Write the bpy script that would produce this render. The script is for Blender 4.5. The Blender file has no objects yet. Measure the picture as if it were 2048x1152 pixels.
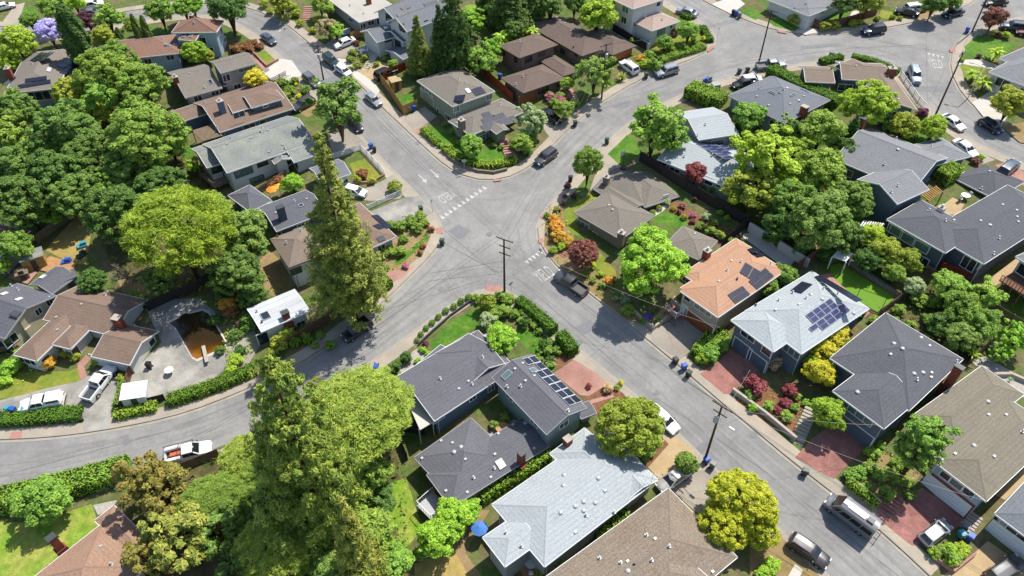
import bpy, math, random
import numpy as np
from mathutils import Vector, Matrix
from mathutils.bvhtree import BVHTree

# ------------------------------------------------------------------ camera, sky, sun, exposure
SC = bpy.context.scene
COL = SC.collection
FPX, PITCH, CAMZ = 1450.0, math.radians(43.0), 85.0
GX, GY = 0.045, 0.14                       # the hillside: ground height = GX*x + GY*y
cam = bpy.data.cameras.new('camera'); camo = bpy.data.objects.new('camera', cam); COL.objects.link(camo)
camo.location = (0, 0, CAMZ); camo.rotation_euler = (math.radians(90) - PITCH, 0, 0)
cam.sensor_width = 36; cam.lens = 36 * FPX / 2048; cam.clip_start = 1; cam.clip_end = 3000
SC.camera = camo
SUN_AZ, SUN_EL = math.radians(42), math.radians(62)   # azimuth from +x towards +y
W = bpy.data.worlds.new('World'); SC.world = W; W.use_nodes = True
nt = W.node_tree; sky = nt.nodes.new('ShaderNodeTexSky'); sky.sky_type = 'NISHITA'; sky.sun_disc = False
sky.sun_elevation = SUN_EL; sky.sun_rotation = math.radians(90) - SUN_AZ
nt.links.new(sky.outputs[0], nt.nodes['Background'].inputs[0]); nt.nodes['Background'].inputs[1].default_value = 0.12
sl = bpy.data.lights.new('sun', 'SUN'); sl.energy = 4.4; sl.angle = math.radians(0.5); sl.color = (1, .955, .88)
so = bpy.data.objects.new('sun', sl); COL.objects.link(so)
sdir = Vector((math.cos(SUN_AZ) * math.cos(SUN_EL), math.sin(SUN_AZ) * math.cos(SUN_EL), math.sin(SUN_EL)))
so.rotation_euler = sdir.to_track_quat('Z', 'Y').to_euler(); so.location = (60, 60, 150)
SC.view_settings.view_transform = 'Standard'; SC.view_settings.look = 'None'
SC.view_settings.exposure = 0.5; SC.view_settings.gamma = 1
SC.cycles.max_bounces = 6; SC.cycles.transparent_max_bounces = 4

# ------------------------------------------------------------------ helpers
R = random.Random(7)
CP, SP = math.cos(PITCH), math.sin(PITCH)
def ray(px, py):
    x = (px - 1024) / FPX; y = (py - 576) / FPX
    return Vector((x, CP - y * SP, -SP - y * CP))
def G(px, py, h=0.0):                       # photograph pixel -> point h metres above the sloping ground
    d = ray(px, py); t = (h - CAMZ) / (d.z - GX * d.x - GY * d.y)
    return Vector((d.x * t, d.y * t, CAMZ + d.z * t))
def PZ(px, py, z):                          # photograph pixel -> point on the level z
    d = ray(px, py); t = (z - CAMZ) / d.z
    return Vector((d.x * t, d.y * t, z))
def gz(x, y): return GX * x + GY * y
def proj(p):
    v = Vector(p) - Vector((0, 0, CAMZ)); zc = v.y * CP - v.z * SP
    return 1024 + FPX * v.x / zc, 576 + FPX * (-(v.y * SP + v.z * CP)) / zc
def pxm(p):                                 # pixels per metre at p
    v = Vector(p) - Vector((0, 0, CAMZ)); return FPX / (v.y * CP - v.z * SP)
def lin(r, g, b): return tuple(((c / 255) / 12.92 if c <= 10 else ((c / 255 + .055) / 1.055) ** 2.4) for c in (r, g, b))
def C(r, g, b, k=1.35):
    return tuple(min(.85, c / k) for c in lin(r, g, b))

class MB:
    def __init__(s): s.v = []; s.f = []; s.m = []
    def add(s, vs, fs, mi=0):
        n = len(s.v); s.v += [tuple(v) for v in vs]; s.f += [tuple(i + n for i in f) for f in fs]; s.m += [mi] * len(fs)
    def quad(s, a, b, c, d, mi=0): s.add([a, b, c, d], [(0, 1, 2, 3)], mi)
    def poly(s, pts, mi=0): s.add(pts, [tuple(range(len(pts)))], mi)
    def obox(s, o, ex, ey, ez, mi=0):       # box from corner o with edge vectors
        o, ex, ey, ez = map(Vector, (o, ex, ey, ez))
        p = [o, o + ex, o + ex + ey, o + ey]; p += [q + ez for q in p]
        s.add(p, [(3, 2, 1, 0), (4, 5, 6, 7), (0, 1, 5, 4), (1, 2, 6, 5), (2, 3, 7, 6), (3, 0, 4, 7)], mi)
    def box(s, c, sx, sy, sz, rz=0, mi=0, taper=1.0):   # c = bottom centre
        ca, sa = math.cos(rz), math.sin(rz); p = []
        for k, z in ((1, 0), (taper, sz)):
            for x, y in ((-1, -1), (1, -1), (1, 1), (-1, 1)):
                X, Y = x * sx / 2 * k, y * sy / 2 * k
                p.append((c[0] + X * ca - Y * sa, c[1] + X * sa + Y * ca, c[2] + z))
        s.add(p, [(3, 2, 1, 0), (4, 5, 6, 7), (0, 1, 5, 4), (1, 2, 6, 5), (2, 3, 7, 6), (3, 0, 4, 7)], mi)
    def tube(s, a, b, r0, r1=None, n=8, mi=0, cap=True):
        a, b = Vector(a), Vector(b); r1 = r0 if r1 is None else r1
        w = (b - a).normalized(); u = w.orthogonal().normalized(); v = w.cross(u); p = []
        for c, r in ((a, r0), (b, r1)):
            for i in range(n):
                t = 2 * math.pi * i / n; p.append(c + (u * math.cos(t) + v * math.sin(t)) * r)
        f = [(i, (i + 1) % n, n + (i + 1) % n, n + i) for i in range(n)]
        if cap: f += [tuple(range(n - 1, -1, -1)), tuple(range(n, 2 * n))]
        s.add(p, f, mi)
    def prism(s, pts, dz, mi=0):            # pts top polygon, extruded down by dz
        n = len(pts); lo = [(p[0], p[1], p[2] - dz) for p in pts]
        s.add(list(pts) + lo, [tuple(range(n))] + [(i, i + n, (i + 1) % n + n, (i + 1) % n) for i in range(n)], mi)
    def build(s, name, mats, parent=None, origin=(0, 0, 0), smooth=None):
        me = bpy.data.meshes.new(name); o = Vector(origin)
        me.from_pydata([tuple(Vector(v) - o) for v in s.v], [], s.f)
        if not isinstance(mats, (list, tuple)): mats = [mats]
        for m in mats: me.materials.append(m)
        if len(mats) > 1: me.polygons.foreach_set('material_index', s.m)
        if smooth is not None:
            me.polygons.foreach_set('use_smooth', [True] * len(me.polygons)); me.set_sharp_from_angle(angle=smooth)
        me.update()
        ob = bpy.data.objects.new(name, me); COL.objects.link(ob)
        if parent is not None: ob.parent = parent
        else: ob.location = o
        return ob
def tag(o, label=None, cat=None, group=None, kind=None):
    if label: o['label'] = label
    if cat: o['category'] = cat
    if group: o['group'] = group
    if kind: o['kind'] = kind
    return o
def empty(name, loc, rz=0, label=None, cat=None, group=None):
    o = bpy.data.objects.new(name, None); COL.objects.link(o); o.location = loc; o.rotation_euler = (0, 0, rz)
    o.empty_display_size = .3
    return tag(o, label, cat, group)
def copy_tree(o, parent=None):
    c = o.copy(); COL.objects.link(c)
    if parent is not None: c.parent = parent
    for ch in KIDS.get(o.name, ()): copy_tree(ch, c)
    return c
KIDS = {}

# ------------------------------------------------------------------ materials
def _mat(name):
    m = bpy.data.materials.new(name); m.use_nodes = True
    n = m.node_tree; return m, n, n.nodes['Principled BSDF']
def surf(name, col, var=.12, scale=3.0, rough=.85, bump=0, fine=0.0, col2=None, big=0.0, spec=.3, metal=0):
    """base colour broken up by two scales of noise; col2 = patches of a second colour"""
    m, n, b = _mat(name); N, L = n.nodes, n.links
    geo = N.new('ShaderNodeNewGeometry')
    def noise(sc, det=4):
        t = N.new('ShaderNodeTexNoise'); t.inputs['Scale'].default_value = sc; t.inputs['Detail'].default_value = det
        L.new(geo.outputs['Position'], t.inputs['Vector']); return t
    n1 = noise(scale)
    r = N.new('ShaderNodeMapRange'); r.inputs[1].default_value = .3; r.inputs[2].default_value = .7
    r.inputs[3].default_value = 1 - var; r.inputs[4].default_value = 1 + var; L.new(n1.outputs[0], r.inputs[0])
    cur = None
    if col2 is not None:
        mx = N.new('ShaderNodeMix'); mx.data_type = 'RGBA'
        mx.inputs[6].default_value = (*col, 1); mx.inputs[7].default_value = (*col2, 1)
        nb = noise(big or scale / 8); rr = N.new('ShaderNodeMapRange'); rr.inputs[1].default_value = .4; rr.inputs[2].default_value = .62
        L.new(nb.outputs[0], rr.inputs[0]); L.new(rr.outputs[0], mx.inputs[0]); cur = mx.outputs[2]
    mul = N.new('ShaderNodeMix'); mul.data_type = 'RGBA'; mul.blend_type = 'MULTIPLY'; mul.inputs[0].default_value = 1
    if cur is None: mul.inputs[6].default_value = (*col, 1)
    else: L.new(cur, mul.inputs[6])
    fac = r.outputs[0]
    if fine:
        n2 = noise(scale * 6, 2); r2 = N.new('ShaderNodeMapRange'); r2.inputs[1].default_value = .3; r2.inputs[2].default_value = .7
        r2.inputs[3].default_value = 1 - fine; r2.inputs[4].default_value = 1 + fine; L.new(n2.outputs[0], r2.inputs[0])
        mm = N.new('ShaderNodeMath'); mm.operation = 'MULTIPLY'; L.new(fac, mm.inputs[0]); L.new(r2.outputs[0], mm.inputs[1]); fac = mm.outputs[0]
    L.new(fac, mul.inputs[7]); L.new(mul.outputs[2], b.inputs['Base Color'])
    b.inputs['Roughness'].default_value = rough; b.inputs['Specular IOR Level'].default_value = spec; b.inputs['Metallic'].default_value = metal
    if bump:
        bp = N.new('ShaderNodeBump'); bp.inputs['Strength'].default_value = bump; bp.inputs['Distance'].default_value = .05
        L.new(n1.outputs[0], bp.inputs['Height']); L.new(bp.outputs[0], b.inputs['Normal'])
    return m
def plain(name, col, rough=.5, metal=0, spec=.5, coat=0):
    m, n, b = _mat(name); b.inputs['Base Color'].default_value = (*col, 1); b.inputs['Roughness'].default_value = rough
    b.inputs['Metallic'].default_value = metal; b.inputs['Specular IOR Level'].default_value = spec; b.inputs['Coat Weight'].default_value = coat
    b.inputs['Coat Roughness'].default_value = .05
    return m
def shingle(name, col, col2=None, var=.16, rows=.16):
    """asphalt shingles: courses that follow the contour lines of the roof, tabs of varied tone, weathering"""
    m, n, b = _mat(name); N, L = n.nodes, n.links
    geo = N.new('ShaderNodeNewGeometry'); sep = N.new('ShaderNodeSeparateXYZ'); L.new(geo.outputs['Position'], sep.inputs[0])
    d = N.new('ShaderNodeMath'); d.operation = 'DIVIDE'; L.new(sep.outputs[2], d.inputs[0]); d.inputs[1].default_value = rows
    fl = N.new('ShaderNodeMath'); fl.operation = 'FLOOR'; L.new(d.outputs[0], fl.inputs[0])
    fr = N.new('ShaderNodeMath'); fr.operation = 'FRACT'; L.new(d.outputs[0], fr.inputs[0])
    cs = N.new('ShaderNodeVectorMath'); cs.operation = 'SCALE'; cs.inputs['Scale'].default_value = 4.5; L.new(geo.outputs['Position'], cs.inputs[0])
    cb = N.new('ShaderNodeCombineXYZ'); L.new(fl.outputs[0], cb.inputs[2])
    sp2 = N.new('ShaderNodeSeparateXYZ'); L.new(cs.outputs[0], sp2.inputs[0]); L.new(sp2.outputs[0], cb.inputs[0]); L.new(sp2.outputs[1], cb.inputs[1])
    v = N.new('ShaderNodeTexNoise'); v.inputs['Scale'].default_value = 1.3; v.inputs['Detail'].default_value = 3; L.new(cb.outputs[0], v.inputs['Vector'])
    big = N.new('ShaderNodeTexNoise'); big.inputs['Scale'].default_value = .35; big.inputs['Detail'].default_value = 5; L.new(geo.outputs['Position'], big.inputs['Vector'])
    def mr(src, a, bb, lo=.3, hi=.7):
        r = N.new('ShaderNodeMapRange'); r.inputs[1].default_value = lo; r.inputs[2].default_value = hi; r.inputs[3].default_value = a; r.inputs[4].default_value = bb
        L.new(src, r.inputs[0]); return r.outputs[0]
    def mu(a, c):
        k = N.new('ShaderNodeMath'); k.operation = 'MULTIPLY'; L.new(a, k.inputs[0]); L.new(c, k.inputs[1]); return k.outputs[0]
    f = mu(mu(mr(v.outputs[0], 1 - var * 1.5, 1 + var * 1.5), mr(big.outputs[0], .85, 1.13)), mr(fr.outputs[0], .80, 1.02, 0, .25))
    mx = N.new('ShaderNodeMix'); mx.data_type = 'RGBA'; mx.inputs[6].default_value = (*col, 1)
    mx.inputs[7].default_value = (*(col2 or tuple(c * .8 for c in col)), 1); L.new(mr(big.outputs[0], 0, 1, .42, .66), mx.inputs[0])
    mul = N.new('ShaderNodeMix'); mul.data_type = 'RGBA'; mul.blend_type = 'MULTIPLY'; mul.inputs[0].default_value = 1
    L.new(mx.outputs[2], mul.inputs[6]); L.new(f, mul.inputs[7]); L.new(mul.outputs[2], b.inputs['Base Color'])
    b.inputs['Roughness'].default_value = .9; b.inputs['Specular IOR Level'].default_value = .25
    return m
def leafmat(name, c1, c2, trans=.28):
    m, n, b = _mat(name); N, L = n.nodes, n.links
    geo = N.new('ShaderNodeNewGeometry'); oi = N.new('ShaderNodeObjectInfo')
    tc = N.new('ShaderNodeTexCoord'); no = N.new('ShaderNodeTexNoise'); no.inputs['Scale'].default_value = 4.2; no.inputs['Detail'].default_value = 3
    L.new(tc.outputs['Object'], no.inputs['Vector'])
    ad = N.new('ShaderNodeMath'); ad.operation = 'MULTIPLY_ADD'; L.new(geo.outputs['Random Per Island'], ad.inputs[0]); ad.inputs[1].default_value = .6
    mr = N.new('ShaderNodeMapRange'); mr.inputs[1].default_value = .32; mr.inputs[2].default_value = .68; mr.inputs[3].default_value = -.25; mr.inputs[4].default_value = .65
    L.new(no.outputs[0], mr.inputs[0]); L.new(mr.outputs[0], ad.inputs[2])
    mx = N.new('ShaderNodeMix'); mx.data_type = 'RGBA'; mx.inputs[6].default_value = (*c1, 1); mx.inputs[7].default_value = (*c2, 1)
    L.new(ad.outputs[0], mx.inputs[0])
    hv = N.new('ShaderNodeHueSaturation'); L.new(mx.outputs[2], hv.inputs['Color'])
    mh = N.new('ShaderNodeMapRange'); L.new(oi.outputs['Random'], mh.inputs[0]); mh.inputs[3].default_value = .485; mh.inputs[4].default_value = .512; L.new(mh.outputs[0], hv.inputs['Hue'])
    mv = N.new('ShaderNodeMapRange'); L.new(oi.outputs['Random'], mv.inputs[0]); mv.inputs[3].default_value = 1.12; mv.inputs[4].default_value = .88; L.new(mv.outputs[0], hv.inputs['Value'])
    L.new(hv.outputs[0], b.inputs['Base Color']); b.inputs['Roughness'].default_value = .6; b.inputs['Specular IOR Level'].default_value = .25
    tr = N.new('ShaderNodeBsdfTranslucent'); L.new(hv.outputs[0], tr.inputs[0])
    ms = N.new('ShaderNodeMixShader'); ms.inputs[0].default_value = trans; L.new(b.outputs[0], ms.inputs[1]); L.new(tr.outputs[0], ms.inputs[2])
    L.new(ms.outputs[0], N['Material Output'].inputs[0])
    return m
M = {}
M['asphalt'] = surf('asphalt', C(160, 158, 153), .12, .35, .9, 0, .08, C(146, 144, 141), .06)
M['asphalt_new'] = surf('asphalt_patch', C(138, 138, 139), .08, 2, .9)
M['asphalt_worn'] = surf('asphalt_worn', C(156, 154, 150), .12, .35, .9, 0, .08, C(147, 145, 142), .08)
M['tar'] = plain('tar_seal', C(134, 133, 132), .8)
M['paint'] = surf('road_paint', C(202, 200, 194), .2, 2.5, .8, 0, .3)
M['soil'] = surf('soil', C(122, 114, 78), .28, 1.2, .95, .4, .25, C(92, 116, 48), .3)
M['forest_floor'] = surf('forest_floor', C(112, 98, 66), .3, 1.2, .95, .4, .2, C(84, 92, 45), .35)
M['walk'] = surf('sidewalk_concrete', C(190, 176, 156), .08, .6, .9, 0, .05, C(176, 166, 150), .2)
M['kerb'] = surf('kerb_concrete', C(176, 168, 154), .1, .8, .9)
M['pale'] = surf('pale_concrete', C(214, 207, 196), .05, .5, .9, 0, .03)
M['concrete'] = surf('old_concrete', C(180, 170, 155), .12, .5, .9, 0, .06, C(160, 152, 140), .25)
M['patio'] = surf('patio_concrete', C(182, 178, 168), .16, .7, .9, 0, .1, C(150, 147, 140), .3)
M['redbrick'] = surf('red_paving', C(190, 146, 132), .12, 1.2, .9, 0, .14, C(170, 124, 110), .3)
M['redconc'] = surf('red_concrete', C(176, 122, 112), .16, .9, .85, 0, .16, C(152, 106, 98), .35)
M['ramp'] = surf('ramp_red', C(190, 138, 126), .06, 2, .9)
M['tan'] = surf('tan_paving', C(196, 170, 130), .08, .8, .9, 0, .08)
M['mulch'] = surf('bark_mulch', C(138, 98, 70), .28, 2.5, .95, .4, .25)
M['gravel'] = surf('gravel', C(188, 180, 170), .2, 5, .95, .3, .2)
M['deck'] = surf('deck_wood', C(190, 145, 100), .12, 1.5, .8, 0, .1)
M['lawn'] = surf('lawn_grass', C(76, 126, 32), .16, 2, .95, .5, .22, C(104, 140, 46), .5)
M['lawn_dry'] = surf('lawn_dry', C(150, 148, 62), .15, 1.5, .95, .5, .2, C(122, 142, 48), .25)
M['lawn_lime'] = surf('lawn_lime', C(126, 162, 48), .18, 1.2, .95, .5, .24, C(166, 170, 80), .3)
M['straw'] = surf('straw_grass', C(188, 162, 98), .14, 1.5, .95, .5, .2, C(168, 150, 84), .3)
M['turf'] = surf('artificial_turf', C(116, 160, 44), .05, 2, .95, .2, .08)
M['dirt'] = surf('bare_dirt', C(168, 142, 104), .15, 1.2, .95, .4, .15, C(150, 130, 84), .3)
M['glass'] = plain('window_glass', (.02, .03, .04), .06, 0, .6)
M['glass_green'] = plain('window_glass_pale', (.10, .16, .16), .1, 0, .6)
M['wtrim'] = plain('white_trim', (.74, .74, .72), .6)
M['dtrim'] = plain('dark_trim', (.05, .045, .04), .6)
M['gtrim'] = plain('grey_trim', (.35, .35, .36), .6)
M['btrim'] = plain('brown_trim', (.16, .11, .08), .6)
M['brick'] = surf('chimney_brick', C(150, 84, 66), .2, 4, .9, 0, .2)
M['stone'] = surf('stone', C(140, 128, 116), .3, 4, .9, 0, .2)
M['metal'] = plain('vent_metal', (.42, .42, .42), .5, .2)
M['black'] = plain('black_plastic', (.015, .015, .017), .5)
M['dgrey'] = plain('dark_grey_plastic', (.05, .055, .055), .5)
M['solar'] = plain('solar_black', (.018, .021, .04), .18, 0, .5)
M['solar_w'] = M['solar']; M['solar_blue'] = plain('solar_blue', (.03, .04, .11), .18, 0, .5)
M['tyre'] = plain('tyre_rubber', (.02, .02, .02), .85, 0, .2)
M['rim'] = plain('alloy_rim', (.45, .45, .47), .35, .8)
M['lampwhite'] = plain('headlight_lens', (.7, .72, .75), .1, 0, .6)
M['lampred'] = plain('tail_light_lens', (.45, .02, .015), .2, 0, .6)
M['carglass'] = plain('car_glass', (.012, .015, .018), .04, 0, .7)
M['polewood'] = surf('pole_wood', C(96, 72, 52), .2, 1.5, .9)
M['wire'] = plain('wire', (.05, .05, .055), .6)
M['bark'] = surf('bark', C(104, 84, 62), .3, 1.5, .95)
M['barkgrey'] = surf('bark_grey', C(150, 138, 126), .2, 1.5, .95)
M['barkred'] = surf('bark_red', C(120, 74, 52), .3, 1.5, .95)
M['fence_cedar'] = surf('cedar_boards', C(190, 150, 88), .18, 1.6, .9)
M['fence_red'] = surf('red_boards', C(160, 70, 44), .18, 1.6, .9)
M['fence_brown'] = surf('brown_boards', C(128, 92, 72), .18, 1.6, .9)
M['fence_dark'] = surf('dark_boards', C(66, 58, 56), .2, 1.6, .9)
M['fence_grey'] = surf('grey_boards', C(140, 122, 100), .2, 1.6, .9)
M['wallwhite'] = surf('white_masonry', C(222, 220, 214), .05, 1, .85)
M['retain'] = surf('retaining_concrete', C(188, 178, 164), .1, 1, .9)
# foliage: (darker leaf tone, lighter leaf tone), mixed at random per leaf and by noise
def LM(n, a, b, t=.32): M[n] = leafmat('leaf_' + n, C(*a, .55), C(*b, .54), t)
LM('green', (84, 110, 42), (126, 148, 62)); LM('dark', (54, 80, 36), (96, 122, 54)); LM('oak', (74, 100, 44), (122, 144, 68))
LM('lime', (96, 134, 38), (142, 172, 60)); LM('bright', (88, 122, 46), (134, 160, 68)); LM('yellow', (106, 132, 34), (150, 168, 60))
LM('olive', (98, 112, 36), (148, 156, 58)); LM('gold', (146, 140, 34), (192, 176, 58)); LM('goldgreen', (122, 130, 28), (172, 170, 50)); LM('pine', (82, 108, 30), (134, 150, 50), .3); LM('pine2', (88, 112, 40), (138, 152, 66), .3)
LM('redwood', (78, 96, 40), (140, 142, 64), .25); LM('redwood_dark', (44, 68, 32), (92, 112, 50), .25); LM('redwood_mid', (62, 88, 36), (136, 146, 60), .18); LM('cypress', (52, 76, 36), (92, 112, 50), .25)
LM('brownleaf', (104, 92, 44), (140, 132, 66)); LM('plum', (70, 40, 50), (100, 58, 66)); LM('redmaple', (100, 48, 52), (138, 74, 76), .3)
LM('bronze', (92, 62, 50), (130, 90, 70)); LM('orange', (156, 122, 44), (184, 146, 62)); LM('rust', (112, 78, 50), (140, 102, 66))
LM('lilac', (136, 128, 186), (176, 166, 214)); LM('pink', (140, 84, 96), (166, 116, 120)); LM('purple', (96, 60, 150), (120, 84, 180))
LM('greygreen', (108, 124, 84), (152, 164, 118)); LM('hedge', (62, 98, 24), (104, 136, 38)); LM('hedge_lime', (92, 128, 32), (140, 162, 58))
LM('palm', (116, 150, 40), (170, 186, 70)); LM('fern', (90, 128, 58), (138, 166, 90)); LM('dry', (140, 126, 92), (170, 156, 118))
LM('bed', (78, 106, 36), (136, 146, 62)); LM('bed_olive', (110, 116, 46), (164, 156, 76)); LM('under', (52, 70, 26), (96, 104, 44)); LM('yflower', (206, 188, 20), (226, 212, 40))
# ------------------------------------------------------------------ ground, blocks, roads
def ground_poly(name, px, m, h, world=None):
    b = MB(); b.poly([G(x, y, h) for x, y in px]); o = b.build(name, M[m]); tag(o, kind='structure'); return o
def strip(name, px, off0, off1, m, h, dz=0):
    """a band along a kerb line, off0..off1 metres to the left of its direction"""
    p = [G(x, y, 0) for x, y in px]
    q = [p[0]]                                  # densify
    for a, b in zip(p, p[1:]):
        n = max(1, int((b - a).length / 2.5)); q += [a + (b - a) * (i / n) for i in range(1, n + 1)]
    for _ in range(3):                          # round the corners of the kerb line
        q = [q[0]] + [(q[i - 1] + q[i] * 2 + q[i + 1]) / 4 for i in range(1, len(q) - 1)] + [q[-1]]
    L, Rr = [], []
    for i, c in enumerate(q):
        t = (q[min(i + 1, len(q) - 1)] - q[max(i - 1, 0)]); t.z = 0; t.normalize(); n = Vector((-t.y, t.x, 0))
        for lst, of in ((L, off0), (Rr, off1)):
            s = c + n * of; lst.append((s.x, s.y, gz(s.x, s.y) + h))
    b = MB()
    for i in range(len(q) - 1): b.quad(L[i], L[i + 1], Rr[i + 1], Rr[i])
    if dz:
        for i in range(len(q) - 1):
            a, c = L[i], L[i + 1]; b.quad((a[0], a[1], a[2] - dz), (c[0], c[1], c[2] - dz), c, a)
    o = b.build(name, M[m]); tag(o, kind='structure'); return o
def smooth_px(px):
    p = [G(x, y, 0) for x, y in px]; q = [p[0]]
    for a, b in zip(p, p[1:]):
        n = max(1, int((b - a).length / 2.5)); q += [a + (b - a) * (i / n) for i in range(1, n + 1)]
    for _ in range(3):
        q = [q[0]] + [(q[i - 1] + q[i] * 2 + q[i + 1]) / 4 for i in range(1, len(q) - 1)] + [q[-1]]
    return q

# ------------------------------------------------------------------ houses
LMK = []                                        # landmarks for labels: (px, py, phrase)
def inpoly(x, y, P):
    r = False
    for i in range(len(P)):
        (x1, y1), (x2, y2) = P[i], P[i - 1]
        if (y1 > y) != (y2 > y) and x < (x2 - x1) * (y - y1) / (y2 - y1) + x1: r = not r
    return r
class House:
    def __init__(s, label, lm, base, wall, roof, trim='wtrim', cat='house', name='house', at=None):
        s.p0 = G(*base); s.z0 = s.p0.z; s.wallm, s.roofm, s.trimm = wall, roof, trim
        s.root = empty(name, s.p0, 0, label, cat)
        if lm: LMK.append((*(at or base), lm))
        s.wb, s.rb, s.tb, s.cb = MB(), MB(), MB(), MB(); s.walls = []; s.foot = []
        s.spots = []; s.k = 0
    def wing(s, A, B, Cc, z, pitch=.36, ax='bc', ends='hh', ov=.55, flat=False, wall=None, lift=0, ins=(1, 1)):
        s.k += 1; z = s.z0 + z + s.k * .013
        b, a, c = PZ(*B, z), PZ(*A, z), PZ(*Cc, z)
        # square up the corner at B
        ua, uc = (a - b), (c - b); la, lc = ua.length, uc.length
        da, dc = ua.normalized(), uc.normalized()
        sgn = 1 if da.cross(dc).z > 0 else -1
        dc_r = Vector((dc.y * sgn, -dc.x * sgn, 0)); m = (da * la + dc_r * lc).normalized() if da.dot(dc_r) > 0 else da
        da = m; dc = Vector((-da.y * sgn, da.x * sgn, 0)); la = max(1.5, ua.dot(da)); lc = max(1.5, uc.dot(dc))
        if ax == 'bc': e1, L, e2, Wd = dc, lc, da, la
        else: e1, L, e2, Wd = da, la, dc, lc
        if e1.cross(e2).z < 0:                  # keep right handed: walk the rectangle from the other side
            b = b + e2 * Wd; e2 = -e2
        P = lambda u, v, h: b + e1 * u + e2 * v + Vector((0, 0, h))
        th = .16
        if flat:
            top = [P(0, 0, 0), P(L, 0, 0), P(L, Wd, 0), P(0, Wd, 0)]; s.rb.prism(top, .2)
            for i in range(4): s._fascia(top[i], top[(i + 1) % 4], .24)
            peaks = {}
        else:
            rise = pitch * Wd / 2; i0 = Wd / 2 * ins[0] if ends[0] == 'h' else 0; i1 = Wd / 2 * ins[1] if ends[1] == 'h' else 0
            if i0 + i1 > L - .2:
                k = (L - .2) / (i0 + i1); i0 *= k; i1 *= k
            c00, c10, c11, c01 = P(0, 0, 0), P(L, 0, 0), P(L, Wd, 0), P(0, Wd, 0)
            r0, r1 = P(i0, Wd / 2, rise), P(L - i1, Wd / 2, rise)
            V = [c00, c10, c11, c01, r0, r1]; D = [v - Vector((0, 0, th)) for v in V]
            F = [(0, 1, 5, 4), (2, 3, 4, 5), (1, 2, 5), (3, 0, 4)]
            if ends[0] == 'g': F = F[:3]
            if ends[1] == 'g': F = [f for f in F if f != (1, 2, 5)]
            s.rb.add(V, F); s.rb.add(D, [tuple(reversed(f)) for f in F])
            s._fascia(c00, c10); s._fascia(c11, c01)
            for e, ca, cb, r in ((ends[0], c01, c00, r0), (ends[1], c10, c11, r1)):
                if e == 'h': s._fascia(ca, cb)
                else: s._fascia(ca, r); s._fascia(r, cb)
            s._cap(r0, r1)
            for e, ca, cb, r in ((ends[0], c01, c00, r0), (ends[1], c10, c11, r1)):
                if e == 'h': s._cap(ca, r); s._cap(cb, r)
        # walls
        q = [P(ov, ov, 0), P(L - ov, ov, 0), P(L - ov, Wd - ov, 0), P(ov, Wd - ov, 0)]
        zt = z - .1 + (0 if flat else ov * pitch * .6); zb = min(gz(v.x, v.y) for v in q) - .4
        s.foot.append(([(v.x, v.y) for v in q], z))
        gab = {3: ends[0], 1: ends[1]} if not flat else {}
        for i in range(4):
            v, w = q[i], q[(i + 1) % 4]; pts = [(v.x, v.y, zb), (w.x, w.y, zb), (w.x, w.y, zt), (v.x, v.y, zt)]
            if gab.get(i) == 'g':
                mid = (v + w) / 2; pts.insert(3, (mid.x, mid.y, z + pitch * Wd / 2 - th - .03))
            s.wb.poly(pts); d = (w - v); n = Vector((d.y, -d.x, 0)).normalized()
            s.walls.append((v, w, n, zb, zt))
        return s
    def _fascia(s, a, b, h=.2):
        d = (b - a); n = Vector((d.y, -d.x, 0)).normalized() * .05; t = d.normalized() * .05
        a, b = a - t, b + t; up = Vector((0, 0, .03))
        s.tb.obox(a - Vector((0, 0, h)) - n * .1, (b - a), n * 1.1, Vector((0, 0, h)) + up * .4)
    def _cap(s, a, b):
        d = (b - a)
        if d.length < .3: return
        n = Vector((d.y, -d.x, 0)).normalized() * .14; up = Vector((0, 0, .035)); dn = Vector((0, 0, -.03))
        s.cb.quad(a + n + dn, b + n + dn, b + up, a + up); s.cb.quad(a + up, b + up, b - n + dn, a - n + dn)
    def bvh(s):
        s.RB = BVHTree.FromPolygons([Vector(v) for v in s.rb.v], s.rb.f)
        s.WB = BVHTree.FromPolygons([Vector(v) for v in s.wb.v], s.wb.f)
    def hitroof(s, p):
        r = s.RB.ray_cast(Vector((0, 0, CAMZ)), ray(*p).normalized())
        if r[0] is None: r = s.RB.find_nearest(PZ(*p, s.z0 + 4))
        n = r[1] if r[1].z > 0 else -r[1]; return r[0], n
    def hitwall(s, p):
        o = Vector((0, 0, CAMZ)); d = ray(*p).normalized(); best = None
        for v, w, n, zb, zt in s.walls:
            dn = d.dot(n)
            if dn >= -.03: continue
            t = (v - o).dot(n) / dn; h = o + d * t; e = (w - v); ln = e.length; u = (h - v).dot(e) / ln
            pen = max(0, -u, u - ln) + max(0, zb - h.z, h.z - zt - 2)
            if any(inpoly(h.x - .0 + n.x * .05, h.y + n.y * .05, f) and h.z < fz for f, fz in s.foot): pen += 3
            if best is None or (pen, t) < best[0]: best = ((round(pen, 1), t), h, n, v, w, zb, zt)
        return best[1:]
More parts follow.
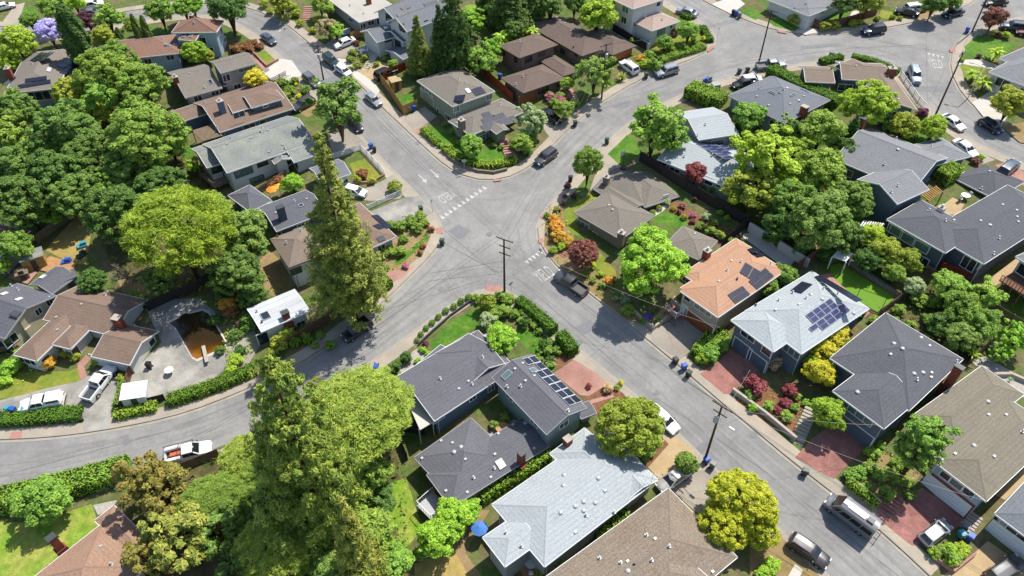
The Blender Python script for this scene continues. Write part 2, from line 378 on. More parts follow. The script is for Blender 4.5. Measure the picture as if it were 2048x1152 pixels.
    def opening(s, h, n, w, ht, kind='window', bars=1, m='glass', frame='wtrim'):
        e = Vector((-n.y, n.x, 0)); up = Vector((0, 0, 1)); s.spots.append((h, w))
        fr = MB(); o = h + n * .003
        t = .09
        if kind == 'window':
            a = o - e * w / 2 - up * ht / 2
            fr.obox(a, e * w, up * t, n * .07); fr.obox(a + up * (ht - t), e * w, up * t, n * .07)
            fr.obox(a + up * t, e * t, up * (ht - 2 * t), n * .07); fr.obox(a + up * t + e * (w - t), e * t, up * (ht - 2 * t), n * .07)
            for i in range(1, bars + 1): fr.obox(a + up * t + e * (w * i / (bars + 1) - .03), e * .06, up * (ht - 2 * t), n * .06)
            f = fr.build('window', M[frame], s.root, s.p0); g = MB()
            g.quad(a + n * .02 + e * t + up * t, a + n * .02 + e * (w - t) + up * t, a + n * .02 + e * (w - t) + up * (ht - t), a + n * .02 + e * t + up * (ht - t))
            g.build('pane', M[m], f, s.p0)
        elif kind == 'garage':
            a = o - e * w / 2 - up * ht / 2
            rows = 4
            for i in range(rows): fr.obox(a + up * (ht / rows * i + .015), e * w, up * (ht / rows - .03), n * .05)
            f = fr.build('garage_door', M[m], s.root, s.p0); g = MB()
            g.obox(a - e * .12, e * .12, up * (ht + .12), n * .07); g.obox(a + e * w, e * .12, up * (ht + .12), n * .07); g.obox(a + up * ht, e * w, up * .12, n * .07)
            g.build('door_frame', M[frame], f, s.p0)
        else:
            a = o - e * w / 2 - up * ht / 2; fr.obox(a, e * w, up * ht, n * .05); f = fr.build('door', M[m], s.root, s.p0)
            g = MB(); g.obox(a - e * .1, e * .1, up * (ht + .1), n * .07); g.obox(a + e * w, e * .1, up * (ht + .1), n * .07); g.obox(a + up * ht, e * w, up * .1, n * .07)
            g.build('door_frame', M[frame], f, s.p0)
    def win(s, p, w, h, bars=1, m='glass', frame='wtrim'):
        H, n = s.hitwall(p)[:2]; s.opening(H, n, w, h, 'window', bars, m, frame)
    def garage(s, p, w=4.9, h=2.15, m='wtrim', frame='wtrim'):
        H, n, v, ww, zb, zt = s.hitwall(p); g = gz(H.x, H.y); H = Vector((H.x, H.y, g + h / 2 + .05)); s.opening(H, n, w, h, 'garage', 0, m, frame)
    def door(s, p, w=.95, h=2.05, m='wtrim', frame='wtrim'):
        H, n, v, ww, zb, zt = s.hitwall(p); s.opening(H, n, w, h, 'door', 0, m, frame)
    def autowin(s, m='glass', frame='wtrim', step=3.4, w=1.5, h=1.15):
        up = Vector((0, 0, 1)); cv = Vector((0, 0, CAMZ))
        for v, q, n, zb, zt in s.walls:
            mid = (v + q) / 2
            if n.dot(cv - mid) < 0.12 * (cv - mid).length: continue
            ln = (q - v).length; k = int((ln - .6) / step)
            for i in range(k):
                c = v + (q - v) * ((i + .5) / k)
                for dz in (1.25, 4.0):
                    z = zt - dz
                    if z - h / 2 < gz(c.x, c.y) + .5: continue
                    H = Vector((c.x, c.y, z))
                    if any((H - o).length < ww / 2 + w / 2 + .5 for o, ww in s.spots): continue
                    o2 = H + n * .3
                    if any(inpoly(o2.x, o2.y, f) and z < fz + .5 for f, fz in s.foot): continue
                    s.opening(H, n, w, h, 'window', 1, m, frame)
    def chimney(s, p, sx=.9, sy=.7, h=1.6, m='brick', pots=True):
        H, n = s.hitroof(p); v, w = s.walls[0][:2]; rz = math.atan2((w - v).y, (w - v).x)
        b = MB(); b.box((H.x, H.y, H.z - 1.0), sx, sy, h + 1.0, rz); c = b.build('chimney', M[m], s.root, s.p0)
        b = MB(); b.box((H.x, H.y, H.z + h), sx + .16, sy + .16, .12, rz)
        b.build('chimney_cap', M['retain'], c, s.p0)
        if pots:
            b = MB(); b.tube((H.x, H.y, H.z + h + .12), (H.x, H.y, H.z + h + .5), .16, .16); b.tube((H.x, H.y, H.z + h + .5), (H.x, H.y, H.z + h + .6), .26, .2)
            b.build('flue', M['metal'], c, s.p0)
        return s
    def tall_chimney(s, p, h, sx=1.2, sy=.7, m='brick'):     # stands on the ground against a wall
        g = G(*p); v, w = s.walls[0][:2]; rz = math.atan2((w - v).y, (w - v).x)
        b = MB(); b.box((g.x, g.y, g.z - .5), sx * 1.4, sy * 1.2, h * .45 + .5, rz); b.box((g.x, g.y, g.z + h * .45), sx, sy, h * .55, rz)
        c = b.build('chimney', M[m], s.root, s.p0); b = MB(); b.box((g.x, g.y, g.z + h), sx + .15, sy + .15, .12, rz); b.build('chimney_cap', M['dgrey'], c, s.p0)
    def vents(s, pts, m='metal'):
        for i, p in enumerate(pts):
            H, n = s.hitroof(p[:2]); t = p[2] if len(p) > 2 else 'p'; b = MB()
            if t == 'p':
                b.box((H.x, H.y, H.z + .0), .42, .36, .05); b.tube((H.x, H.y, H.z), (H.x, H.y, H.z + .38), .09, .09); b.tube((H.x, H.y, H.z + .38), (H.x, H.y, H.z + .46), .15, .1)
            elif t == 'b':
                b.box((H.x, H.y, H.z - .08), .4, .34, .24, .6, 0, .8)
            elif t == 'd':
                for k in range(4):
                    r0, r1 = .3 * math.cos(k * .4), .3 * math.cos((k + 1) * .4) if k < 3 else .04
                    b.tube((H.x, H.y, H.z + .2 * math.sin(k * .4)), (H.x, H.y, H.z + .2 * math.sin((k + 1) * .4)), r0, r1, 12)
            else:
                b.tube((H.x, H.y, H.z - .1), (H.x, H.y, H.z + .35), .14, .14, 8)
            b.build('roof_vent', M['dgrey' if t == 'k' else m], s.root, s.p0)
        return s
    def _basis(s, p, along=None):
        H, n = s.hitroof(p); ex = Vector((-n.y, n.x, 0))
        ex = ex.normalized() if ex.length > .02 else Vector((1, 0, 0)); ey = n.cross(ex).normalized(); return H, n, ex, ey
    def skylights(s, pts, m='glass'):
        for p in pts:
            w, l = p[2:4] if len(p) > 2 else (.75, 1.2)
            H, n, ex, ey = s._basis(p[:2]); b = MB(); a = H - ex * w / 2 - ey * l / 2 - n * .05
            b.obox(a, ex * w, ey * l, n * .19); f = b.build('skylight', M['gtrim'], s.root, s.p0); g = MB(); a2 = a + n * .195 + (ex + ey) * .07
            g.quad(a2, a2 + ex * (w - .14), a2 + ex * (w - .14) + ey * (l - .14), a2 + ey * (l - .14)); g.build('pane', M[m], f, s.p0)
        return s
    def solar(s, a, b, c, nx, ny, m='solar', skip=()):
        """a rack of nx by ny panels over the roof point rectangle a-b (nx) a-c (ny)"""
        (A, n) = s.hitroof(a); up = n
        pl = lambda p: (lambda d: Vector((0, 0, CAMZ)) + d * ((A - Vector((0, 0, CAMZ))).dot(n) / d.dot(n)))(ray(*p))
        A, Bv, Cv = pl(a), pl(b), pl(c); ex = (Bv - A) / nx; ey = (Cv - A) / ny
        exn = ex.normalized(); eyn = (ey - exn * ey.dot(exn)); ey = eyn.normalized() * eyn.length
        for i in range(nx):
            for j in range(ny):
                if (i, j) in skip: continue
                o = A + ex * i + ey * j + n * .09 + ex * .02 + ey * .02; q = MB()
                q.obox(o, ex * .96, ey * .96, n * .05); f = q.build('solar_panel', M['gtrim'] if m == 'solar_blue' else M['wtrim' if m == 'solar_w' else 'black'], s.root, s.p0)
                g = MB(); i2 = o + n * .053 + ex * .035 + ey * .025; g.quad(i2, i2 + ex * .89, i2 + ex * .89 + ey * .91, i2 + ey * .91); g.build('panel_glass', M[m], f, s.p0)
        return s
    def done(s, auto=True, **kw):
        s.wb.build('wall', M[s.wallm], s.root, s.p0); s.rb.build('roof', M[s.roofm], s.root, s.p0)
        s.tb.build('fascia', M[s.trimm], s.root, s.p0)
        if s.cb.v: s.cb.build('ridge_cap', M[s.roofm + '_cap'] if s.roofm + '_cap' in M else M[s.roofm], s.root, s.p0)
        if auto: s.autowin(**kw)
        cv = Vector((0, 0, CAMZ)); nd = 0
        for v, q, n, zb, zt in s.walls:
            if n.dot(cv - v) > .15 * (cv - v).length and nd < 3 and (q - v).length > 4:
                e = (q - v).normalized(); p = v + e * .25 + n * .07; m = MB(); m.tube((p.x, p.y, max(zb, gz(p.x, p.y)) - .1), (p.x, p.y, zt - .1), .045, .045, 6); m.build('downpipe', M[s.trimm], s.root, s.p0); nd += 1
        return s
def roofmat(n, c, c2=None, var=.14, cap=.88):
    M[n] = shingle(n, C(*c), C(*c2) if c2 else None, var)
    M[n + '_cap'] = surf(n + '_cap', tuple(x * cap for x in C(*c)), .08, 3, .9)
def wallmat(n, c, scale=2): M[n] = surf(n, C(*c), .04, scale, .8, 0, .02)

# ------------------------------------------------------------------ fences, walls, hedges
def fence(label, px, h, m, cat='fence', name='fence', posts=True, gap=False, step=2.4, z0=0):
    p = [G(x, y, 0) for x, y in px]; root = empty(name, p[0], 0, label, cat); o = p[0]; panel = MB()
    for a, b in zip(p, p[1:]):
        d = b - a; n = max(1, round(d.length / step)); t = d / n; nn = Vector((d.y, -d.x, 0)).normalized() * .03
        for i in range(n):
            s0 = a + t * i; k = max(1, int(t.length / .28))
            if gap:
                for r in (.25, .6, .95): panel.obox(s0 + Vector((0, 0, h * r - .06)) - nn, t, nn * 2, Vector((0, 0, .09)))
                for j in range(int(t.length / .22)): panel.obox(s0 + t * ((j + .3) * .22 / t.length) - nn * .6, t.normalized() * .06, nn * 1.2, Vector((0, 0, h * .95)))
            else:
                for j in range(k):
                    jit = R.uniform(-.02, .02); off = nn * (R.uniform(-.2, .2))
                    panel.obox(s0 + t * (j / k) - nn * .5 + off - Vector((0, 0, .2)), t / k * .97, nn, Vector((0, 0, h + jit + .2)))
                panel.obox(s0 + nn * .6 + Vector((0, 0, h * .8)), t, nn * 1.2, Vector((0, 0, .09)))
            if posts:
                q = MB(); q.box(s0 - Vector((0, 0, .3)), .12, .12, h + .42, math.atan2(d.y, d.x)); q.build('post', M[m], root, o)
    panel.build('board_panel' if not gap else 'railing', M[m], root, o)
    return root
def wall(label, px, h, m, w=.3, cat='garden wall', name='garden_wall'):
    b = MB(); p = [G(x, y, 0) for x, y in px]
    for a, c in zip(p, p[1:]):
        d = c - a; n = Vector((d.y, -d.x, 0)).normalized() * w / 2; t = d.normalized() * w * .5
        b.obox(a - n - t - Vector((0, 0, .4)), d + t * 2, n * 2, Vector((0, 0, h + .4)))
    o = b.build(name, M[m], None, p[0]); return tag(o, label, cat)
def leaf_quads(P, N, S, rng, rand=.75, asp=1.35, droop=0):
    """numpy: one quad per point, facing roughly N"""
    n = len(P); Nn = N + rng.normal(0, rand, (n, 3)); Nn /= np.linalg.norm(Nn, axis=1, keepdims=True) + 1e-9
    T = rng.normal(0, 1, (n, 3)); T -= Nn * (T * Nn).sum(1, keepdims=True); T /= np.linalg.norm(T, axis=1, keepdims=True) + 1e-9
    B = np.cross(Nn, T); s = S[:, None] * .5; T = T * s * asp; B = B * s / asp * 1.15
    q = np.stack([P - T * 1.0, P - B * .9 + T * .1, P + T, P + B * .9 + T * .1], 1)
    return q.reshape(-1, 3)
def np_mesh(name, V, mats, tri=None):
    n = len(V) // 4; me = bpy.data.meshes.new(name); me.vertices.add(len(V)); me.vertices.foreach_set('co', V.astype(np.float32).ravel())
    me.loops.add(4 * n); me.loops.foreach_set('vertex_index', np.arange(4 * n, dtype=np.int32))
    me.polygons.add(n); me.polygons.foreach_set('loop_start', np.arange(0, 4 * n, 4, dtype=np.int32))
    for m in mats: me.materials.append(m)
    me.update(calc_edges=True); return me
HN = [0]
def hedge(label, px, w, h, mat, leaf=.16, name='hedge', cat='hedge', lump=.12, dens=1.0):
    rng = np.random.default_rng(100 + HN[0]); HN[0] += 1
    p = smooth_px(px) if len(px) > 2 else [G(*px[0]), G(*px[1])]
    o = p[0]; core = MB(); Q = []
    for a, b in zip(p, p[1:]):
        d = b - a; ln = d.length; t = d / ln; n = Vector((t.y, -t.x, 0)); wi, hi = w / 2 - .12, h - .12
        core.obox(a - n * wi - Vector((0, 0, .2)), d, n * wi * 2, Vector((0, 0, hi + .2)))
        area = ln * (w + 2 * h); k = max(6, int(area / (leaf * leaf) * 1.5 * dens))
        u = rng.random(k) * ln; s = rng.random(k) * (w + 2 * h)
        top = (s > h) & (s < h + w); left = s <= h
        y = np.where(top, s - h - w / 2, np.where(left, -w / 2, w / 2)); z = np.where(top, h, np.where(left, s, s - h - w))
        jit = rng.normal(0, lump * .5, k) + lump * np.sin(u * 2.1 + a.x) * np.sin(u * 3.7 + 1.3 * y)
        nv = np.stack([np.where(top, 0, np.where(left, -1, 1)), np.where(top, 1, .3)], 1)
        y = y + nv[:, 0] * jit; z = z + np.where(top, jit, 0)
        A = np.array(a - o); T = np.array(t); Nn = np.array(n)
        P = A + u[:, None] * T + y[:, None] * Nn + z[:, None] * np.array([0, 0, 1.])
        NN = nv[:, :1] * Nn + nv[:, 1:] * np.array([0, 0, 1.])
        Q.append(leaf_quads(P, NN, leaf * rng.uniform(.7, 1.4, k), rng, .6))
    # close the two ends
    for e, sg in ((p[0], -1), (p[-1], 1)):
        d = (p[1] - p[0]).normalized() if sg < 0 else (p[-1] - p[-2]).normalized(); n = Vector((d.y, -d.x, 0)); k = int(w * h / (leaf * leaf) * 1.5)
        P = np.array(e - o) + (rng.random(k) - .5)[:, None] * w * np.array(n) + rng.random(k)[:, None] * h * np.array([0, 0, 1.]) + rng.normal(0, lump * .5, k)[:, None] * np.array(d)
        Q.append(leaf_quads(P, np.tile(np.array(d) * sg, (k, 1)), leaf * rng.uniform(.7, 1.4, k), rng, .6))
    V = np.concatenate(Q); me = np_mesh(name, V, [M[mat]]); ob = bpy.data.objects.new(name, me); COL.objects.link(ob); ob.location = o
    c = core.build('stems', M['leafcore'], ob, o); LMK  # dense twigs inside
    return tag(ob, label, cat)
M['leafcore'] = surf('twigs', C(48, 58, 26), .3, 3, 1)
def groundcover(px, mat, h=.35, leaf=.2, dens=5, name='ground_cover', seed=0):
    """low planting nobody could count: one object"""
    rng = np.random.default_rng(seed + len(px) * 17 + int(px[0][0])); P2 = [(v.x, v.y) for v in (G(*q) for q in px)]
    xs, ys = [q[0] for q in P2], [q[1] for q in P2]; pts = []
    area = abs(sum(P2[i - 1][0] * P2[i][1] - P2[i][0] * P2[i - 1][1] for i in range(len(P2)))) / 2; k = int(area * dens)
    x0, x1, y0, y1 = min(xs), max(xs), min(ys), max(ys)
    f = (x1 - x0) * (y1 - y0) / max(area, .1); X = x0 + rng.random(int(k * f)) * (x1 - x0); Y = y0 + rng.random(int(k * f)) * (y1 - y0)
    msk = np.array([inpoly(a, b, P2) for a, b in zip(X, Y)], bool); X, Y = X[msk], Y[msk]
    if len(X) == 0: return
    nz = np.clip(.5 + .5 * np.sin(X * 1.7 + 2 * np.sin(Y * .9)) * np.sin(Y * 1.9 + seed), 0, 1); kp = rng.random(len(X)) < (.25 + .75 * nz); X, Y, nz = X[kp], Y[kp], nz[kp]
    Z = GX * X + GY * Y + rng.random(len(X)) * h * (.25 + nz)
    P = np.stack([X, Y, Z], 1); o = np.array(G(*px[0])); V = leaf_quads(P - o, np.tile([0, 0, 1.], (len(P), 1)), leaf * rng.uniform(.6, 1.5, len(P)), rng, .7)
    ob = bpy.data.objects.new(name, np_mesh(name, V, [M[mat]])); COL.objects.link(ob); ob.location = o; tag(ob, 'low mixed planting spread over the garden bed', 'ground cover', kind='stuff'); return ob

# ------------------------------------------------------------------ plant prototypes (crown of radius 1 round its centre)
def clump_pts(rng, cen, rad, n, shell=.35):
    d = rng.normal(0, 1, (n, 3)); d /= np.linalg.norm(d, axis=1, keepdims=True)
    r = rad * (1 - shell * rng.random(n) ** 1.6); return cen + d * r[:, None] * np.array([1, 1, .85]), d
def crown_broad(seed, K, n, leaf, spread=.78, cr=(.26, .42), flat=1.0, air=0.0, up=.45, rough=.24):
    """many leaf clumps at uneven depth: dark gaps between lit tufts, a lobed outline"""
    rng = np.random.default_rng(seed); P, N = [], []; gold = math.pi * (3 - 5 ** .5); s = rng.uniform(0, 6, 4)
    R_ = rng.uniform(*cr, K); cnt = R_ ** 2 / (R_ ** 2).sum() * n
    for i in range(K):
        z = 1 - 1.72 * (i + .5) / K; ph = gold * i + rng.normal(0, .4); rr = math.sqrt(max(0, 1 - z * z))
        lob = 1 + rough * .6 * math.sin(3 * ph + s[0] + 2 * z) * rr + rough * .5 * math.sin(2 * ph + s[1]) * math.cos(3 * z + s[2])
        rad = spread * lob * (1 - rough * 1.3 * rng.random() ** 2); c = np.array([rr * math.cos(ph), rr * math.sin(ph), z]) * rad; m = int(cnt[i]) + 4
        d = rng.normal(0, 1, (m, 3)); d[:, 2] = np.where(d[:, 2] < 0, -d[:, 2] * rng.choice([1, -1], m, p=[.6, .4]), d[:, 2]); d /= np.linalg.norm(d, axis=1, keepdims=True)
        q = c + d * (R_[i] * (1 - .55 * rng.random(m) ** 1.5))[:, None] * np.array([1, 1, .8]); P.append(q); N.append(d * .9 + c * .35 + np.array([0, 0, up]))
    k = int(n * (.10 - .07 * air)); d = rng.normal(0, 1, (k, 3)); d /= np.linalg.norm(d, axis=1, keepdims=True); P.append(d * (rng.uniform(.2, .6, k) * spread / .78)[:, None]); N.append(d)
    P = np.concatenate(P); N = np.concatenate(N); P[:, 2] *= flat
    return leaf_quads(P, N, leaf * rng.uniform(.6, 1.5, len(P)), rng, .55)
def crown_pine(seed, K, n, leaf):
    """umbrella of many small puffs on top of a dome, open underneath"""
    rng = np.random.default_rng(seed); P, N = [], []; gold = math.pi * (3 - 5 ** .5)
    for i in range(K):
        z = 1 - 1.28 * (i + .5) / K; ph = gold * i + rng.normal(0, .25); rr = math.sqrt(max(0, 1 - z * z)); rad = rng.uniform(.74, .98)
        c = np.array([rr * math.cos(ph) * rad, rr * math.sin(ph) * rad, z * rad])
        m = n // K; d = rng.normal(0, 1, (m, 3)); d[:, 2] = np.abs(d[:, 2]) * .9 - .1; d /= np.linalg.norm(d, axis=1, keepdims=True)
        r = rng.uniform(.09, .155); P.append(c + d * (r * rng.uniform(.45, 1, m))[:, None]); N.append(np.cross(d, rng.normal(0, 1, (m, 3))) + d * .3 + np.array([0, 0, .5]))
    P = np.concatenate(P); N = np.concatenate(N)
    return leaf_quads(P, N, leaf * rng.uniform(.7, 1.3, len(P)), rng, .4, asp=2.3)
def crown_conifer(seed, levels, n, leaf, H, droop=.35, prof=((0, .04), (1, 1)), ragged=.3, blob=.13):
    """branches in rough tiers round a stem of height H, each ending in tufts; prof = radius against distance from the tip"""
    rng = np.random.default_rng(seed); P, N, br = [], [], []; px_, py_ = zip(*prof)
    for i in range(levels):
        f = (i + rng.random() * .9) / levels; z = H * (.05 + .94 * (1 - f)); rad = float(np.interp(f, px_, py_))
        for k in range(int(3 + 9 * rad)):
            L = rad * (rng.uniform(1 - ragged, 1.08) if rng.random() > .22 else rng.uniform(.4, .8)); br.append((z, rng.random() * 6.283, L))
    w = np.array([.25 + L for _, _, L in br]); w = (w / w.sum() * n).astype(int)
    for (z, ph, L), m in zip(br, w):
        nb = 2 + int(4 * L); t = .3 + .75 * rng.random(nb) ** .7; side = rng.normal(0, .16, nb) * (.3 + L)
        c = np.stack([L * t, side, .16 * L * t - droop * L * t * t], 1); r = blob * (.45 + .75 * L) * rng.uniform(.7, 1.25, nb); k = rng.integers(0, nb, m)
        d = rng.normal(0, 1, (m, 3)); d /= np.linalg.norm(d, axis=1, keepdims=True); d[:, 2] *= .75
        q = c[k] + d * (r[k] * rng.uniform(.5, 1, m))[:, None]; q[:, 2] = q[:, 2] + z - np.abs(d[:, 0]) * r[k] * .3
        x, y = q[:, 0].copy(), q[:, 1].copy(); cs, sn = math.cos(ph), math.sin(ph); q[:, 0] = x * cs - y * sn; q[:, 1] = x * sn + y * cs
        e = d.copy(); e[:, 0] = d[:, 0] * cs - d[:, 1] * sn; e[:, 1] = d[:, 0] * sn + d[:, 1] * cs; P.append(q); N.append(e * .6 + np.array([cs * .35, sn * .35, .6]))
    P = np.concatenate(P); N = np.concatenate(N)
    return leaf_quads(P, N, leaf * rng.uniform(.6, 1.4, len(P)), rng, .5, asp=2.0)
def crown_column(seed, n, leaf, H):
    rng = np.random.default_rng(seed); f = rng.random(n); z = f * H; ph = rng.random(n) * 6.283
    rad = (np.sin(np.clip(f * .9 + .08, 0, 1) * math.pi) ** .55) * (.9 + .16 * np.sin(ph * 5 + z * 1.1) + .1 * np.sin(z * 2.3 + ph * 3)) * rng.uniform(.72, 1, n)
    P = np.stack([np.cos(ph) * rad, np.sin(ph) * rad, z], 1); N = np.stack([np.cos(ph), np.sin(ph), np.full(n, .35)], 1)
    return leaf_quads(P, N, leaf * rng.uniform(.7, 1.4, n), rng, .4, asp=1.7)
def frond_mesh(seed, nf, L, up, leafw, droop):
    """palm / agave / fern: arching blades from the centre"""
    rng = np.random.default_rng(seed); V = []
    for k in range(nf):
        ph = 2.399 * k + rng.normal(0, .2); el = rng.uniform(*up); ln = L * rng.uniform(.8, 1.1); prev = np.zeros(3); seg = 7
        d = np.array([math.cos(ph), math.sin(ph), 0.]); side = np.array([-math.sin(ph), math.cos(ph), 0.])
        for i in range(seg):
            t = (i + 1) / seg; nxt = d * ln * t * math.cos(el) + np.array([0, 0, ln * (t * math.sin(el) - droop * t * t)])
            w0, w1 = leafw * (math.sin(math.pi * min(1, .15 + .85 * i / seg))), leafw * math.sin(math.pi * min(.98, .15 + .85 * t))
            for sg in (-1, 1):
                dn = np.array([0, 0, -.35])
                V += [prev, prev + (side * sg + dn) * w0, nxt + (side * sg + dn) * w1, nxt]
            prev = nxt
    return np.array(V)
def twigs_mb(seed, depth=5, spread=.7):
    rng = random.Random(seed); b = MB()
    def br(p, d, L, r, k):
        q = p + d * L; b.tube(p, q, r, r * .65, 5 if k > 2 else 3, cap=False)
        if k == 0: return
        for i in range(3 if k > 1 else 4):
            e = (d + Vector((rng.uniform(-1, 1), rng.uniform(-1, 1), rng.uniform(-.5, .8))) * spread).normalized(); br(p + d * L * rng.uniform(.5, 1), e, L * rng.uniform(.6, .8), r * .6, k - 1)
    br(Vector((0, 0, 0)), Vector((0, 0, 1)), .5, .05, depth); return b
PROTO = {}
def proto(n, V): PROTO[n] = np_mesh('crown', V, [M['green']])
def make_protos():
    for i in range(3): proto('broad%d' % i, crown_broad(10 + i, 75, 8000, .075, .78, (.13, .27)))
    for i in range(2): proto('big%d' % i, crown_broad(20 + i, 190, 20000, .05, .84, (.08, .17)))
    for i in range(2): proto('airy%d' % i, crown_broad(30 + i, 60, 5200, .08, .84, (.1, .22), 1, .9, .45, .36))
    for i in range(2): proto('round%d' % i, crown_broad(40 + i, 100, 7000, .075, .84, (.13, .2), 1, 0, .35, .1))
    for i in range(2): proto('shrub%d' % i, crown_broad(50 + i, 28, 1700, .14, .74, (.2, .38)))
    proto('ball', crown_broad(60, 60, 1500, .14, .86, (.14, .2), 1, 0, .3, .05))
    for i in range(2): proto('pine%d' % i, crown_pine(70 + i, 420, 42000, .036))
    for i in range(2): proto('dome%d' % i, crown_broad(45 + i, 170, 17000, .05, .88, (.09, .16), 1, 0, .35, .12))
    proto('redwood0', crown_conifer(80, 54, 60000, .046, 6.0, .34, ((0, .04), (.06, .15), (.2, .27), (.3, .38), (.45, .64), (.7, .9), (.86, 1), (1, .7)), .4, .105))
    proto('redwood1', crown_conifer(81, 34, 70000, .035, 3.0, .3, ((0, .07), (.1, .3), (.3, .58), (.5, .8), (.8, 1), (1, .85)), .4, .085))
    proto('spruce', crown_conifer(82, 30, 18000, .075, 3.4, .3, ((0, .05), (.5, .55), (.9, 1), (1, .8)), .3, .15))
    proto('cypress', crown_column(84, 7000, .22, 11.0))
    proto('palm', frond_mesh(90, 30, 1, (-.1, 1.1), .13, .55)); proto('spiky', frond_mesh(91, 34, 1, (.1, 1.3), .07, .25))
    b = MB()                                    # trunk of height 1 with forking limbs, radius 1 at the foot
    b.tube((0, 0, -.06), (0, 0, .45), 1.15, .8, 8, cap=False); b.tube((0, 0, .45), (.6, .3, .98), .75, .2, 6, cap=False)
    rr = random.Random(3)
    for k in range(6):
        a = k * 1.05; b.tube((0, 0, .35 + .05 * k), (7 * math.cos(a), 7 * math.sin(a), .8 + .06 * k), .5, .12, 5, cap=False)
    me = b.build('trunk', M['bark']); PROTO['trunk'] = me.data; bpy.data.objects.remove(me)
    b = MB(); b.tube((0, 0, -.04), (0, 0, 1), 1.1, .08, 8, cap=False); me = b.build('trunk', M['bark']); PROTO['stem'] = me.data; bpy.data.objects.remove(me)
    for i in range(2):
        me = twigs_mb(5 + i).build('branches', M['barkgrey']); PROTO['bare%d' % i] = me.data; bpy.data.objects.remove(me)
VEG = []                                        # (object, description, px, py) labelled at the end
def link(me, name, parent, loc, scale, rz, mat=None):
    o = bpy.data.objects.new(name, me); COL.objects.link(o); o.location = loc; o.scale = scale; o.rotation_euler = (0, 0, rz)
    if parent is not None: o.parent = parent
    if mat:
        o.material_slots[0].link = 'OBJECT'; o.material_slots[0].material = mat
    return o
def pick(kind): return PROTO[kind] if kind in PROTO else PROTO[kind + str(R.randrange(2 if kind != 'broad' else 3))]
def tree(px, py, w, kind, mat, desc, name='tree', cat='tree', vr=.85, lift=.32, bark='bark', hpx=None, group=None, H=None):
    """crown centred on the pixel, w pixels wide; vr = height/width of the crown; lift = bare stem as a share of the crown height"""
    a = 3.0; zc = 4; kind = 'dome' if kind == 'round' and w > 85 else ('broad' if kind == 'big' and w < 70 else kind)
    for _ in range(6):
        p = G(px, py, zc); a = w / 2 / pxm(p); c = a * vr; zc = c * (1 + lift * 2)
        if H: zc = H - c
    p = G(px, py, zc); g = Vector((p.x, p.y, gz(p.x, p.y)))
    r = empty(name, g, 0, None, cat, group); VEG.append((r, desc, px, py))
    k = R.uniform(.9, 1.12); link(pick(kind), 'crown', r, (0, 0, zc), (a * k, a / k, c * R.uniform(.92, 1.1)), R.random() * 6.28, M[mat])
    tr = max(.05, a * .038); link(PROTO['trunk'], 'trunk', r, (0, 0, 0), (tr, tr, zc + c * .2), R.random() * 6.28, M[bark])
    return r
def conifer(apex, base, w, kind, mat, desc, name='conifer', aspect=6.2, bark='barkred', cat='tree'):
    g = G(*base); z = 5.0                       # height so that the tip falls on the apex row
    for _ in range(40):
        y = proj((g.x, g.y, g.z + z))[1]; z += (y - apex[1]) * .03
    a = w / 2 / pxm((g.x, g.y, g.z + z * .3)); r = empty(name, g, 0, None, cat); VEG.append((r, desc, base[0], base[1]))
    link(PROTO[kind], 'crown', r, (0, 0, z * .04), (a, a, z * .96 / aspect), R.random() * 6.28, M[mat])
    t = max(.12, z * .014); link(PROTO['stem'], 'trunk', r, (0, 0, 0), (t, t, z * .97), 0, M[bark]); return r
def shrub(px, py, w, mat, desc, kind='shrub', vr=.8, name='shrub', cat='shrub', group=None):
    a = 1.; c = .8
    for _ in range(4):
        p = G(px, py, c * .8); a = w / 2 / pxm(p); c = a * vr
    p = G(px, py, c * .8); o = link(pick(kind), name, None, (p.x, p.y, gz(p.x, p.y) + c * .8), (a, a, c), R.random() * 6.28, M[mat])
    tag(o, None, cat, group); VEG.append((o, desc, px, py)); return o
# ------------------------------------------------------------------ vehicles
def loft(b, sts, mi=0):
    """sts: list of (x, [(y,z)...half ring from bottom centre outwards to top centre])"""
    n = len(sts[0][1]); ring = lambda x, h: [(x, y, z) for y, z in h] + [(x, -y, z) for y, z in reversed(h)]
    m = 2 * n; vs = []; fs = []
    for x, h in sts: vs += ring(x, h)
    for i in range(len(sts) - 1):
        for j in range(m - 1): fs.append((i * m + j, i * m + j + 1, (i + 1) * m + j + 1, (i + 1) * m + j))
    fs.append(tuple(range(m - 1, -1, -1))); fs.append(tuple(range((len(sts) - 1) * m, len(sts) * m)))
    b.add(vs, fs, mi)
CARS = {
 # L, W, belt z, hood z, deck z, roof z, cabin: rear base x, rear top x, front top x, front base x
 'sedan': dict(L=4.7, W=1.80, belt=.95, hood=.88, deck=.98, roof=1.44, cab=(-1.75, -1.0, .35, 1.15), wb=(1.42, -1.38)),
 'coupe': dict(L=4.6, W=1.82, belt=.93, hood=.85, deck=.98, roof=1.38, cab=(-1.95, -.85, .25, 1.05), wb=(1.4, -1.35)),
 'hatch': dict(L=4.2, W=1.76, belt=.97, hood=.92, deck=1.0, roof=1.48, cab=(-2.0, -1.55, .35, 1.15), wb=(1.3, -1.25)),
 'suv': dict(L=4.75, W=1.90, belt=1.10, hood=1.06, deck=1.12, roof=1.72, cab=(-2.28, -1.95, .35, 1.10), wb=(1.45, -1.4), rails=1),
 'pickup': dict(L=5.8, W=1.98, belt=1.18, hood=1.14, deck=1.18, roof=1.86, cab=(-.75, -.55, .75, 1.45), wb=(1.9, -1.75), bed=(-2.8, -.85)),
 'van': dict(L=6.0, W=2.05, belt=1.35, hood=1.2, deck=1.35, roof=2.75, cab=(-2.95, -2.88, 1.35, 2.25), wb=(2.0, -1.75), van=1),
}
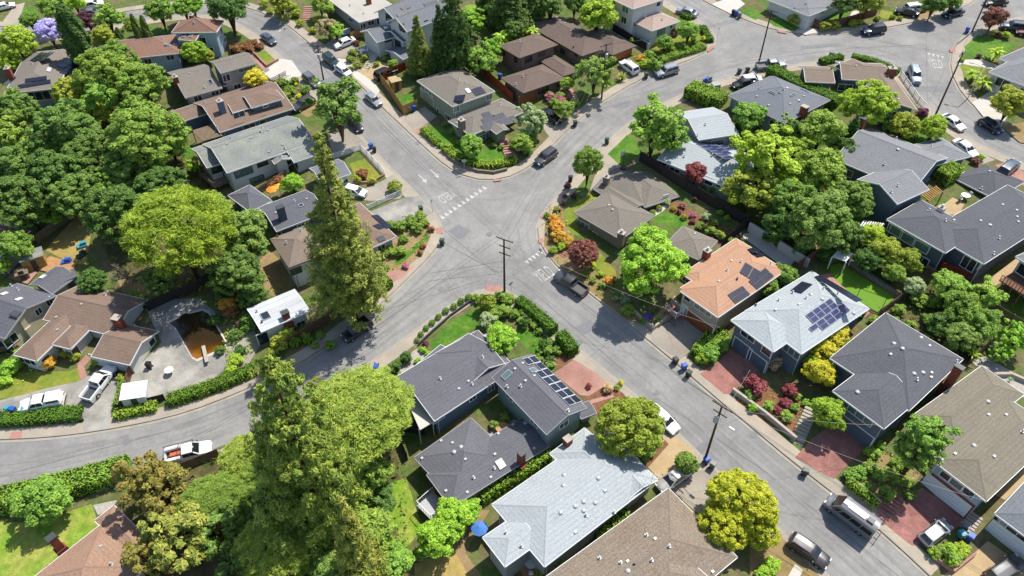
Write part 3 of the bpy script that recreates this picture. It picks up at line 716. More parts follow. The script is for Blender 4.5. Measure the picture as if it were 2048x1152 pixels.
def make_vehicle(kind, name):
    d = CARS[kind]; L, Wd = d['L'], d['W']; w = Wd / 2; r = empty(name, (0, 0, 0)); zb = .28; wr = .34 if kind in ('sedan', 'coupe', 'hatch') else .38
    xb, xt, ft, fb = d['cab']; kids = []
    def half(ww, top, crown=.04):
        return [(0, zb), (ww * .86, zb), (ww * .97, zb + .14), (ww, zb + .32), (ww * .985, (zb + top) / 2 + .14), (ww * .93, top - .05), (ww * .80, top), (0, top + crown)]
    b = MB(); H, D, Bt = d['hood'], d['deck'], d['belt']; X = L / 2
    st = [(-X, half(w * .80, D - .16, 0)), (-X + .08, half(w * .90, D - .04)), (-X + .35, half(w * .97, D)), (xb, half(w, D if 'bed' not in d else Bt)), ((xb + ft) / 2, half(w, Bt)), (fb, half(w, Bt - .01)),
          (fb + .12, half(w, H + .02)), (X - .55, half(w * .96, H - .06)), (X - .22, half(w * .88, H - .13)), (X - .05, half(w * .76, H - .26, 0)), (X, half(w * .66, H - .36, 0))]
    if 'bed' in d:
        bx0, bx1 = d['bed']; fl = .78
        st = [(bx1, half(w, Bt)), (xb + .05, half(w, Bt))] + st[4:]
        for sg in (-1, 1): b.obox((bx0, sg * (w - .14) - (.0 if sg > 0 else .14 - .14) - .07, zb + .05), (bx1 - bx0 - .02, 0, 0), (0, .14 + .07, 0) if sg > 0 else (0, .14, 0), (0, 0, Bt - zb - .05))
        b.obox((bx0, -w + .07, zb), (bx1 - bx0, 0, 0), (0, 2 * w - .14, 0), (0, 0, fl - zb)); b.obox((bx0 - .06, -w + .05, zb + .1), (.09, 0, 0), (0, 2 * w - .1, 0), (0, 0, Bt - zb - .12))
    loft(b, st)
    # cabin shell
    wb_, wt = w * .90, w * (.74 if kind not in ('van', 'suv', 'pickup') else .80); rz = d['roof']; zb2 = Bt - .06
    if 'van' in d: wb_, wt = w * .97, w * .84
    m1, m2 = xt + .12, ft - .1
    def cr(x, z, yw, c): return (x, [(0, zb2), (wb_ if z > zb2 else yw, zb2), (yw, z - .06), (yw * .9, z), (0, z + c)])
    loft(b, [(xb, [(0, zb2), (wb_, zb2), (wb_ * .99, zb2 + .02), (wb_ * .95, zb2 + .03), (0, zb2 + .05)]), (xt, [(0, zb2), (wb_, zb2), (wt, rz - .07), (wt * .9, rz - .01), (0, rz)]), (m1 + .2, [(0, zb2), (wb_, zb2), (wt, rz - .05), (wt * .9, rz + .02), (0, rz + .05)]),
             (m2 - .1, [(0, zb2), (wb_, zb2), (wt, rz - .05), (wt * .9, rz + .02), (0, rz + .05)]), (ft, [(0, zb2), (wb_, zb2), (wt, rz - .07), (wt * .9, rz - .01), (0, rz)]), (fb, [(0, zb2), (wb_, zb2), (wb_ * .99, zb2 + .02), (wb_ * .95, zb2 + .03), (0, zb2 + .05)])])
    body = b.build('body', M['paint_white'], r, smooth=math.radians(38)); kids.append(body)
    def gl(name, a, bb, c, e, nrm, ins=.1):
        q = [Vector(v) for v in (a, bb, c, e)]; cen = sum(q, Vector()) / 4; q = [cen + (v - cen) * (1 - ins) + Vector(nrm) * .03 for v in q]
        g = MB(); g.poly(q); g.poly([v - Vector(nrm) * .012 for v in reversed(q)]); kids.append(g.build(name, M['carglass'], r))
    nf = Vector((rz - Bt, 0, fb - ft)).normalized(); nb = Vector((-(rz - Bt), 0, xt - xb)).normalized() if True else 0
    gl('windscreen', (fb, wb_ * .93, Bt - .02), (fb, -wb_ * .93, Bt - .02), (ft, -wt * .9, rz - .05), (ft, wt * .9, rz - .05), nf, .07)
    if 'van' in d: gl('rear_window', (xb, -w * .75, 1.5), (xb, w * .75, 1.5), (xt, w * .7, 2.3), (xt, -w * .7, 2.3), (-1, 0, 0), .08)
    else: gl('rear_window', (xb, -wb_ * .92, Bt + .03), (xb, wb_ * .92, Bt + .03), (xt, wt * .88, rz - .06), (xt, -wt * .88, rz - .06), nb, .1)
    for sg in (-1, 1):
        ns = Vector((0, sg * (rz - Bt), wb_ - wt)).normalized()
        cuts = [(xb, xt, .25), (.25, None, .25)]
        def sp(f, top): return (xt + (ft - xt) * f) if top else (xb + (fb - xb) * f)
        pts = ((.08, .52), (.54, .93)) if 'van' not in d else ((.03, .30), (.31, .56), (.57, .80), (.84, .97))
        for f0, f1 in pts:
            z0, z1 = Bt, rz - .12
            if 'van' in d: z0, z1 = 1.42, 2.25
            k0, k1 = (z0 - zb2) / (rz - .06 - zb2), (z1 - zb2) / (rz - .06 - zb2); y0, y1 = wb_ + (wt - wb_) * k0, wb_ + (wt - wb_) * k1
            lx = lambda f, k: sp(f, 0) * (1 - k) + sp(f, 1) * k
            q = [(lx(f0, k0), sg * y0, z0), (lx(f1, k0), sg * y0, z0), (lx(f1, k1), sg * y1, z1), (lx(f0, k1), sg * y1, z1)]
            gl('side_window', *q, ns, .06)
    for x in d['wb']:
        for sg in (-1, 1):
            g = MB(); g.tube((x, sg * (w - .20), wr), (x, sg * (w + .015), wr), wr, wr, 16); t = g.build('wheel', M['tyre'], r, smooth=.6); kids.append(t)
            g = MB(); g.tube((x, sg * (w + .012), wr), (x, sg * (w + .026), wr), wr * .62, wr * .55, 12); q = g.build('rim', M['rim'], t)
            g2 = MB()
            KIDS[t.name] = [q]
    for sg in (-1, 1):
        g = MB(); g.obox((X - .16, sg * w * .62 - .2, H - .30), (.12, 0, 0), (0, .36, 0), (0, 0, .14)); kids.append(g.build('headlight', M['lampwhite'], r))
        g = MB(); g.obox((-X - .02, sg * w * .66 - .17, D - .26), (.08, 0, 0), (0, .32, 0), (0, 0, .16)); kids.append(g.build('tail_light', M['lampred'], r))
        g = MB(); g.obox((fb - .32, sg * (w + .02) - (.0 if sg > 0 else .16), Bt - .02), (.12, 0, 0), (0, .16, 0), (0, 0, .13)); kids.append(g.build('mirror', M['black'], r))
    g = MB(); g.obox((X - .08, -w * .42, .48), (.09, 0, 0), (0, w * .84, 0), (0, 0, .2)); kids.append(g.build('grille', M['black'], r))
    g = MB(); g.obox((X - .2, -w * .8, .3), (.16, 0, 0), (0, w * 1.6, 0), (0, 0, .12)); g.obox((-X - .04, -w * .82, .34), (.2, 0, 0), (0, w * 1.64, 0), (0, 0, .16)); kids.append(g.build('bumper', M['dgrey'], r))
    if d.get('rails'):
        for sg in (-1, 1):
            g = MB(); g.tube((xt + .15, sg * wt * .84, rz + .06), (ft - .2, sg * wt * .84, rz + .06), .03, .03, 6)
            for x in (xt + .2, ft - .25): g.tube((x, sg * wt * .84, rz - .02), (x, sg * wt * .84, rz + .06), .025, .025, 5)
            kids.append(g.build('roof_rail', M['dgrey'], r))
    if 'bed' in d:
        bx0, bx1 = d['bed']; g = MB(); g.quad((bx0 + .06, -w + .2, .80), (bx1 - .04, -w + .2, .80), (bx1 - .04, w - .2, .80), (bx0 + .06, w - .2, .80)); kids.append(g.build('bed_liner', M['dgrey'], r))
    KIDS[r.name] = kids
    return r
PAINTS = dict(white=(.78, .78, .78), silver=(.30, .315, .33), lightgold=(.40, .39, .36), black=(.012, .012, .014), darkgrey=(.06, .062, .066), grey=(.16, .165, .17), navy=(.015, .022, .05), teal=(.02, .05, .055), maroon=(.09, .012, .018), mauve=(.05, .042, .046), vansilver=(.20, .205, .215), paleblue=(.30, .36, .42), bluegrey=(.07, .09, .12))
for k, c in PAINTS.items(): M['paint_' + k] = plain('paint_' + k, c, .3, .2 if k not in ('white',) else 0, .45, .6)
VP = {}; VN = dict(sedan='sedan', coupe='coupe', hatch='hatchback', suv='suv', pickup='pickup_truck', van='camper_van')
CATS = dict(sedan='car', coupe='car', hatch='car', suv='car', pickup='pickup truck', van='van')
GRP = 'cars parked along the streets and driveways'
def vehicle(kind, paint, front, rear, label, roofpaint=None):
    if kind not in VP:
        VP[kind] = make_vehicle(kind, VN[kind]); r = VP[kind]
    else: r = copy_tree(VP[kind]); 
    a, b = G(*front, .7), G(*rear, .7); c = (a + b) / 2; d = a - b; yaw = math.atan2(d.y, d.x)
    n = Vector((-GX, -GY, 1)).normalized(); ex = Vector((math.cos(yaw), math.sin(yaw), 0)); ex = (ex - n * ex.dot(n)).normalized(); ey = n.cross(ex)
    off = -.125 if c is None else ROADZ(c)
    m = Matrix((ex, ey, n)).transposed().to_4x4(); m.translation = Vector((c.x, c.y, gz(c.x, c.y) + off)); r.matrix_world = m
    r['label'] = label; r['category'] = CATS[kind]; r['group'] = GRP
    for o in (KIDS[r.name] if r.name in KIDS else COL_CH(r)):
        if o.name.startswith('body'):
            o.material_slots[0].link = 'OBJECT'; o.material_slots[0].material = M['paint_' + paint]
    return r
def COL_CH(r): return [o for o in COL.objects if o.parent == r]
BLOCKS = {}
def ROADZ(c):
    return .012 if any(inpoly(c.x, c.y, P) for P in BLOCKS.values()) else -.125
def addpart(r, name, mb, m): return mb.build(name, M[m], r)

# ------------------------------------------------------------------ street things
BIN = {}
def wheelie(px, py, col, label, name='wheelie_bin', cat='bin', rz=None, lying=False, group='wheelie bins put out along the kerbs'):
    g = G(px, py); g.z = gz(g.x, g.y) + ROADZ(g); rz = R.uniform(0, 6.28) if rz is None else rz
    if col not in BIN:
        b = MB(); b.box((0, 0, .06), .62, .66, .95, 0, 0, 1.0); b2 = MB(); b2.obox((-.34, -.36, 1.0), (.68, 0, 0), (0, .76, 0), (0, 0, .07)); b2.obox((-.3, -.30, 1.07), (.6, 0, 0), (0, .6, 0), (0, 0, .05))
        v = [(-.24, -.26, .06), (.24, -.26, .06), (.24, .28, .06), (-.24, .28, .06), (-.33, -.35, 1.0), (.33, -.35, 1.0), (.33, .36, 1.0), (-.33, .36, 1.0)]
        b = MB(); b.add(v, [(3, 2, 1, 0), (4, 5, 6, 7), (0, 1, 5, 4), (1, 2, 6, 5), (2, 3, 7, 6), (3, 0, 4, 7)])
        r = empty(name, g, rz); k = [b.build('bin_body', M['bin_' + col], r), b2.build('lid', M['bin_' + col + '_lid' if 'bin_' + col + '_lid' in M else 'bin_' + col], r)]
        for sg in (-1, 1):
            w = MB(); w.tube((sg * .27, .3, .13), (sg * .33, .3, .13), .13, .13, 12); k.append(w.build('wheel', M['tyre'], r))
        w = MB(); w.tube((-.25, .43, .97), (.25, .43, .97), .025, .025, 6); k.append(w.build('handle', M['black'], r)); KIDS[r.name] = k; BIN[col] = r
    else: r = copy_tree(BIN[col])
    r.location = g; r.rotation_euler = (math.radians(88) if lying else 0, 0, rz)
    if lying: r.location.z += .35
    r['label'] = label; r['category'] = cat; r['group'] = group; return r
for k, c in dict(blue=(.02, .09, .40), green=(.03, .07, .055), black=(.012, .012, .013), grey=(.14, .15, .15), teal=(.05, .28, .34)).items(): M['bin_' + k] = plain('bin_' + k, c, .5)
def pole(base, top, label, arms=2, transformer=False, lamp=False, rad=.17, name='utility_pole', yaw=.4, H=None):
    g = G(*base); g.z = gz(g.x, g.y); z = 8.0
    for _ in range(60): z += (proj((g.x, g.y, g.z + z))[1] - top[1]) * .02
    z = H or z; r = empty(name, g, 0, label, 'utility pole'); b = MB(); b.tube((0, 0, -.4), (0, 0, z), rad, rad * .65, 12); b.build('shaft', M['polewood'], r, smooth=.6)
    e = Vector((math.cos(yaw), math.sin(yaw), 0)); tips = []
    for k in range(arms):
        zz = z - .35 - k * 1.3; b = MB(); ln = 2.6 if k == 0 else 1.8; b.obox(-e * ln / 2 + Vector((0, 0, zz)) + Vector((-e.y, e.x, 0)) * (rad * .8), e * ln, Vector((-e.y, e.x, 0)) * .1, (0, 0, .12)); a = b.build('crossarm', M['polewood'], r)
        for t in (-.46, -.2, .2, .46):
            q = e * ln * t + Vector((0, 0, zz + .12)) + Vector((-e.y, e.x, 0)) * (rad * .8 + .05); b = MB(); b.tube(q, q + Vector((0, 0, .18)), .05, .03, 8); b.build('insulator', M['retain'], a); tips.append(g + q + Vector((0, 0, .18)))
    if transformer:
        b = MB(); q = -e * .1 + Vector((-e.y, e.x, 0)) * -.42 + Vector((0, 0, z - 2.6)); b.tube(q, q + Vector((0, 0, .95)), .27, .27, 12); b.tube(q + Vector((0, 0, .95)), q + Vector((0, 0, 1.05)), .27, .1, 12); b.build('transformer', M['metal'], r)
    if lamp:
        b = MB(); q = Vector((0, 0, z * .72)); f = e * 1.6 + Vector((0, 0, z * .72 + .5)); b.tube(q, f, .04, .03, 6); a = b.build('lamp_arm', M['metal'], r); b = MB(); b.box(f + e * .25 - Vector((0, 0, .06)), .7, .26, .14, yaw); b.build('lamp_head', M['metal'], a)
    r['h'] = z; return r, g, tips
def cable(a, b, label, sag=.03, r=.013, m='wire', group='overhead wires between the poles'):
    a, b = Vector(a), Vector(b); mb = MB(); n = 14; L = (b - a).length; pts = []
    for i in range(n + 1):
        t = i / n; p = a + (b - a) * t; p.z -= sag * L * 4 * t * (1 - t); pts.append(p)
    for p, q in zip(pts, pts[1:]): mb.tube(p, q, r, r, 4, cap=False)
    o = mb.build('overhead_wire', M[m], None, a); return tag(o, label, 'wire', group)
def sign_post(px, py, label, h=2.6, col='metal', kind='sign'):
    g = G(px, py); g.z = gz(g.x, g.y); r = empty('street_sign', g, R.random() * 3, label, 'street sign'); b = MB(); b.tube((0, 0, -.3), (0, 0, h), .035, .035, 6); b.build('post', M['metal'], r)
    b = MB(); b.obox((-.38, .04, h - .55), (.76, 0, 0), (0, .02, 0), (0, 0, .5)) if kind == 'sign' else b.obox((-.45, -.01, h), (.9, 0, 0), (0, .02, 0), (0, 0, .22)); b.build('sign_plate', M['metal'], r); return r
def text_marking(s, left, right, tall, h=-.118):
    """painted word lying on the road: baseline from pixel left to pixel right, letters tall metres high"""
    cu = bpy.data.curves.new('word', 'FONT'); cu.body = s; cu.size = 1; o = bpy.data.objects.new('tmp', cu); COL.objects.link(o)
    bpy.context.view_layer.update(); me = bpy.data.meshes.new_from_object(o.evaluated_get(bpy.context.evaluated_depsgraph_get())); bpy.data.objects.remove(o)
    xs = [v.co.x for v in me.vertices]; x0, x1 = min(xs), max(xs); y1 = max(v.co.y for v in me.vertices)
    a, b = G(*left), G(*right); e = b - a; up = Vector((-e.y, e.x, 0)).normalized()
    for v in me.vertices:
        q = a + e * ((v.co.x - x0) / (x1 - x0)) + up * (v.co.y / y1 * tall); v.co = (q.x, q.y, gz(q.x, q.y) + h)
    me.materials.clear(); me.materials.append(M['paint']); ob = bpy.data.objects.new('road_marking', me); COL.objects.link(ob); tag(ob, kind='structure')
def marks(polys, m='paint', h=-.118, name='road_marking'):
    b = MB()
    for p in polys: b.poly([G(x, y, h) for x, y in p])
    tag(b.build(name, M[m]), kind='structure')
def boxes(name, label, cat, px, py, parts, rz=0, h=0):
    """small garden object: parts = (name, material, [(x,y,z,sx,sy,sz)...])"""
    g = G(px, py, h); r = empty(name, g, rz, label, cat)
    for n, m, bs in parts:
        b = MB()
        for x, y, z, sx, sy, sz in bs: b.box((x, y, z), sx, sy, sz)
        b.build(n, M[m], r)
    return r
# ================================================================== THE SETTING
KW = [(0, 70), (60, 78), (130, 72), (240, 48), (300, 38), (400, 27), (450, 35), (480, 50), (512, 68), (555, 110), (604, 148), (660, 208), (700, 250), (735, 290), (779, 337), (829, 384), (859, 421), (882, 441), (892, 461), (889, 481), (875, 501), (845, 524), (769, 604), (690, 664), (645, 697), (612, 721), (540, 758), (487, 778), (400, 818), (310, 841), (220, 858), (110, 875), (0, 879), (-250, 880)]
KN = [(-200, 55), (0, 52), (100, 50), (250, 22), (300, 15), (420, 5), (490, 8), (512, 22), (545, 32), (579, 50), (622, 90), (645, 103), (670, 120), (702, 150), (735, 184), (760, 210), (795, 242), (829, 274), (879, 321), (919, 353), (955, 364), (992, 365), (1024, 357), (1051, 340), (1091, 307), (1124, 267), (1171, 227), (1207, 200), (1257, 170), (1307, 143), (1357, 128), (1414, 107), (1437, 90), (1441, 78), (1431, 63), (1407, 43), (1384, 32), (1350, 15), (1320, -2), (1250, -60)]
KNN = [(1330, -80), (1365, -30), (1401, 0), (1464, 28), (1536, 57), (1586, 68), (1636, 70), (1703, 65), (1769, 55), (1836, 43), (1896, 28), (1946, 7), (1956, -2), (1990, -60)]
KE = [(1861, 1152), (1836, 1131), (1769, 1058), (1659, 981), (1619, 950), (1536, 881), (1401, 768), (1341, 714), (1257, 647), (1174, 581), (1111, 534), (1084, 501), (1069, 477), (1067, 454), (1077, 434), (1097, 414), (1124, 385), (1150, 350), (1180, 318), (1204, 293), (1231, 268), (1284, 227), (1357, 193), (1411, 167), (1474, 153), (1507, 143), (1536, 137), (1603, 128), (1636, 122), (1703, 114), (1753, 117), (1789, 133), (1803, 143), (1826, 177), (1846, 207), (1869, 230), (1899, 257), (1953, 288), (2048, 328), (2300, 420)]
KNE = [(2300, -10), (2048, 33), (1975, 48), (1940, 64), (1912, 84), (1900, 105), (1896, 125), (1901, 150), (1913, 180), (1936, 207), (1969, 232), (2036, 277), (2100, 305), (2300, 390)]
KS = [(-250, 1010), (0, 999), (40, 992), (130, 970), (267, 938), (362, 920), (440, 900), (520, 860), (620, 803), (709, 746), (779, 704), (845, 651), (895, 614), (929, 590), (955, 577), (985, 572), (1008, 575), (1024, 584), (1044, 604), (1114, 664), (1151, 694), (1237, 768), (1291, 805), (1357, 872), (1384, 898), (1441, 953), (1563, 1065), (1653, 1152), (1760, 1260)]
XT = {'W': (KW, [(-250, 85)]), 'N': (KN, [(1200, -120), (-200, -120)]), 'NN': (KNN, [(1700, -120), (1330, -120)]), 'E': (KE, [(2300, 1400), (2060, 1330)]), 'NE': (KNE, [(2500, 200)]), 'S': (KS, [(1700, 1400), (-250, 1400)])}
b = MB(); b.poly([(x, y, gz(x, y) - .30) for x, y in ((-900, -60), (900, -60), (900, 700), (-900, 700))]); tag(b.build('ground', M['soil']), kind='structure')
b = MB(); b.poly([(x, y, gz(x, y) - .15) for x, y in ((-320, 8), (320, 8), (320, 420), (-320, 420))]); tag(b.build('road', M['asphalt']), kind='structure')
for k, (ker, ext) in XT.items():
    q = smooth_px(ker); e = [G(x, y, 0) for x, y in ext]; pts = [(v.x, v.y, gz(v.x, v.y)) for v in q + e]
    BLOCKS[k] = [(p[0], p[1]) for p in pts]
    if sum(pts[i - 1][0] * pts[i][1] - pts[i][0] * pts[i - 1][1] for i in range(len(pts))) < 0: pts.reverse()
    bb = MB(); bb.prism(pts, .2); tag(bb.build('terrain', M['soil']), kind='structure')
# kerbs and sidewalks; sg: land lies right (-1) or left (+1) of the kerb line
for ker, sg, a, c in ((KW, -1, 0, len(KW)), (KN, 1, 0, len(KN)), (KNN, 1, 0, len(KNN)), (KE, -1, 0, len(KE)), (KNE, 1, 0, len(KNE)), (KS, -1, 6, len(KS))):
    pts = ker[a:c]; strip('kerb', pts, -.03 * sg, .16 * sg, 'kerb', .012, .17); strip('sidewalk', pts, .16 * sg, 1.75 * sg, 'walk', .006)
    strip('gutter', pts, -.45 * sg, -.03 * sg, 'pale' if False else 'kerb', -.124)
for k, (ker, sg, o0, o1) in enumerate([(q[0], q[1], *o) for q in ((KW[3:], 1), (KN, -1), (KE, 1), (KS, 1)) for o in ((1.5, 1.95), (3.0, 3.4), (4.6, 5.0))]): strip('road', ker, o0 * sg, o1 * sg, 'asphalt_worn', -.140 + .0012 * k)
strip('kerb', KS[:7], .03, -.16, 'kerb', .012, .17)
def lawn(px, m='lawn', h=.014): return ground_poly('lawn', px, m, h)
# W block
ground_poly('terrain', [(-250, 330), (0, 230), (140, 200), (300, 190), (400, 330), (430, 380), (470, 440), (540, 560), (500, 640), (400, 590), (310, 610), (240, 560), (180, 440), (120, 440), (60, 480), (-250, 480)], 'forest_floor', .006)
lawn([(257, 63), (270, 52), (352, 58), (340, 68)]); lawn([(512, 107), (530, 100), (554, 123), (535, 132)], 'lawn_dry'); lawn([(699, 327), (729, 317), (762, 353), (745, 363), (709, 350)], 'lawn_dry')
lawn([(363, 290), (385, 292), (390, 310), (366, 318)]); lawn([(368, 372), (392, 365), (400, 388), (375, 400)])
ground_poly('driveway', [(525, 143), (562, 117), (584, 121), (604, 150), (574, 165), (543, 160)], 'pale', .016)
ground_poly('path', [(497, 104), (505, 102), (540, 140), (530, 146)], 'redbrick', .016)
ground_poly('driveway', [(655, 268), (700, 255), (735, 292), (722, 300), (668, 318)], 'concrete', .016)
ground_poly('driveway', [(720, 382), (768, 360), (786, 348), (815, 375), (800, 397), (742, 402), (700, 396)], 'concrete', .016)
ground_poly('driveway', [(735, 425), (812, 394), (838, 392), (862, 424), (845, 428), (779, 449)], 'patio', .016)
ground_poly('driveway', [(585, 215), (625, 198), (650, 205), (660, 214), (615, 235)], 'dirt', .016)
ground_poly('flower_bed', [(770, 450), (820, 425), (850, 430), (862, 470), (845, 510), (800, 545), (765, 545)], 'dirt', .010)
lawn([(852, 461), (855, 477), (819, 514), (795, 531), (787, 527), (792, 517), (822, 497), (845, 477)]); ground_poly('driveway', [(760, 544), (812, 539), (828, 532), (805, 556), (786, 563), (765, 554)], 'redbrick', .018)
lawn([(0, 720), (40, 745), (140, 742), (155, 735), (165, 765), (150, 770), (60, 795), (-60, 800), (-60, 715)], 'lawn_dry')
ground_poly('driveway', [(-200, 805), (0, 801), (100, 775), (160, 762), (195, 738), (240, 756), (215, 858), (167, 863), (165, 828), (-200, 838)], 'patio', .018)
ground_poly('path', [(155, 727), (172, 710), (183, 716), (168, 733), (174, 752), (164, 762), (156, 745)], 'redbrick', .024)
ground_poly('patio', [(292, 617), (330, 600), (397, 594), (430, 625), (450, 700), (453, 737), (412, 768), (330, 803), (255, 808), (262, 750), (323, 684)], 'patio', .018)
ground_poly('path', [(450, 690), (500, 640), (520, 690), (490, 740), (520, 765), (487, 774), (455, 740)], 'concrete', .016)
ground_poly('yard', [(90, 500), (110, 478), (160, 425), (188, 424), (180, 480), (172, 530), (140, 525)], 'straw', .014)
ground_poly('deck', [(67, 537), (100, 512), (153, 527), (143, 545), (100, 545)], 'deck', .2); ground_poly('deck', [(15, 555), (40, 530), (75, 545), (55, 568)], 'redbrick', .2)
ground_poly('yard', [(235, 560), (285, 555), (300, 590), (250, 595)], 'dirt', .012)
ground_poly('yard', [(480, 560), (540, 500), (600, 560), (560, 600)], 'dirt', .012)
# N block
lawn([(20, 48), (50, 14), (80, 20), (70, 42)]); ground_poly('driveway', [(0, 50), (30, 10), (50, 5), (36, 48)], 'walk', .016)
ground_poly('driveway', [(640, 97), (668, 76), (690, 78), (716, 86), (705, 110), (690, 118), (670, 116)], 'concrete', .016)
ground_poly('path', [(664, 116), (690, 116), (745, 160), (760, 182), (752, 190), (700, 146)], 'pale', .016)
ground_poly('driveway', [(714, 142), (752, 167), (768, 150), (785, 133), (766, 124), (742, 128)], 'tan', .018)
ground_poly('patio', [(715, 100), (735, 85), (755, 104), (738, 122)], 'gravel', .018)
ground_poly('driveway', [(807, 236), (849, 213), (874, 233), (845, 253), (826, 262)], 'concrete', .016); ground_poly('path', [(826, 262), (845, 253), (856, 248), (846, 262), (832, 268)], 'redbrick', .02)
lawn([(792, 190), (825, 187), (827, 200), (812, 210)]); lawn([(849, 253), (879, 253), (942, 300), (1005, 297), (1019, 320), (985, 333), (952, 337), (912, 317), (882, 293)])
ground_poly('path', [(1000, 283), (1014, 276), (1038, 318), (1020, 322)], 'redbrick', .02)
ground_poly('driveway', [(1078, 232), (1100, 240), (1122, 250), (1144, 244), (1124, 268), (1108, 285), (1090, 262)], 'concrete', .016)
ground_poly('driveway', [(1236, 133), (1258, 116), (1290, 143), (1300, 148), (1268, 166), (1255, 160)], 'concrete', .016)
ground_poly('path', [(1128, 180), (1140, 172), (1160, 200), (1150, 212)], 'redbrick', .02)
lawn([(1300, 92), (1340, 70), (1385, 55), (1405, 75), (1380, 100), (1330, 112)], 'lawn_dry'); lawn([(1345, 38), (1368, 36), (1380, 46), (1350, 52)])
ground_poly('path', [(1190, 30), (1225, 45), (1270, 75), (1285, 92), (1270, 95), (1180, 42)], 'patio', .014); lawn([(930, 10), (960, 8), (975, 60), (940, 50)], 'lawn_lime')
# NN
lawn([(1536, 43), (1559, 30), (1603, 50), (1589, 62), (1549, 53)]); lawn([(1481, 25), (1501, 15), (1531, 28), (1511, 40)]); ground_poly('driveway', [(1424, 8), (1470, -10), (1490, 8), (1462, 28)], 'pale', .016)
ground_poly('driveway', [(1592, 64), (1614, 50), (1636, 64), (1612, 70)], 'pale', .016); lawn([(1645, 40), (1669, 25), (1703, 27), (1696, 38)]); lawn([(1756, 35), (1763, 20), (1799, 27), (1783, 40)], 'lawn_dry')
ground_poly('driveway', [(1790, 36), (1836, 10), (1880, 20), (1850, 38)], 'dirt', .016); ground_poly('patio', [(1698, 34), (1705, 22), (1740, 18), (1752, 28)], 'pale', .015)
# NE
lawn([(1929, 93), (1956, 70), (2036, 90), (2003, 110), (1969, 117), (1933, 110)]); lawn([(1919, 130), (1946, 128), (1973, 137), (1953, 157), (1933, 160)], 'lawn_dry')
ground_poly('path', [(1914, 119), (1965, 119), (1995, 130), (1985, 138), (1920, 127)], 'pale', .016); ground_poly('driveway', [(1944, 205), (1979, 183), (2009, 193), (2020, 225), (2000, 256), (1969, 236)], 'pale', .016)
ground_poly('driveway', [(2015, 62), (2048, 55), (2100, 60), (2048, 72)], 'redbrick', .016); ground_poly('yard', [(2000, 250), (2048, 245), (2100, 290), (2040, 285)], 'dirt', .012)
# E
lawn([(1214, 310), (1254, 270), (1271, 273), (1281, 310), (1241, 330)]); ground_poly('driveway', [(1196, 300), (1218, 310), (1245, 335), (1262, 355), (1215, 385), (1180, 380), (1192, 345)], 'walk', .016)
lawn([(1127, 421), (1184, 384), (1200, 385), (1190, 400), (1157, 421), (1150, 437), (1160, 470), (1145, 470), (1130, 450)], 'lawn_dry'); lawn([(1186, 511), (1200, 505), (1231, 541), (1234, 559), (1221, 557), (1186, 531)], 'lawn_dry')
lawn([(1294, 437), (1324, 424), (1357, 431), (1381, 447), (1364, 456), (1314, 447)]); ground_poly('path', [(1290, 432), (1320, 415), (1330, 404), (1340, 408), (1326, 422), (1298, 440)], 'pale', .018)
ground_poly('flower_bed', [(1330, 415), (1350, 402), (1440, 450), (1490, 470), (1440, 490), (1385, 450)], 'mulch', .010)
ground_poly('driveway', [(1300, 663), (1337, 643), (1357, 628), (1425, 668), (1395, 690), (1362, 718), (1340, 708), (1303, 682)], 'concrete', .016)
ground_poly('patio', [(1335, 610), (1350, 590), (1365, 615), (1340, 640), (1306, 655), (1300, 640)], 'tan', .012)
ground_poly('patio', [(1480, 470), (1510, 462), (1590, 520), (1575, 540)], 'pale', .014)
ground_poly('driveway', [(1400, 748), (1441, 720), (1460, 698), (1524, 738), (1490, 760), (1464, 788), (1448, 788)], 'redconc', .016)
ground_poly('driveway', [(1590, 915), (1623, 878), (1663, 850), (1735, 886), (1728, 900), (1699, 925), (1668, 958), (1640, 944)], 'redconc', .016)
ground_poly('driveway', [(1750, 1032), (1768, 1030), (1803, 1008), (1843, 975), (1932, 1035), (1900, 1068), (1826, 1092), (1815, 1085)], 'redconc', .016)
ground_poly('driveway', [(1880, 1155), (1943, 1111), (1976, 1082), (2060, 1140), (2060, 1260), (1960, 1230)], 'tan', .016)
lawn([(1659, 531), (1679, 527), (1789, 592), (1789, 597), (1756, 624), (1723, 606), (1686, 573), (1664, 553)], 'turf', .02); ground_poly('patio', [(1640, 551), (1664, 545), (1688, 574), (1720, 607), (1740, 625), (1730, 635), (1680, 590)], 'redbrick', .016)
ground_poly('patio', [(1880, 415), (1905, 395), (1930, 405), (1918, 430), (1890, 428)], 'tan', .016)
ground_poly('driveway', [(1830, 260), (1800, 280), (1830, 292), (1850, 275)], 'lawn', .014)
ground_poly('driveway', [(1925, 300), (1942, 292), (1990, 320), (1965, 328)], 'walk', .016); ground_poly('driveway', [(1990, 330), (2020, 322), (2050, 345), (2048, 372), (2020, 355)], 'redbrick', .016)
ground_poly('path', [(1960, 590), (1975, 560), (2048, 505), (2100, 475), (2100, 500), (2010, 560)], 'tan', .014)
ground_poly('path', [(1990, 990), (2010, 1000), (2100, 920), (2090, 900)], 'tan', .03)
lawn([(2005, 610), (2060, 600), (2060, 650), (2030, 640)], 'lawn')
ground_poly('flower_bed', [(1470, 800), (1520, 770), (1600, 800), (1615, 860), (1590, 880), (1540, 850)], 'mulch', .010); ground_poly('flower_bed', [(1690, 960), (1760, 900), (1840, 950), (1800, 1005), (1760, 1015)], 'dirt', .010)
ground_poly('flower_bed', [(1090, 440), (1125, 420), (1150, 480), (1190, 540), (1240, 600), (1290, 650), (1255, 640), (1170, 575), (1110, 525), (1088, 490)], 'dirt', .009)
ground_poly('flower_bed', [(1690, 620), (1860, 560), (2000, 640), (1960, 740), (1900, 700), (1800, 660)], 'forest_floor', .009)
ground_poly('patio', [(1940, 720), (1970, 712), (2060, 765), (2060, 800), (2000, 775)], 'gravel', .014)
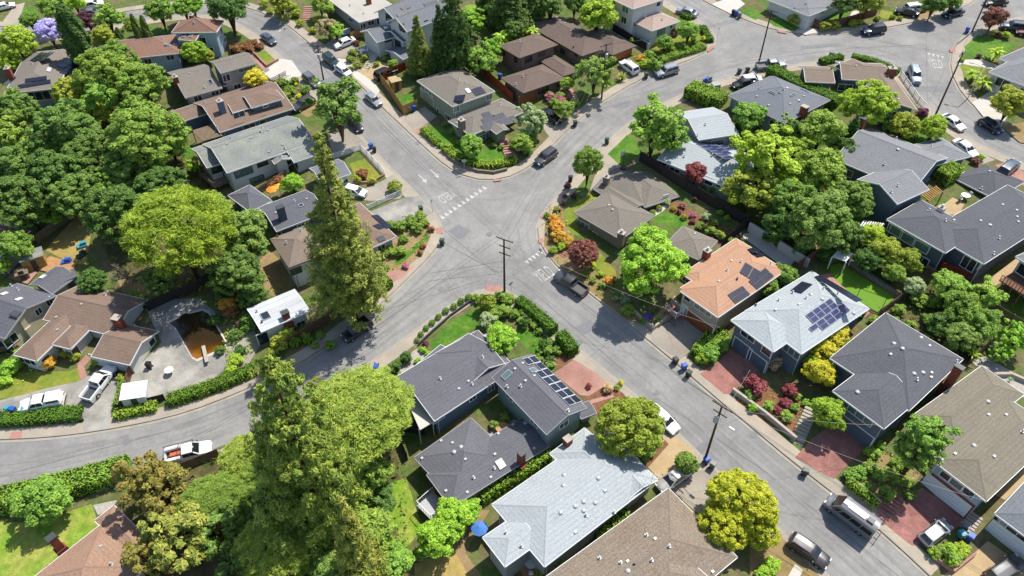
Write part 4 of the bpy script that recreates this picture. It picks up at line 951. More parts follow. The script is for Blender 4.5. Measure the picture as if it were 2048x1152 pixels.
# S
lawn([(985, 607), (1015, 614), (965, 647), (939, 661), (872, 706), (859, 691), (905, 641), (942, 621)]); lawn([(1031, 661), (1051, 654), (1084, 677), (1081, 711), (1061, 704), (1034, 677)])
ground_poly('driveway', [(1107, 747), (1147, 719), (1196, 748), (1215, 768), (1178, 792), (1160, 790)], 'redbrick', .016); ground_poly('flower_bed', [(1165, 797), (1215, 770), (1245, 785), (1262, 805), (1220, 850), (1190, 830)], 'mulch', .012)
ground_poly('flower_bed', [(1105, 700), (1130, 690), (1150, 715), (1112, 742)], 'mulch', .012); ground_poly('path', [(1180, 800), (1225, 788), (1228, 794), (1182, 808)], 'redbrick', .022)
ground_poly('path', [(826, 702), (845, 692), (862, 712), (845, 728), (800, 755), (790, 748)], 'gravel', .014)
ground_poly('driveway', [(1287, 925), (1324, 881), (1350, 870), (1392, 903), (1375, 925), (1327, 970)], 'tan', .016); ground_poly('driveway', [(1337, 976), (1387, 945), (1425, 935), (1450, 962), (1440, 975), (1400, 1030)], 'concrete', .016)
ground_poly('flower_bed', [(1285, 920), (1330, 880), (1338, 888), (1296, 935)], 'mulch', .02)
ground_poly('flower_bed', [(1500, 1090), (1560, 1070), (1640, 1152), (1640, 1230), (1500, 1230)], 'dirt', .010); ground_poly('path', [(1572, 1160), (1590, 1128), (1606, 1140), (1590, 1175)], 'pale', .016)
lawn([(-120, 1041), (50, 1045), (100, 1035), (183, 1008), (205, 1071), (147, 1098), (67, 1160), (-120, 1260)], 'lawn_lime'); ground_poly('yard', [(186, 1010), (235, 1000), (222, 1020), (196, 1030)], 'gravel', .014)
lawn([(775, 968), (812, 955), (845, 1058), (819, 1088), (779, 1051)], 'lawn_lime'); ground_poly('yard', [(829, 1128), (905, 1095), (960, 1180), (830, 1200)], 'straw', .012); ground_poly('path', [(905, 1095), (960, 1020), (980, 1020), (930, 1105), (990, 1190), (960, 1190)], 'dirt', .014)
ground_poly('terrain', [(230, 1000), (440, 910), (560, 850), (780, 790), (820, 1130), (800, 1300), (280, 1300), (240, 1100)], 'forest_floor', .007)
ground_poly('patio', [(955, 880), (1000, 850), (1030, 838), (1034, 845), (975, 880)], 'gravel', .016); ground_poly('patio', [(1040, 1140), (1085, 1100), (1110, 1140), (1060, 1180)], 'deck', .016)
# kerb-ramp patches, road patches, markings, manholes
for p in ([(871, 456), (884, 455), (886, 466), (873, 468)], [(972, 571), (1003, 572), (1000, 583), (972, 582)], [(1081, 431), (1091, 429), (1093, 436), (1083, 438)], [(1076, 478), (1086, 476), (1089, 484), (1079, 487)], [(987, 359), (1003, 357), (1003, 361), (988, 363)],
          [(24, 864), (45, 863), (42, 877), (18, 877)], [(1899, 97), (1911, 97), (1912, 104), (1901, 104)], [(1412, 98), (1426, 90), (1430, 94), (1416, 104)], [(1555, 60), (1572, 63), (1574, 67), (1556, 64)]): ground_poly('sidewalk', p, 'ramp', .02)
for p in ([(895, 462), (917, 449), (942, 462), (921, 478)], [(1303, 787), (1315, 780), (1321, 787), (1308, 794)], [(1300, 800), (1312, 794), (1321, 803), (1306, 808)], [(1392, 895), (1412, 880), (1424, 893), (1402, 905)], [(1414, 912), (1422, 906), (1432, 920), (1418, 928)], [(1725, 67), (1740, 64), (1760, 76), (1740, 80)], [(596, 88), (618, 84), (626, 90), (604, 94)],
          [(625, 170), (690, 140), (702, 150), (640, 184)], [(1828, 172), (1900, 172), (1910, 186), (1836, 182)], [(1157, 243), (1172, 246), (1164, 256), (1150, 250)]): marks([p], 'asphalt_new', -.124, 'road')
marks([[(242, 872), (256, 868), (262, 884), (250, 892)], [(1236, 205), (1262, 200), (1258, 212), (1240, 216)], [(1600, 92), (1680, 86), (1684, 92), (1604, 98)], [(300, 885), (312, 884), (306, 888)]], 'asphalt_new', -.126, 'road'); marks([[(1149, 655), (1180, 640), (1200, 655), (1170, 668)]], 'asphalt_new', -.125, 'road')
def seam(pts, w=.04, h=-.119, m='tar'):
    q = [G(x, y, 0) for x, y in pts]; b = MB()
    for u, v in zip(q, q[1:]):
        d = v - u; n = Vector((d.y, -d.x, 0)).normalized() * w; b.quad(*[(c.x, c.y, gz(c.x, c.y) + h) for c in (u - n, v - n, v + n, u + n)])
    tag(b.build('road' if m == 'tar' else 'driveway', M[m]), kind='structure')
for s in ([(0, 951), (330, 862), (512, 790), (640, 700), (860, 560), (1000, 545)], [(628, 235), (760, 355), (880, 452), (992, 545)], [(1024, 545), (1150, 655), (1300, 785), (1536, 945), (1800, 1152)], [(1000, 545), (1110, 380), (1200, 262)], [(1190, 210), (1300, 180), (1500, 120), (1700, 95), (1852, 88)], [(1852, 40), (1856, 200)], [(1010, 560), (1090, 510)], [(860, 545), (1010, 520)],
          [(570, 60), (700, 185), (830, 310)], [(860, 470), (1000, 545)], [(1170, 720), (1262, 648)], [(545, 300), (548, 301)], [(1160, 260), (1230, 300)], [(700, 640), (960, 560)], [(1420, 860), (1536, 812)]): seam(s)
def circ(x, y, r, m, h=-.119):
    g = G(x, y); b = MB(); b.poly([(g.x + r * math.cos(t * .3927), g.y + r * math.sin(t * .3927), gz(g.x + r * math.cos(t * .3927), g.y + r * math.sin(t * .3927)) + h) for t in range(16)]); tag(b.build('road', M[m]), kind='structure')
for x, y in ((979, 467), (882, 577), (1067, 593), (1159, 682), (835, 285), (1233, 212), (1508, 868)): circ(x, y, .48, 'tar', -.119); circ(x, y, .36, 'asphalt_new', -.116)
text_marking('YIELD', (901, 378), (873, 394), 2.0); text_marking('YIELD', (1082, 565), (1111, 549), 2.4); text_marking('YIELD', (1859, 134), (1887, 136), 2.8)
def teeth(a, b, n, dx, dy, w=.62):
    P = []
    for i in range(n):
        t0, t1 = (i + (1 - w) / 2) / n, (i + (1 + w) / 2) / n; f = lambda t: (a[0] + (b[0] - a[0]) * t, a[1] + (b[1] - a[1]) * t)
        m = f((t0 + t1) / 2); P.append([f(t0), f(t1), (m[0] + dx, m[1] + dy)])
    marks(P)
teeth((883, 440), (976, 375), 11, -8, -6, .8); teeth((1048, 524), (1082, 499), 5, 8, 7, .8); teeth((1853, 105), (1889, 113), 4, 1, 6, .7)
for cx, cy in ((845, 358), (869, 348)):
    marks([[(cx - 9, cy - 8), (cx - 7, cy - 9), (cx + 4, cy + 1), (cx + 2, cy + 2)], [(cx - 1, cy + 4), (cx + 7, cy - 1), (cx + 9, cy + 8)]])
marks([[(556, 64), (560, 58), (563, 62)]])
for s in ([(33, 808), (80, 812), (140, 808)], [(140, 785), (136, 822)], [(166, 788), (163, 806)], [(60, 800), (64, 830)], [(150, 775), (215, 790)], [(182, 830), (240, 800)], [(330, 690), (420, 760)], [(330, 740), (370, 790)], [(300, 650), (340, 660)], [(290, 760), (350, 720)], [(395, 735), (440, 745)]): seam(s, .035, .034, 'walk')
for s in ([(1655, 905), (1690, 915)], [(1640, 920), (1672, 940)], [(1665, 890), (1655, 930)], [(1800, 1040), (1850, 1075)], [(1440, 740), (1480, 765)], [(1330, 680), (1390, 660)], [(1350, 700), (1330, 650)]): seam(s, .03, .034, 'ramp')
# swimming pool
pool = [(338, 647), (358, 636), (364, 629), (372, 626), (378, 628), (405, 621), (417, 627), (452, 687), (447, 696), (394, 719), (385, 714), (352, 657)]
pr = empty('swimming_pool', G(395, 670), 0, 'murky brown swimming pool with pale coping in the cracked patio', 'swimming pool')
pc = G(395, 670); b = MB(); W3 = [G(x, y, .035) for x, y in pool]
for i in range(len(W3)):
    a, c = W3[i - 1], W3[i]; o1 = pc + (a - pc) * 1.09; o2 = pc + (c - pc) * 1.09; up = Vector((0, 0, .09)); b.quad(o1 + up * .3, o2 + up * .3, c + up, a + up); b.quad(a + up, c + up, c - up, a - up); b.quad(o2 + up * .3, o1 + up * .3, o1 - up, o2 - up)
b.build('coping', M['pale'], pr, pc)
m, n_, bs = _mat('pool_water'); geo = n_.nodes.new('ShaderNodeNewGeometry'); sp = n_.nodes.new('ShaderNodeSeparateXYZ'); n_.links.new(geo.outputs['Position'], sp.inputs[0])
no = n_.nodes.new('ShaderNodeTexNoise'); no.inputs['Scale'].default_value = .35; n_.links.new(geo.outputs['Position'], no.inputs['Vector']); ad = n_.nodes.new('ShaderNodeMath'); ad.operation = 'MULTIPLY_ADD'; n_.links.new(no.outputs[0], ad.inputs[0]); ad.inputs[1].default_value = 4; n_.links.new(sp.outputs[1], ad.inputs[2])
y0, y1 = G(395, 712).y, G(395, 670).y; mr = n_.nodes.new('ShaderNodeMapRange'); mr.inputs[1].default_value = y0 + 2; mr.inputs[2].default_value = y1 + 1.2; n_.links.new(ad.outputs[0], mr.inputs[0])
rp = n_.nodes.new('ShaderNodeValToRGB'); rp.color_ramp.elements[0].color = (*C(160, 100, 22), 1); rp.color_ramp.elements[1].color = (*C(58, 46, 32), 1); e = rp.color_ramp.elements.new(.55); e.color = (*C(84, 56, 24), 1); n_.links.new(mr.outputs[0], rp.inputs[0]); n_.links.new(rp.outputs[0], bs.inputs['Base Color']); bs.inputs['Roughness'].default_value = .06
M['water'] = m; b = MB(); b.poly([G(x, y, .03) for x, y in pool]); b.build('pool_water', m, pr, pc)
# ================================================================== HOUSES
roofmat('r_grey', (146, 147, 150)); roofmat('r_greybrown', (140, 132, 122), (126, 120, 110)); roofmat('r_brown', (144, 122, 108), (126, 106, 92)); roofmat('r_redbrown', (152, 118, 102), (136, 102, 88))
roofmat('r_tan', (146, 130, 116), (130, 114, 102)); roofmat('r_green', (142, 146, 142), (150, 152, 140)); roofmat('r_slate', (110, 111, 118), (98, 99, 105)); roofmat('r_char', (106, 107, 113), (94, 95, 100), .15)
roofmat('r_dark', (116, 116, 122), (102, 102, 107)); roofmat('r_light', (186, 192, 194), (172, 179, 181), .12, .93); roofmat('r_pale', (206, 210, 212), (198, 202, 206), .05); roofmat('r_salmon', (198, 156, 128), (186, 144, 116), .12, .9)
roofmat('r_mosstan', (142, 134, 118), (128, 122, 106)); roofmat('r_chocolate', (124, 108, 98), (112, 96, 88)); roofmat('r_tile', (186, 166, 154), (176, 152, 140)); roofmat('r_rust', (172, 140, 118), (160, 126, 106)); roofmat('r_mixed', (150, 136, 120), (134, 118, 102), .22)
roofmat('r_bluegrey', (128, 132, 138), (118, 122, 128)); roofmat('r_membrane', (206, 200, 188), (196, 190, 180), .03)
for n, c in dict(w_white=(226, 226, 222), w_paleblue=(176, 194, 206), w_blue=(112, 132, 156), w_cream=(206, 194, 168), w_tan=(192, 176, 156), w_sage=(164, 172, 150), w_brown=(136, 116, 104), w_slate=(108, 122, 138), w_dslate=(86, 96, 110), w_grey=(178, 178, 176), w_taupe=(150, 142, 128), w_bluegreen=(150, 170, 170)).items(): wallmat(n, c)
M['doorbrown'] = plain('garage_door_brown', C(150, 84, 44), .6); M['doororange'] = plain('garage_door_cedar', C(190, 112, 56), .6); M['doorslate'] = plain('garage_door_slate', C(96, 110, 128), .6); M['doorwhite'] = plain('garage_door_white', (.7, .72, .74), .5); M['bluetrim'] = plain('blue_trim', C(70, 86, 120), .6)

# --- upper left
h = House('grey hip roofed house with black solar panels beneath the cypress trees', 'the cypress side house', (118, 200), 'w_bluegreen', 'r_greybrown', at=(80, 150))
h.wing((8, 188), (116, 176), (152, 96), 3.6, .32).bvh(); h.solar((110, 132), (126, 138), (118, 100), 1, 3); h.solar((118, 146), (131, 150), (124, 120), 1, 2); h.solar((127, 160), (139, 163), (132, 132), 1, 2); h.solar((60, 122), (72, 124), (70, 103), 1, 2); h.solar((76, 122), (86, 123), (84, 103), 1, 2)
h.solar((36, 178), (102, 167), (38, 170), 5, 1); h.solar((50, 166), (94, 160), (52, 158), 4, 1); h.solar((16, 170), (34, 155), (24, 155), 2, 1, skip=()); h.vents([(64, 128), (90, 112), (106, 108)]); h.skylights([(98, 140, 1.6, .7)], 'wtrim'); h.chimney((14, 155), 1, .9, 2.2); h.win((78, 192), 4.2, 1.9, 2, 'glass'); h.done()
h = House('two storey brown roofed house with pale blue clapboard walls', 'the pale blue house', (433, 112), 'w_paleblue', 'r_redbrown', at=(400, 80))
h.wing((342, 66), (433, 64), (449, 41), 5.6, .4); h.wing((358, 78), (390, 82), (408, 66), 4.6, .3, ax='ab', ends='gg'); h.wing((225, 110), (360, 106), (340, 70), 2.8, .36, ax='ab', ends='hg').bvh(); h.chimney((405, 36), 1, .8, 1.4); h.skylights([(369, 71), (383, 71), (335, 90), (352, 90)], 'glass_green'); h.vents([(388, 46), (325, 78)]); h.win((404, 81), 1.8, 1.5); h.win((442, 62), 1.6, 1.4); h.win((450, 80), 1.6, 1.2); h.win((340, 113), 1.6, 1.6); h.done()
h = House('split level grey roofed house with pale walls and skylight', 'the split level house', (400, 212), 'w_grey', 'r_greybrown', at=(425, 150), trim='gtrim')
h.wing((342, 143), (371, 196), (442, 173), 2.9, .3, ends='gg'); h.wing((424, 122), (442, 147), (511, 125), 5.4, .3, ends='gg'); h.wing((444, 163), (447, 172), (488, 157), 2.6, .2, ends='gg', flat=True).bvh(); h.skylights([(421, 164)]); h.vents([(379, 147, 'b'), (409, 176), (463, 116, 'b'), (442, 120)]); h.win((396, 197), 1.6, 1.5); h.win((430, 185), 1.6, 1.2); h.win((453, 156), 1.5, 1.5); h.win((493, 136), 3.6, 1.3, 2, 'glass_green'); h.win((475, 173), 1.5, 1.2); h.chimney((349, 168), .9, .7, 1.2); h.done(auto=False)
h = House('navy blue house with brown roof, dormer and tall blue chimney', 'the navy blue house', (440, 292), 'w_blue', 'r_brown', at=(460, 225))
h.wing((386, 205), (440, 265), (588, 216), 2.9, .34, ends='gg'); h.wing((341, 223), (363, 244), (428, 223), 2.88, .34, ends='gg'); h.wing((486, 190), (503, 216), (567, 195), 4.7, .3, ends='gh'); h.wing((455, 205), (465, 225), (500, 214), 4.3, .3, ends='gg').bvh(); h.chimney((446, 224), 1, 1, 2.2, 'w_blue'); h.win((478, 229), 2.2, 1.2, 1); h.win((531, 212), 1, .6, 0); h.win((499, 254), 2.4, 1.3, 1); h.win((526, 246), 1.3, 1.5, 0); h.vents([(410, 205), (420, 255)]); h.done(auto=False)
h = House('white house with long speckled grey roof and dark framed windows', 'the long white house', (470, 372), 'w_white', 'r_green', at=(510, 300))
h.wing((410, 287), (454, 346), (628, 281), 4.3, .36, ends='gg'); h.wing((384, 297), (414, 336), (446, 324), 3.9, .34, ends='gg'); h.wing((528, 299), (549, 328), (580, 317), 3.7, .34, ax='ab', ends='gg'); h.wing((566, 295), (588, 325), (642, 306), 3.4, .3, ax='bc', ends='gg').bvh()
h.vents([(538, 304, 'b'), (570, 297), (562, 313), (580, 310), (566, 290, 'b'), (462, 277), (522, 264), (524, 256), (454, 288, 'b'), (502, 276, 'b'), (536, 261, 'b')]); h.win((435, 338), 2.2, 1.4, 0, 'glass', 'dtrim'); h.win((487, 343), 3.2, 1.7, 2, 'glass_green', 'dtrim'); h.win((525, 327), 2.0, 1.1, 0, 'glass', 'dtrim'); h.win((514, 358), 2.6, 1.1, 2, 'glass_green', 'dtrim'); h.win((575, 323), 1.1, 1.1, 0, 'glass', 'dtrim'); h.win((593, 329), 1.1, 1.4, 0, 'glass', 'dtrim'); h.done(auto=False)
h = House('charcoal roofed house with dark blue chimney behind the tall redwood', 'the dark blue chimney house', (560, 480), 'w_dslate', 'r_slate', at=(560, 420))
h.wing((514, 416), (553, 463), (652, 425), 2.9, .34, ends='gg'); h.wing((465, 386), (500, 424), (538, 397), 3.0, .34, ax='bc', ends='hh').bvh(); h.tall_chimney((575, 470), 5.6, 1.1, .9, 'w_dslate'); h.vents([(589, 403), (552, 426, 'b'), (614, 398, 'b')]); h.skylights([(602, 411, .8, .6)], 'solar'); h.done()
h = House('tan hip roofed two storey house beside the tall redwood', 'the tan two storey house', (588, 575), 'w_white', 'r_tan', at=(580, 500), trim='btrim')
h.wing((540, 478), (578, 535), (650, 508), 4.8, .36, ends='hh').bvh(); h.skylights([(595, 456, 1.8, 1.1)], 'glass_green'); h.vents([(573, 486), (555, 474, 'k'), (602, 462)]); h.win((592, 542), 1.8, 1.2, 1, 'glass', 'dtrim'); h.done(frame='dtrim')
h = House('brown hip roofed house with black solar panels by the corner garden', 'the corner garden house', (793, 495), 'w_grey', 'r_brown', at=(765, 455))
h.wing((720, 405), (793, 473), (735, 500), 2.7, .34, ax='ab').bvh(); h.solar((742, 432), (772, 458), (748, 424), 3, 1, 'solar'); h.solar((745, 452), (757, 448), (757, 460), 1, 1); h.solar((752, 476), (766, 470), (762, 484), 1, 1); h.done()
h = House('small grey roofed garage behind the dry front lawn', 'the small grey garage', (660, 372), 'w_white', 'r_bluegrey', at=(660, 345), name='garage', cat='garage')
h.wing((614, 338), (643, 367), (704, 350), 2.6, .3, ends='gg').bvh(); h.win((690, 362), 1.2, .9); h.done(auto=False)
h = House('white flat roofed cottage with brick chimney by the red brown fence', 'the white cottage', (575, 668), 'w_white', 'r_pale', at=(555, 625), name='cottage')
h.wing((494, 618), (523, 664), (620, 622), 2.6, .12, ends='gg').bvh(); h.skylights([(531, 632, 1.2, 1.4)]); h.vents([(524, 645, 'k'), (514, 624)]); h.tall_chimney((580, 660), 3.6, 1.0, .8); h.win((602, 648), 1.4, 1.2); h.door((527, 676), 1.6, 2.0, 'glass'); h.done(auto=False)
h = House('white walled house with brown L shaped roof beside the murky pool', 'the pool house', (185, 745), 'w_white', 'r_brown', at=(180, 660))
h.wing((85, 640), (228, 672), (297, 600), 2.9, .36, ax='ab', ends='gg'); h.wing((30, 706), (73, 722), (176, 618), 2.75, .36, ends='hh'); h.wing((103, 690), (141, 698), (188, 652), 2.85, .36, ends='hh'); h.wing((183, 712), (259, 730), (316, 662), 2.7, .34, ax='ab', ends='gg').bvh()
h.chimney((240, 650), 1.1, 1.0, 1.5, pots=False); h.vents([(163, 609, 'b'), (115, 660, 'b'), (113, 635, 'b'), (190, 578, 'b'), (210, 590), (270, 634), (229, 611)]); h.win((292, 614), 1.4, 1.4, 1, 'glass'); h.win((304, 684), 1.3, 1.2, 0); h.win((55, 722), 3.0, 1.2, 2); h.win((92, 720), 1.6, 1.3, 0); h.win((139, 707), 1.2, 1.3); h.door((153, 706), 1.1, 2.0, 'dtrim'); h.garage((222, 735), 5.2, 2.1, 'w_white'); h.done(auto=False)
h = House('cream stucco house with charcoal roof and tall plastered chimney', 'the cream stucco house', (80, 650), 'w_cream', 'r_slate', at=(40, 600), trim='gtrim')
h.wing((-60, 640), (9, 677), (103, 588), 2.9, .36, ax='ab', ends='gg'); h.wing((72, 560), (104, 588), (144, 547), 2.9, .36, ends='gg').bvh(); h.tall_chimney((60, 672), 4.6, 1.3, .8, 'w_cream'); h.skylights([(86, 554, .9, 1.2), (9, 588, .7, 1), (38, 599, .7, 1)], 'wtrim'); h.vents([(23, 572), (36, 580)]); h.win((98, 603), 1.1, 1.4); h.win((77, 623), 1.1, 1.2); h.win((22, 680), 2.2, 1.6, 0); h.done(auto=False)
h = House('red brown roofed house cut by the left edge of the view', 'the red brown corner house', (50, 485), 'w_white', 'r_redbrown', at=(20, 470)); h.wing((-40, 428), (60, 461), (8, 520), 3.0, .34, ax='ab').bvh(); h.vents([(33, 452, 't')]); h.done()
# --- upper middle
h = House('white flat roofed house with brick chimney at the head of the driveway', 'the white flat house', (719, 75), 'w_grey', 'r_membrane', at=(720, 25)); h.wing((660, -6), (719, 45), (800, 20), 3.6, flat=True).bvh(); h.chimney((738, 8), .9, .9, 1.5, pots=False); h.vents([(727, 28), (700, 12)]); h.win((726, 52), 1.3, 1.1); h.win((742, 46), 1.6, 1.0); h.win((758, 41), 1.2, 1.6, 0); h.win((702, 40), 2.2, .9); h.done(auto=False)
h = House('white modern farmhouse with gabled grey roof and dark solar panels', 'the white farmhouse', (800, 115), 'w_white', 'r_bluegrey', at=(800, 60))
h.wing((763, 19), (792, 42), (866, 0), 6.3, .55, ends='gg'); h.wing((788, 38), (814, 63), (900, 20), 6.1, .55, ends='gg'); h.wing((724, 62), (754, 85), (788, 72), 3.4, .4, ends='gg'); h.wing((766, 60), (806, 84), (834, 70), 3.6, .3, ends='gg'); h.wing((776, 98), (806, 119), (836, 104), 1.6, .2, ends='gg').bvh()
h.solar((792, 30), (810, 18), (801, 36), 3, 1); h.solar((800, 16), (815, 8), (808, 22), 2, 1); h.skylights([(771, 56, .8, .8)], 'wtrim'); h.solar((846, 8), (874, 0), (854, 14), 3, 1); h.win((778, 37), 1.8, 1.8, 0, 'glass', 'dtrim'); h.win((804, 54), 1.8, 1.9, 0, 'glass', 'dtrim'); h.win((796, 88), 2.0, 1.6, 0, 'glass', 'dtrim'); h.win((852, 45), 1.0, .9, 0, 'glass', 'dtrim'); h.win((776, 80), 2.0, 1.0, 0, 'glass'); h.done(auto=False)
h = House('two storey sage green house with solar panels on the street corner', 'the sage green house', (942, 300), 'w_sage', 'r_greybrown', at=(920, 220))
h.wing((835, 161), (905, 213), (989, 182), 5.3, .3, ax='ab'); h.wing((905, 238), (942, 271), (1043, 219), 2.9, .34, ends='hh'); h.wing((978, 250), (993, 268), (1015, 256), 2.8, .3, ax='ab', ends='gg').bvh()
h.solar((910, 192), (932, 190), (920, 203), 1, 2); h.solar((941, 180), (962, 173), (950, 193), 1, 2); h.skylights([(936, 182, .8, 1.2)], 'wtrim'); h.solar((960, 252), (1027, 231), (970, 265), 5, 1); h.solar((961, 239), (1006, 225), (969, 250), 3, 1); h.solar((962, 228), (978, 223), (968, 237), 1, 1); h.chimney((924, 258), 1.1, .9, 1.8, 'stone'); h.vents([(931, 165), (918, 158), (988, 232), (1000, 210)])
h.win((846, 175), 1.0, 1.5, 0, 'glass_green'); h.win((861, 189), .9, 1.3, 0, 'glass'); h.win((913, 218), 1.4, 1.3, 1, 'glass_green'); h.win((978, 193), 1.5, 1.4, 1, 'glass_green'); h.win((897, 236), 2.2, 1.2, 2); h.win((876, 222), .8, 1.2, 0); h.win((968, 274), 2.4, 1.3, 2, 'glass_green'); h.win((916, 254), 1, 1.6, 0); h.garage((855, 206), 4.4, 2.1, 'w_sage'); h.done(auto=False)
h = House('brown two storey house with hipped chocolate roofs above red steps', 'the chocolate roofed house', (1047, 215), 'w_brown', 'r_chocolate', at=(1075, 140), trim='btrim')
h.wing((998, 91), (1039, 116), (1115, 89), 5.3, .3, ends='hh'); h.wing((1002, 156), (1047, 186), (1131, 157), 3.1, .34, ends='hh'); h.wing((1085, 118), (1127, 152), (1154, 138), 3.0, .34, ax='ab', ends='hh').bvh(); h.vents([(1040, 84), (1046, 153), (1032, 170), (1087, 71)]); h.win((1057, 118), 1.9, 1.5, 2, 'glass', 'btrim'); h.win((1083, 107), 1.9, 1.3, 2, 'glass', 'btrim'); h.win((1008, 105), 1.2, 1.4, 0, 'glass', 'btrim'); h.win((1032, 120), 1.2, 1.4, 0, 'glass', 'btrim'); h.win((1085, 180), 3.0, 1.5, 2, 'glass', 'btrim'); h.win((1118, 166), 1.2, 1.8, 0, 'glass', 'btrim'); h.garage((1056, 210), 4.2, 2.0, 'doorbrown', 'btrim'); h.done(auto=False)
h = House('long brown hip roofed house with cedar garage door', 'the cedar garage house', (1164, 140), 'w_brown', 'r_chocolate', at=(1160, 80), trim='btrim')
h.wing((1053, 48), (1164, 112), (1226, 90), 2.9, .34, ax='ab', ends='hh'); h.wing((1150, 72), (1225, 110), (1272, 91), 2.8, .36, ax='ab', ends='hh').bvh(); h.vents([(1131, 47, 'b'), (1142, 62, 'b'), (1120, 41, 'b'), (1157, 71, 'b'), (1114, 35, 'b'), (1148, 41, 'b'), (1166, 50, 'b'), (1206, 64, 'd'), (1147, 95, 'k'), (1127, 37, 'k')]); h.garage((1246, 110), 4.6, 2.0, 'doororange', 'btrim'); h.win((1136, 100), 1.2, .9, 0, 'glass', 'btrim'); h.win((1152, 110), 1.2, .9, 0, 'glass', 'btrim'); h.door((1126, 98), 1.6, 2.0, 'glass', 'btrim'); h.done(auto=False)
h = House('white two storey house with pinkish tile roofs behind the yellow tree', 'the pinkish tiled house', (1304, 84), 'w_white', 'r_tile', at=(1290, 40))
h.wing((1220, -8), (1266, 18), (1330, -6), 6.6, .36, ends='hh'); h.wing((1264, 40), (1304, 62), (1358, 41), 3.3, .36, ax='bc', ends='hh').bvh(); h.vents([(1300, 15, 'b'), (1290, 36), (1324, 40)]); h.win((1227, 8), 1.3, 1.5, 0); h.win((1251, 18), 1.9, 1.6, 1, 'glass_green'); h.win((1248, 40), 1.6, 1.4, 1); h.win((1269, 48), .8, 1, 0); h.win((1322, 64), 2.6, 1.8, 2, 'glass_green'); h.win((1342, 53), .9, .9, 0); h.win((1317, 7), 1.3, 1.2, 0); h.done(auto=False)
# --- upper right
h = House('grey roofed white house beside the brown board fence at the top', 'the fenced white house', (1618, 50), 'w_white', 'r_grey', at=(1600, 20)); h.wing((1540, -4), (1618, 32), (1694, -4), 2.9, .32, ax='bc').bvh(); h.vents([(1612, 8), (1590, 15)]); h.win((1645, 22), 1.3, 1.2); h.win((1654, 17), 1, 1.2); h.done(auto=False)
h = House('white house with grey roof behind the palm front lawn', 'the palm lawn house', (1996, 170), 'w_white', 'r_grey', at=(2020, 140)); h.wing((2046, 104), (1977, 144), (2080, 184), 3.0, .34, ax='bc', ends='hh'); h.wing((2075, 84), (1997, 117), (2062, 142), 3.0, .34, ends='hh').bvh(); h.win((1999, 164), 1.2, 1.3, 0, 'glass', 'dtrim'); h.door((2010, 172), 1.2, 2, 'dtrim'); h.done()
h = House('grey hip roofed house with white vents in the middle of the right block', 'the grey vented house', (1500, 240), 'w_bluegreen', 'r_bluegrey', at=(1560, 190), trim='gtrim')
h.wing((1566, 249), (1455, 191), (1543, 147), 3.0, .32, ax='ab', ends='hh').bvh(); h.vents([(1514, 193, 'b'), (1580, 208, 'b'), (1597, 201, 'd'), (1608, 193, 'b'), (1574, 176, 'd'), (1537, 211, 'b'), (1560, 185), (1567, 180)]); h.skylights([(1522, 176, 1.6, .4), (1545, 186, 1.4, .4), (1585, 190, 1.4, .4), (1609, 182, 1.8, .4)]); h.chimney((1624, 226), 1.1, .9, 1.5, pots=False); h.done()
h = House('brown angled roof house wrapped by the curved junction hedge', 'the junction house', (1720, 215), 'w_slate', 'r_tan', at=(1720, 165))
h.wing((1598, 131), (1611, 163), (1670, 166), 2.8, .3, ends='gg'); h.wing((1698, 114), (1668, 133), (1704, 153), 3.3, .34, ax='bc', ends='hg'); h.wing((1672, 122), (1684, 158), (1778, 164), 3.2, .3, ax='bc', ends='gg'); h.wing((1774, 127), (1834, 219), (1766, 221), 3.0, .3, ax='ab', ends='gh').bvh(); h.chimney((1784, 146), 1.4, 1.0, 1.6); h.vents([(1671, 126, 'd'), (1712, 132, 'b'), (1770, 152, 'b'), (1776, 175, 'b'), (1797, 199, 'b'), (1662, 139, 'k')]); h.win((1690, 175), 2.6, 1.4, 1); h.done()
h = House('pale roofed garage with a low gable beside the clipped hedge block', 'the pale roofed garage', (1410, 275), 'w_grey', 'r_light', at=(1405, 240), name='garage', cat='garage'); h.wing((1375, 222), (1398, 280), (1464, 254), 2.6, .28, ends='gg').bvh(); h.vents([(1410, 250), (1388, 264)]); h.garage((1438, 272), 2.4, 2.0, 'w_taupe'); h.done(auto=False)
h = House('pale roofed sage house with rows of blue solar panels behind the dark fence', 'the pale roofed house', (1440, 385), 'w_sage', 'r_light', at=(1420, 320)); h.wing((1375, 262), (1315, 318), (1474, 388), 2.7, .26, ends='gg').bvh(); h.solar((1390, 288), (1450, 320), (1402, 282), 6, 1, 'solar_blue'); h.solar((1396, 282), (1448, 310), (1406, 277), 5, 1, 'solar_blue'); h.solar((1408, 280), (1456, 302), (1420, 276), 5, 1, 'solar_blue'); h.vents([(1368, 314), (1424, 312)]); h.win((1418, 362), 1.6, 1.6, 0); h.win((1437, 369), 1.1, 1.1, 0); h.win((1325, 326), 1.8, .8, 1); h.win((1350, 340), 2, .8, 1); h.done(auto=False)
h = House('mid grey roofed slate blue house with brick chimney above the oaks', 'the slate blue house', (1800, 420), 'w_slate', 'r_grey', at=(1790, 330))
h.wing((1752, 260), (1668, 318), (1828, 380), 4.2, .36, ends='gg'); h.wing((1908, 270), (1941, 313), (1872, 354), 3.6, .34, ends='hg'); h.wing((1724, 355), (1795, 408), (1846, 372), 4.4, .36, ends='gg').bvh(); h.tall_chimney((1703, 296), 5.8, 1.3, .9); h.vents([(1796, 299, 'd'), (1792, 278), (1783, 266, 'b'), (1862, 293), (1795, 372), (1782, 385), (1768, 329)]); h.win((1694, 345), 2, 1.3); h.win((1873, 352), 1.0, 1.5, 0); h.win((1853, 366), 1.0, 1.5, 0); h.done(auto=False)
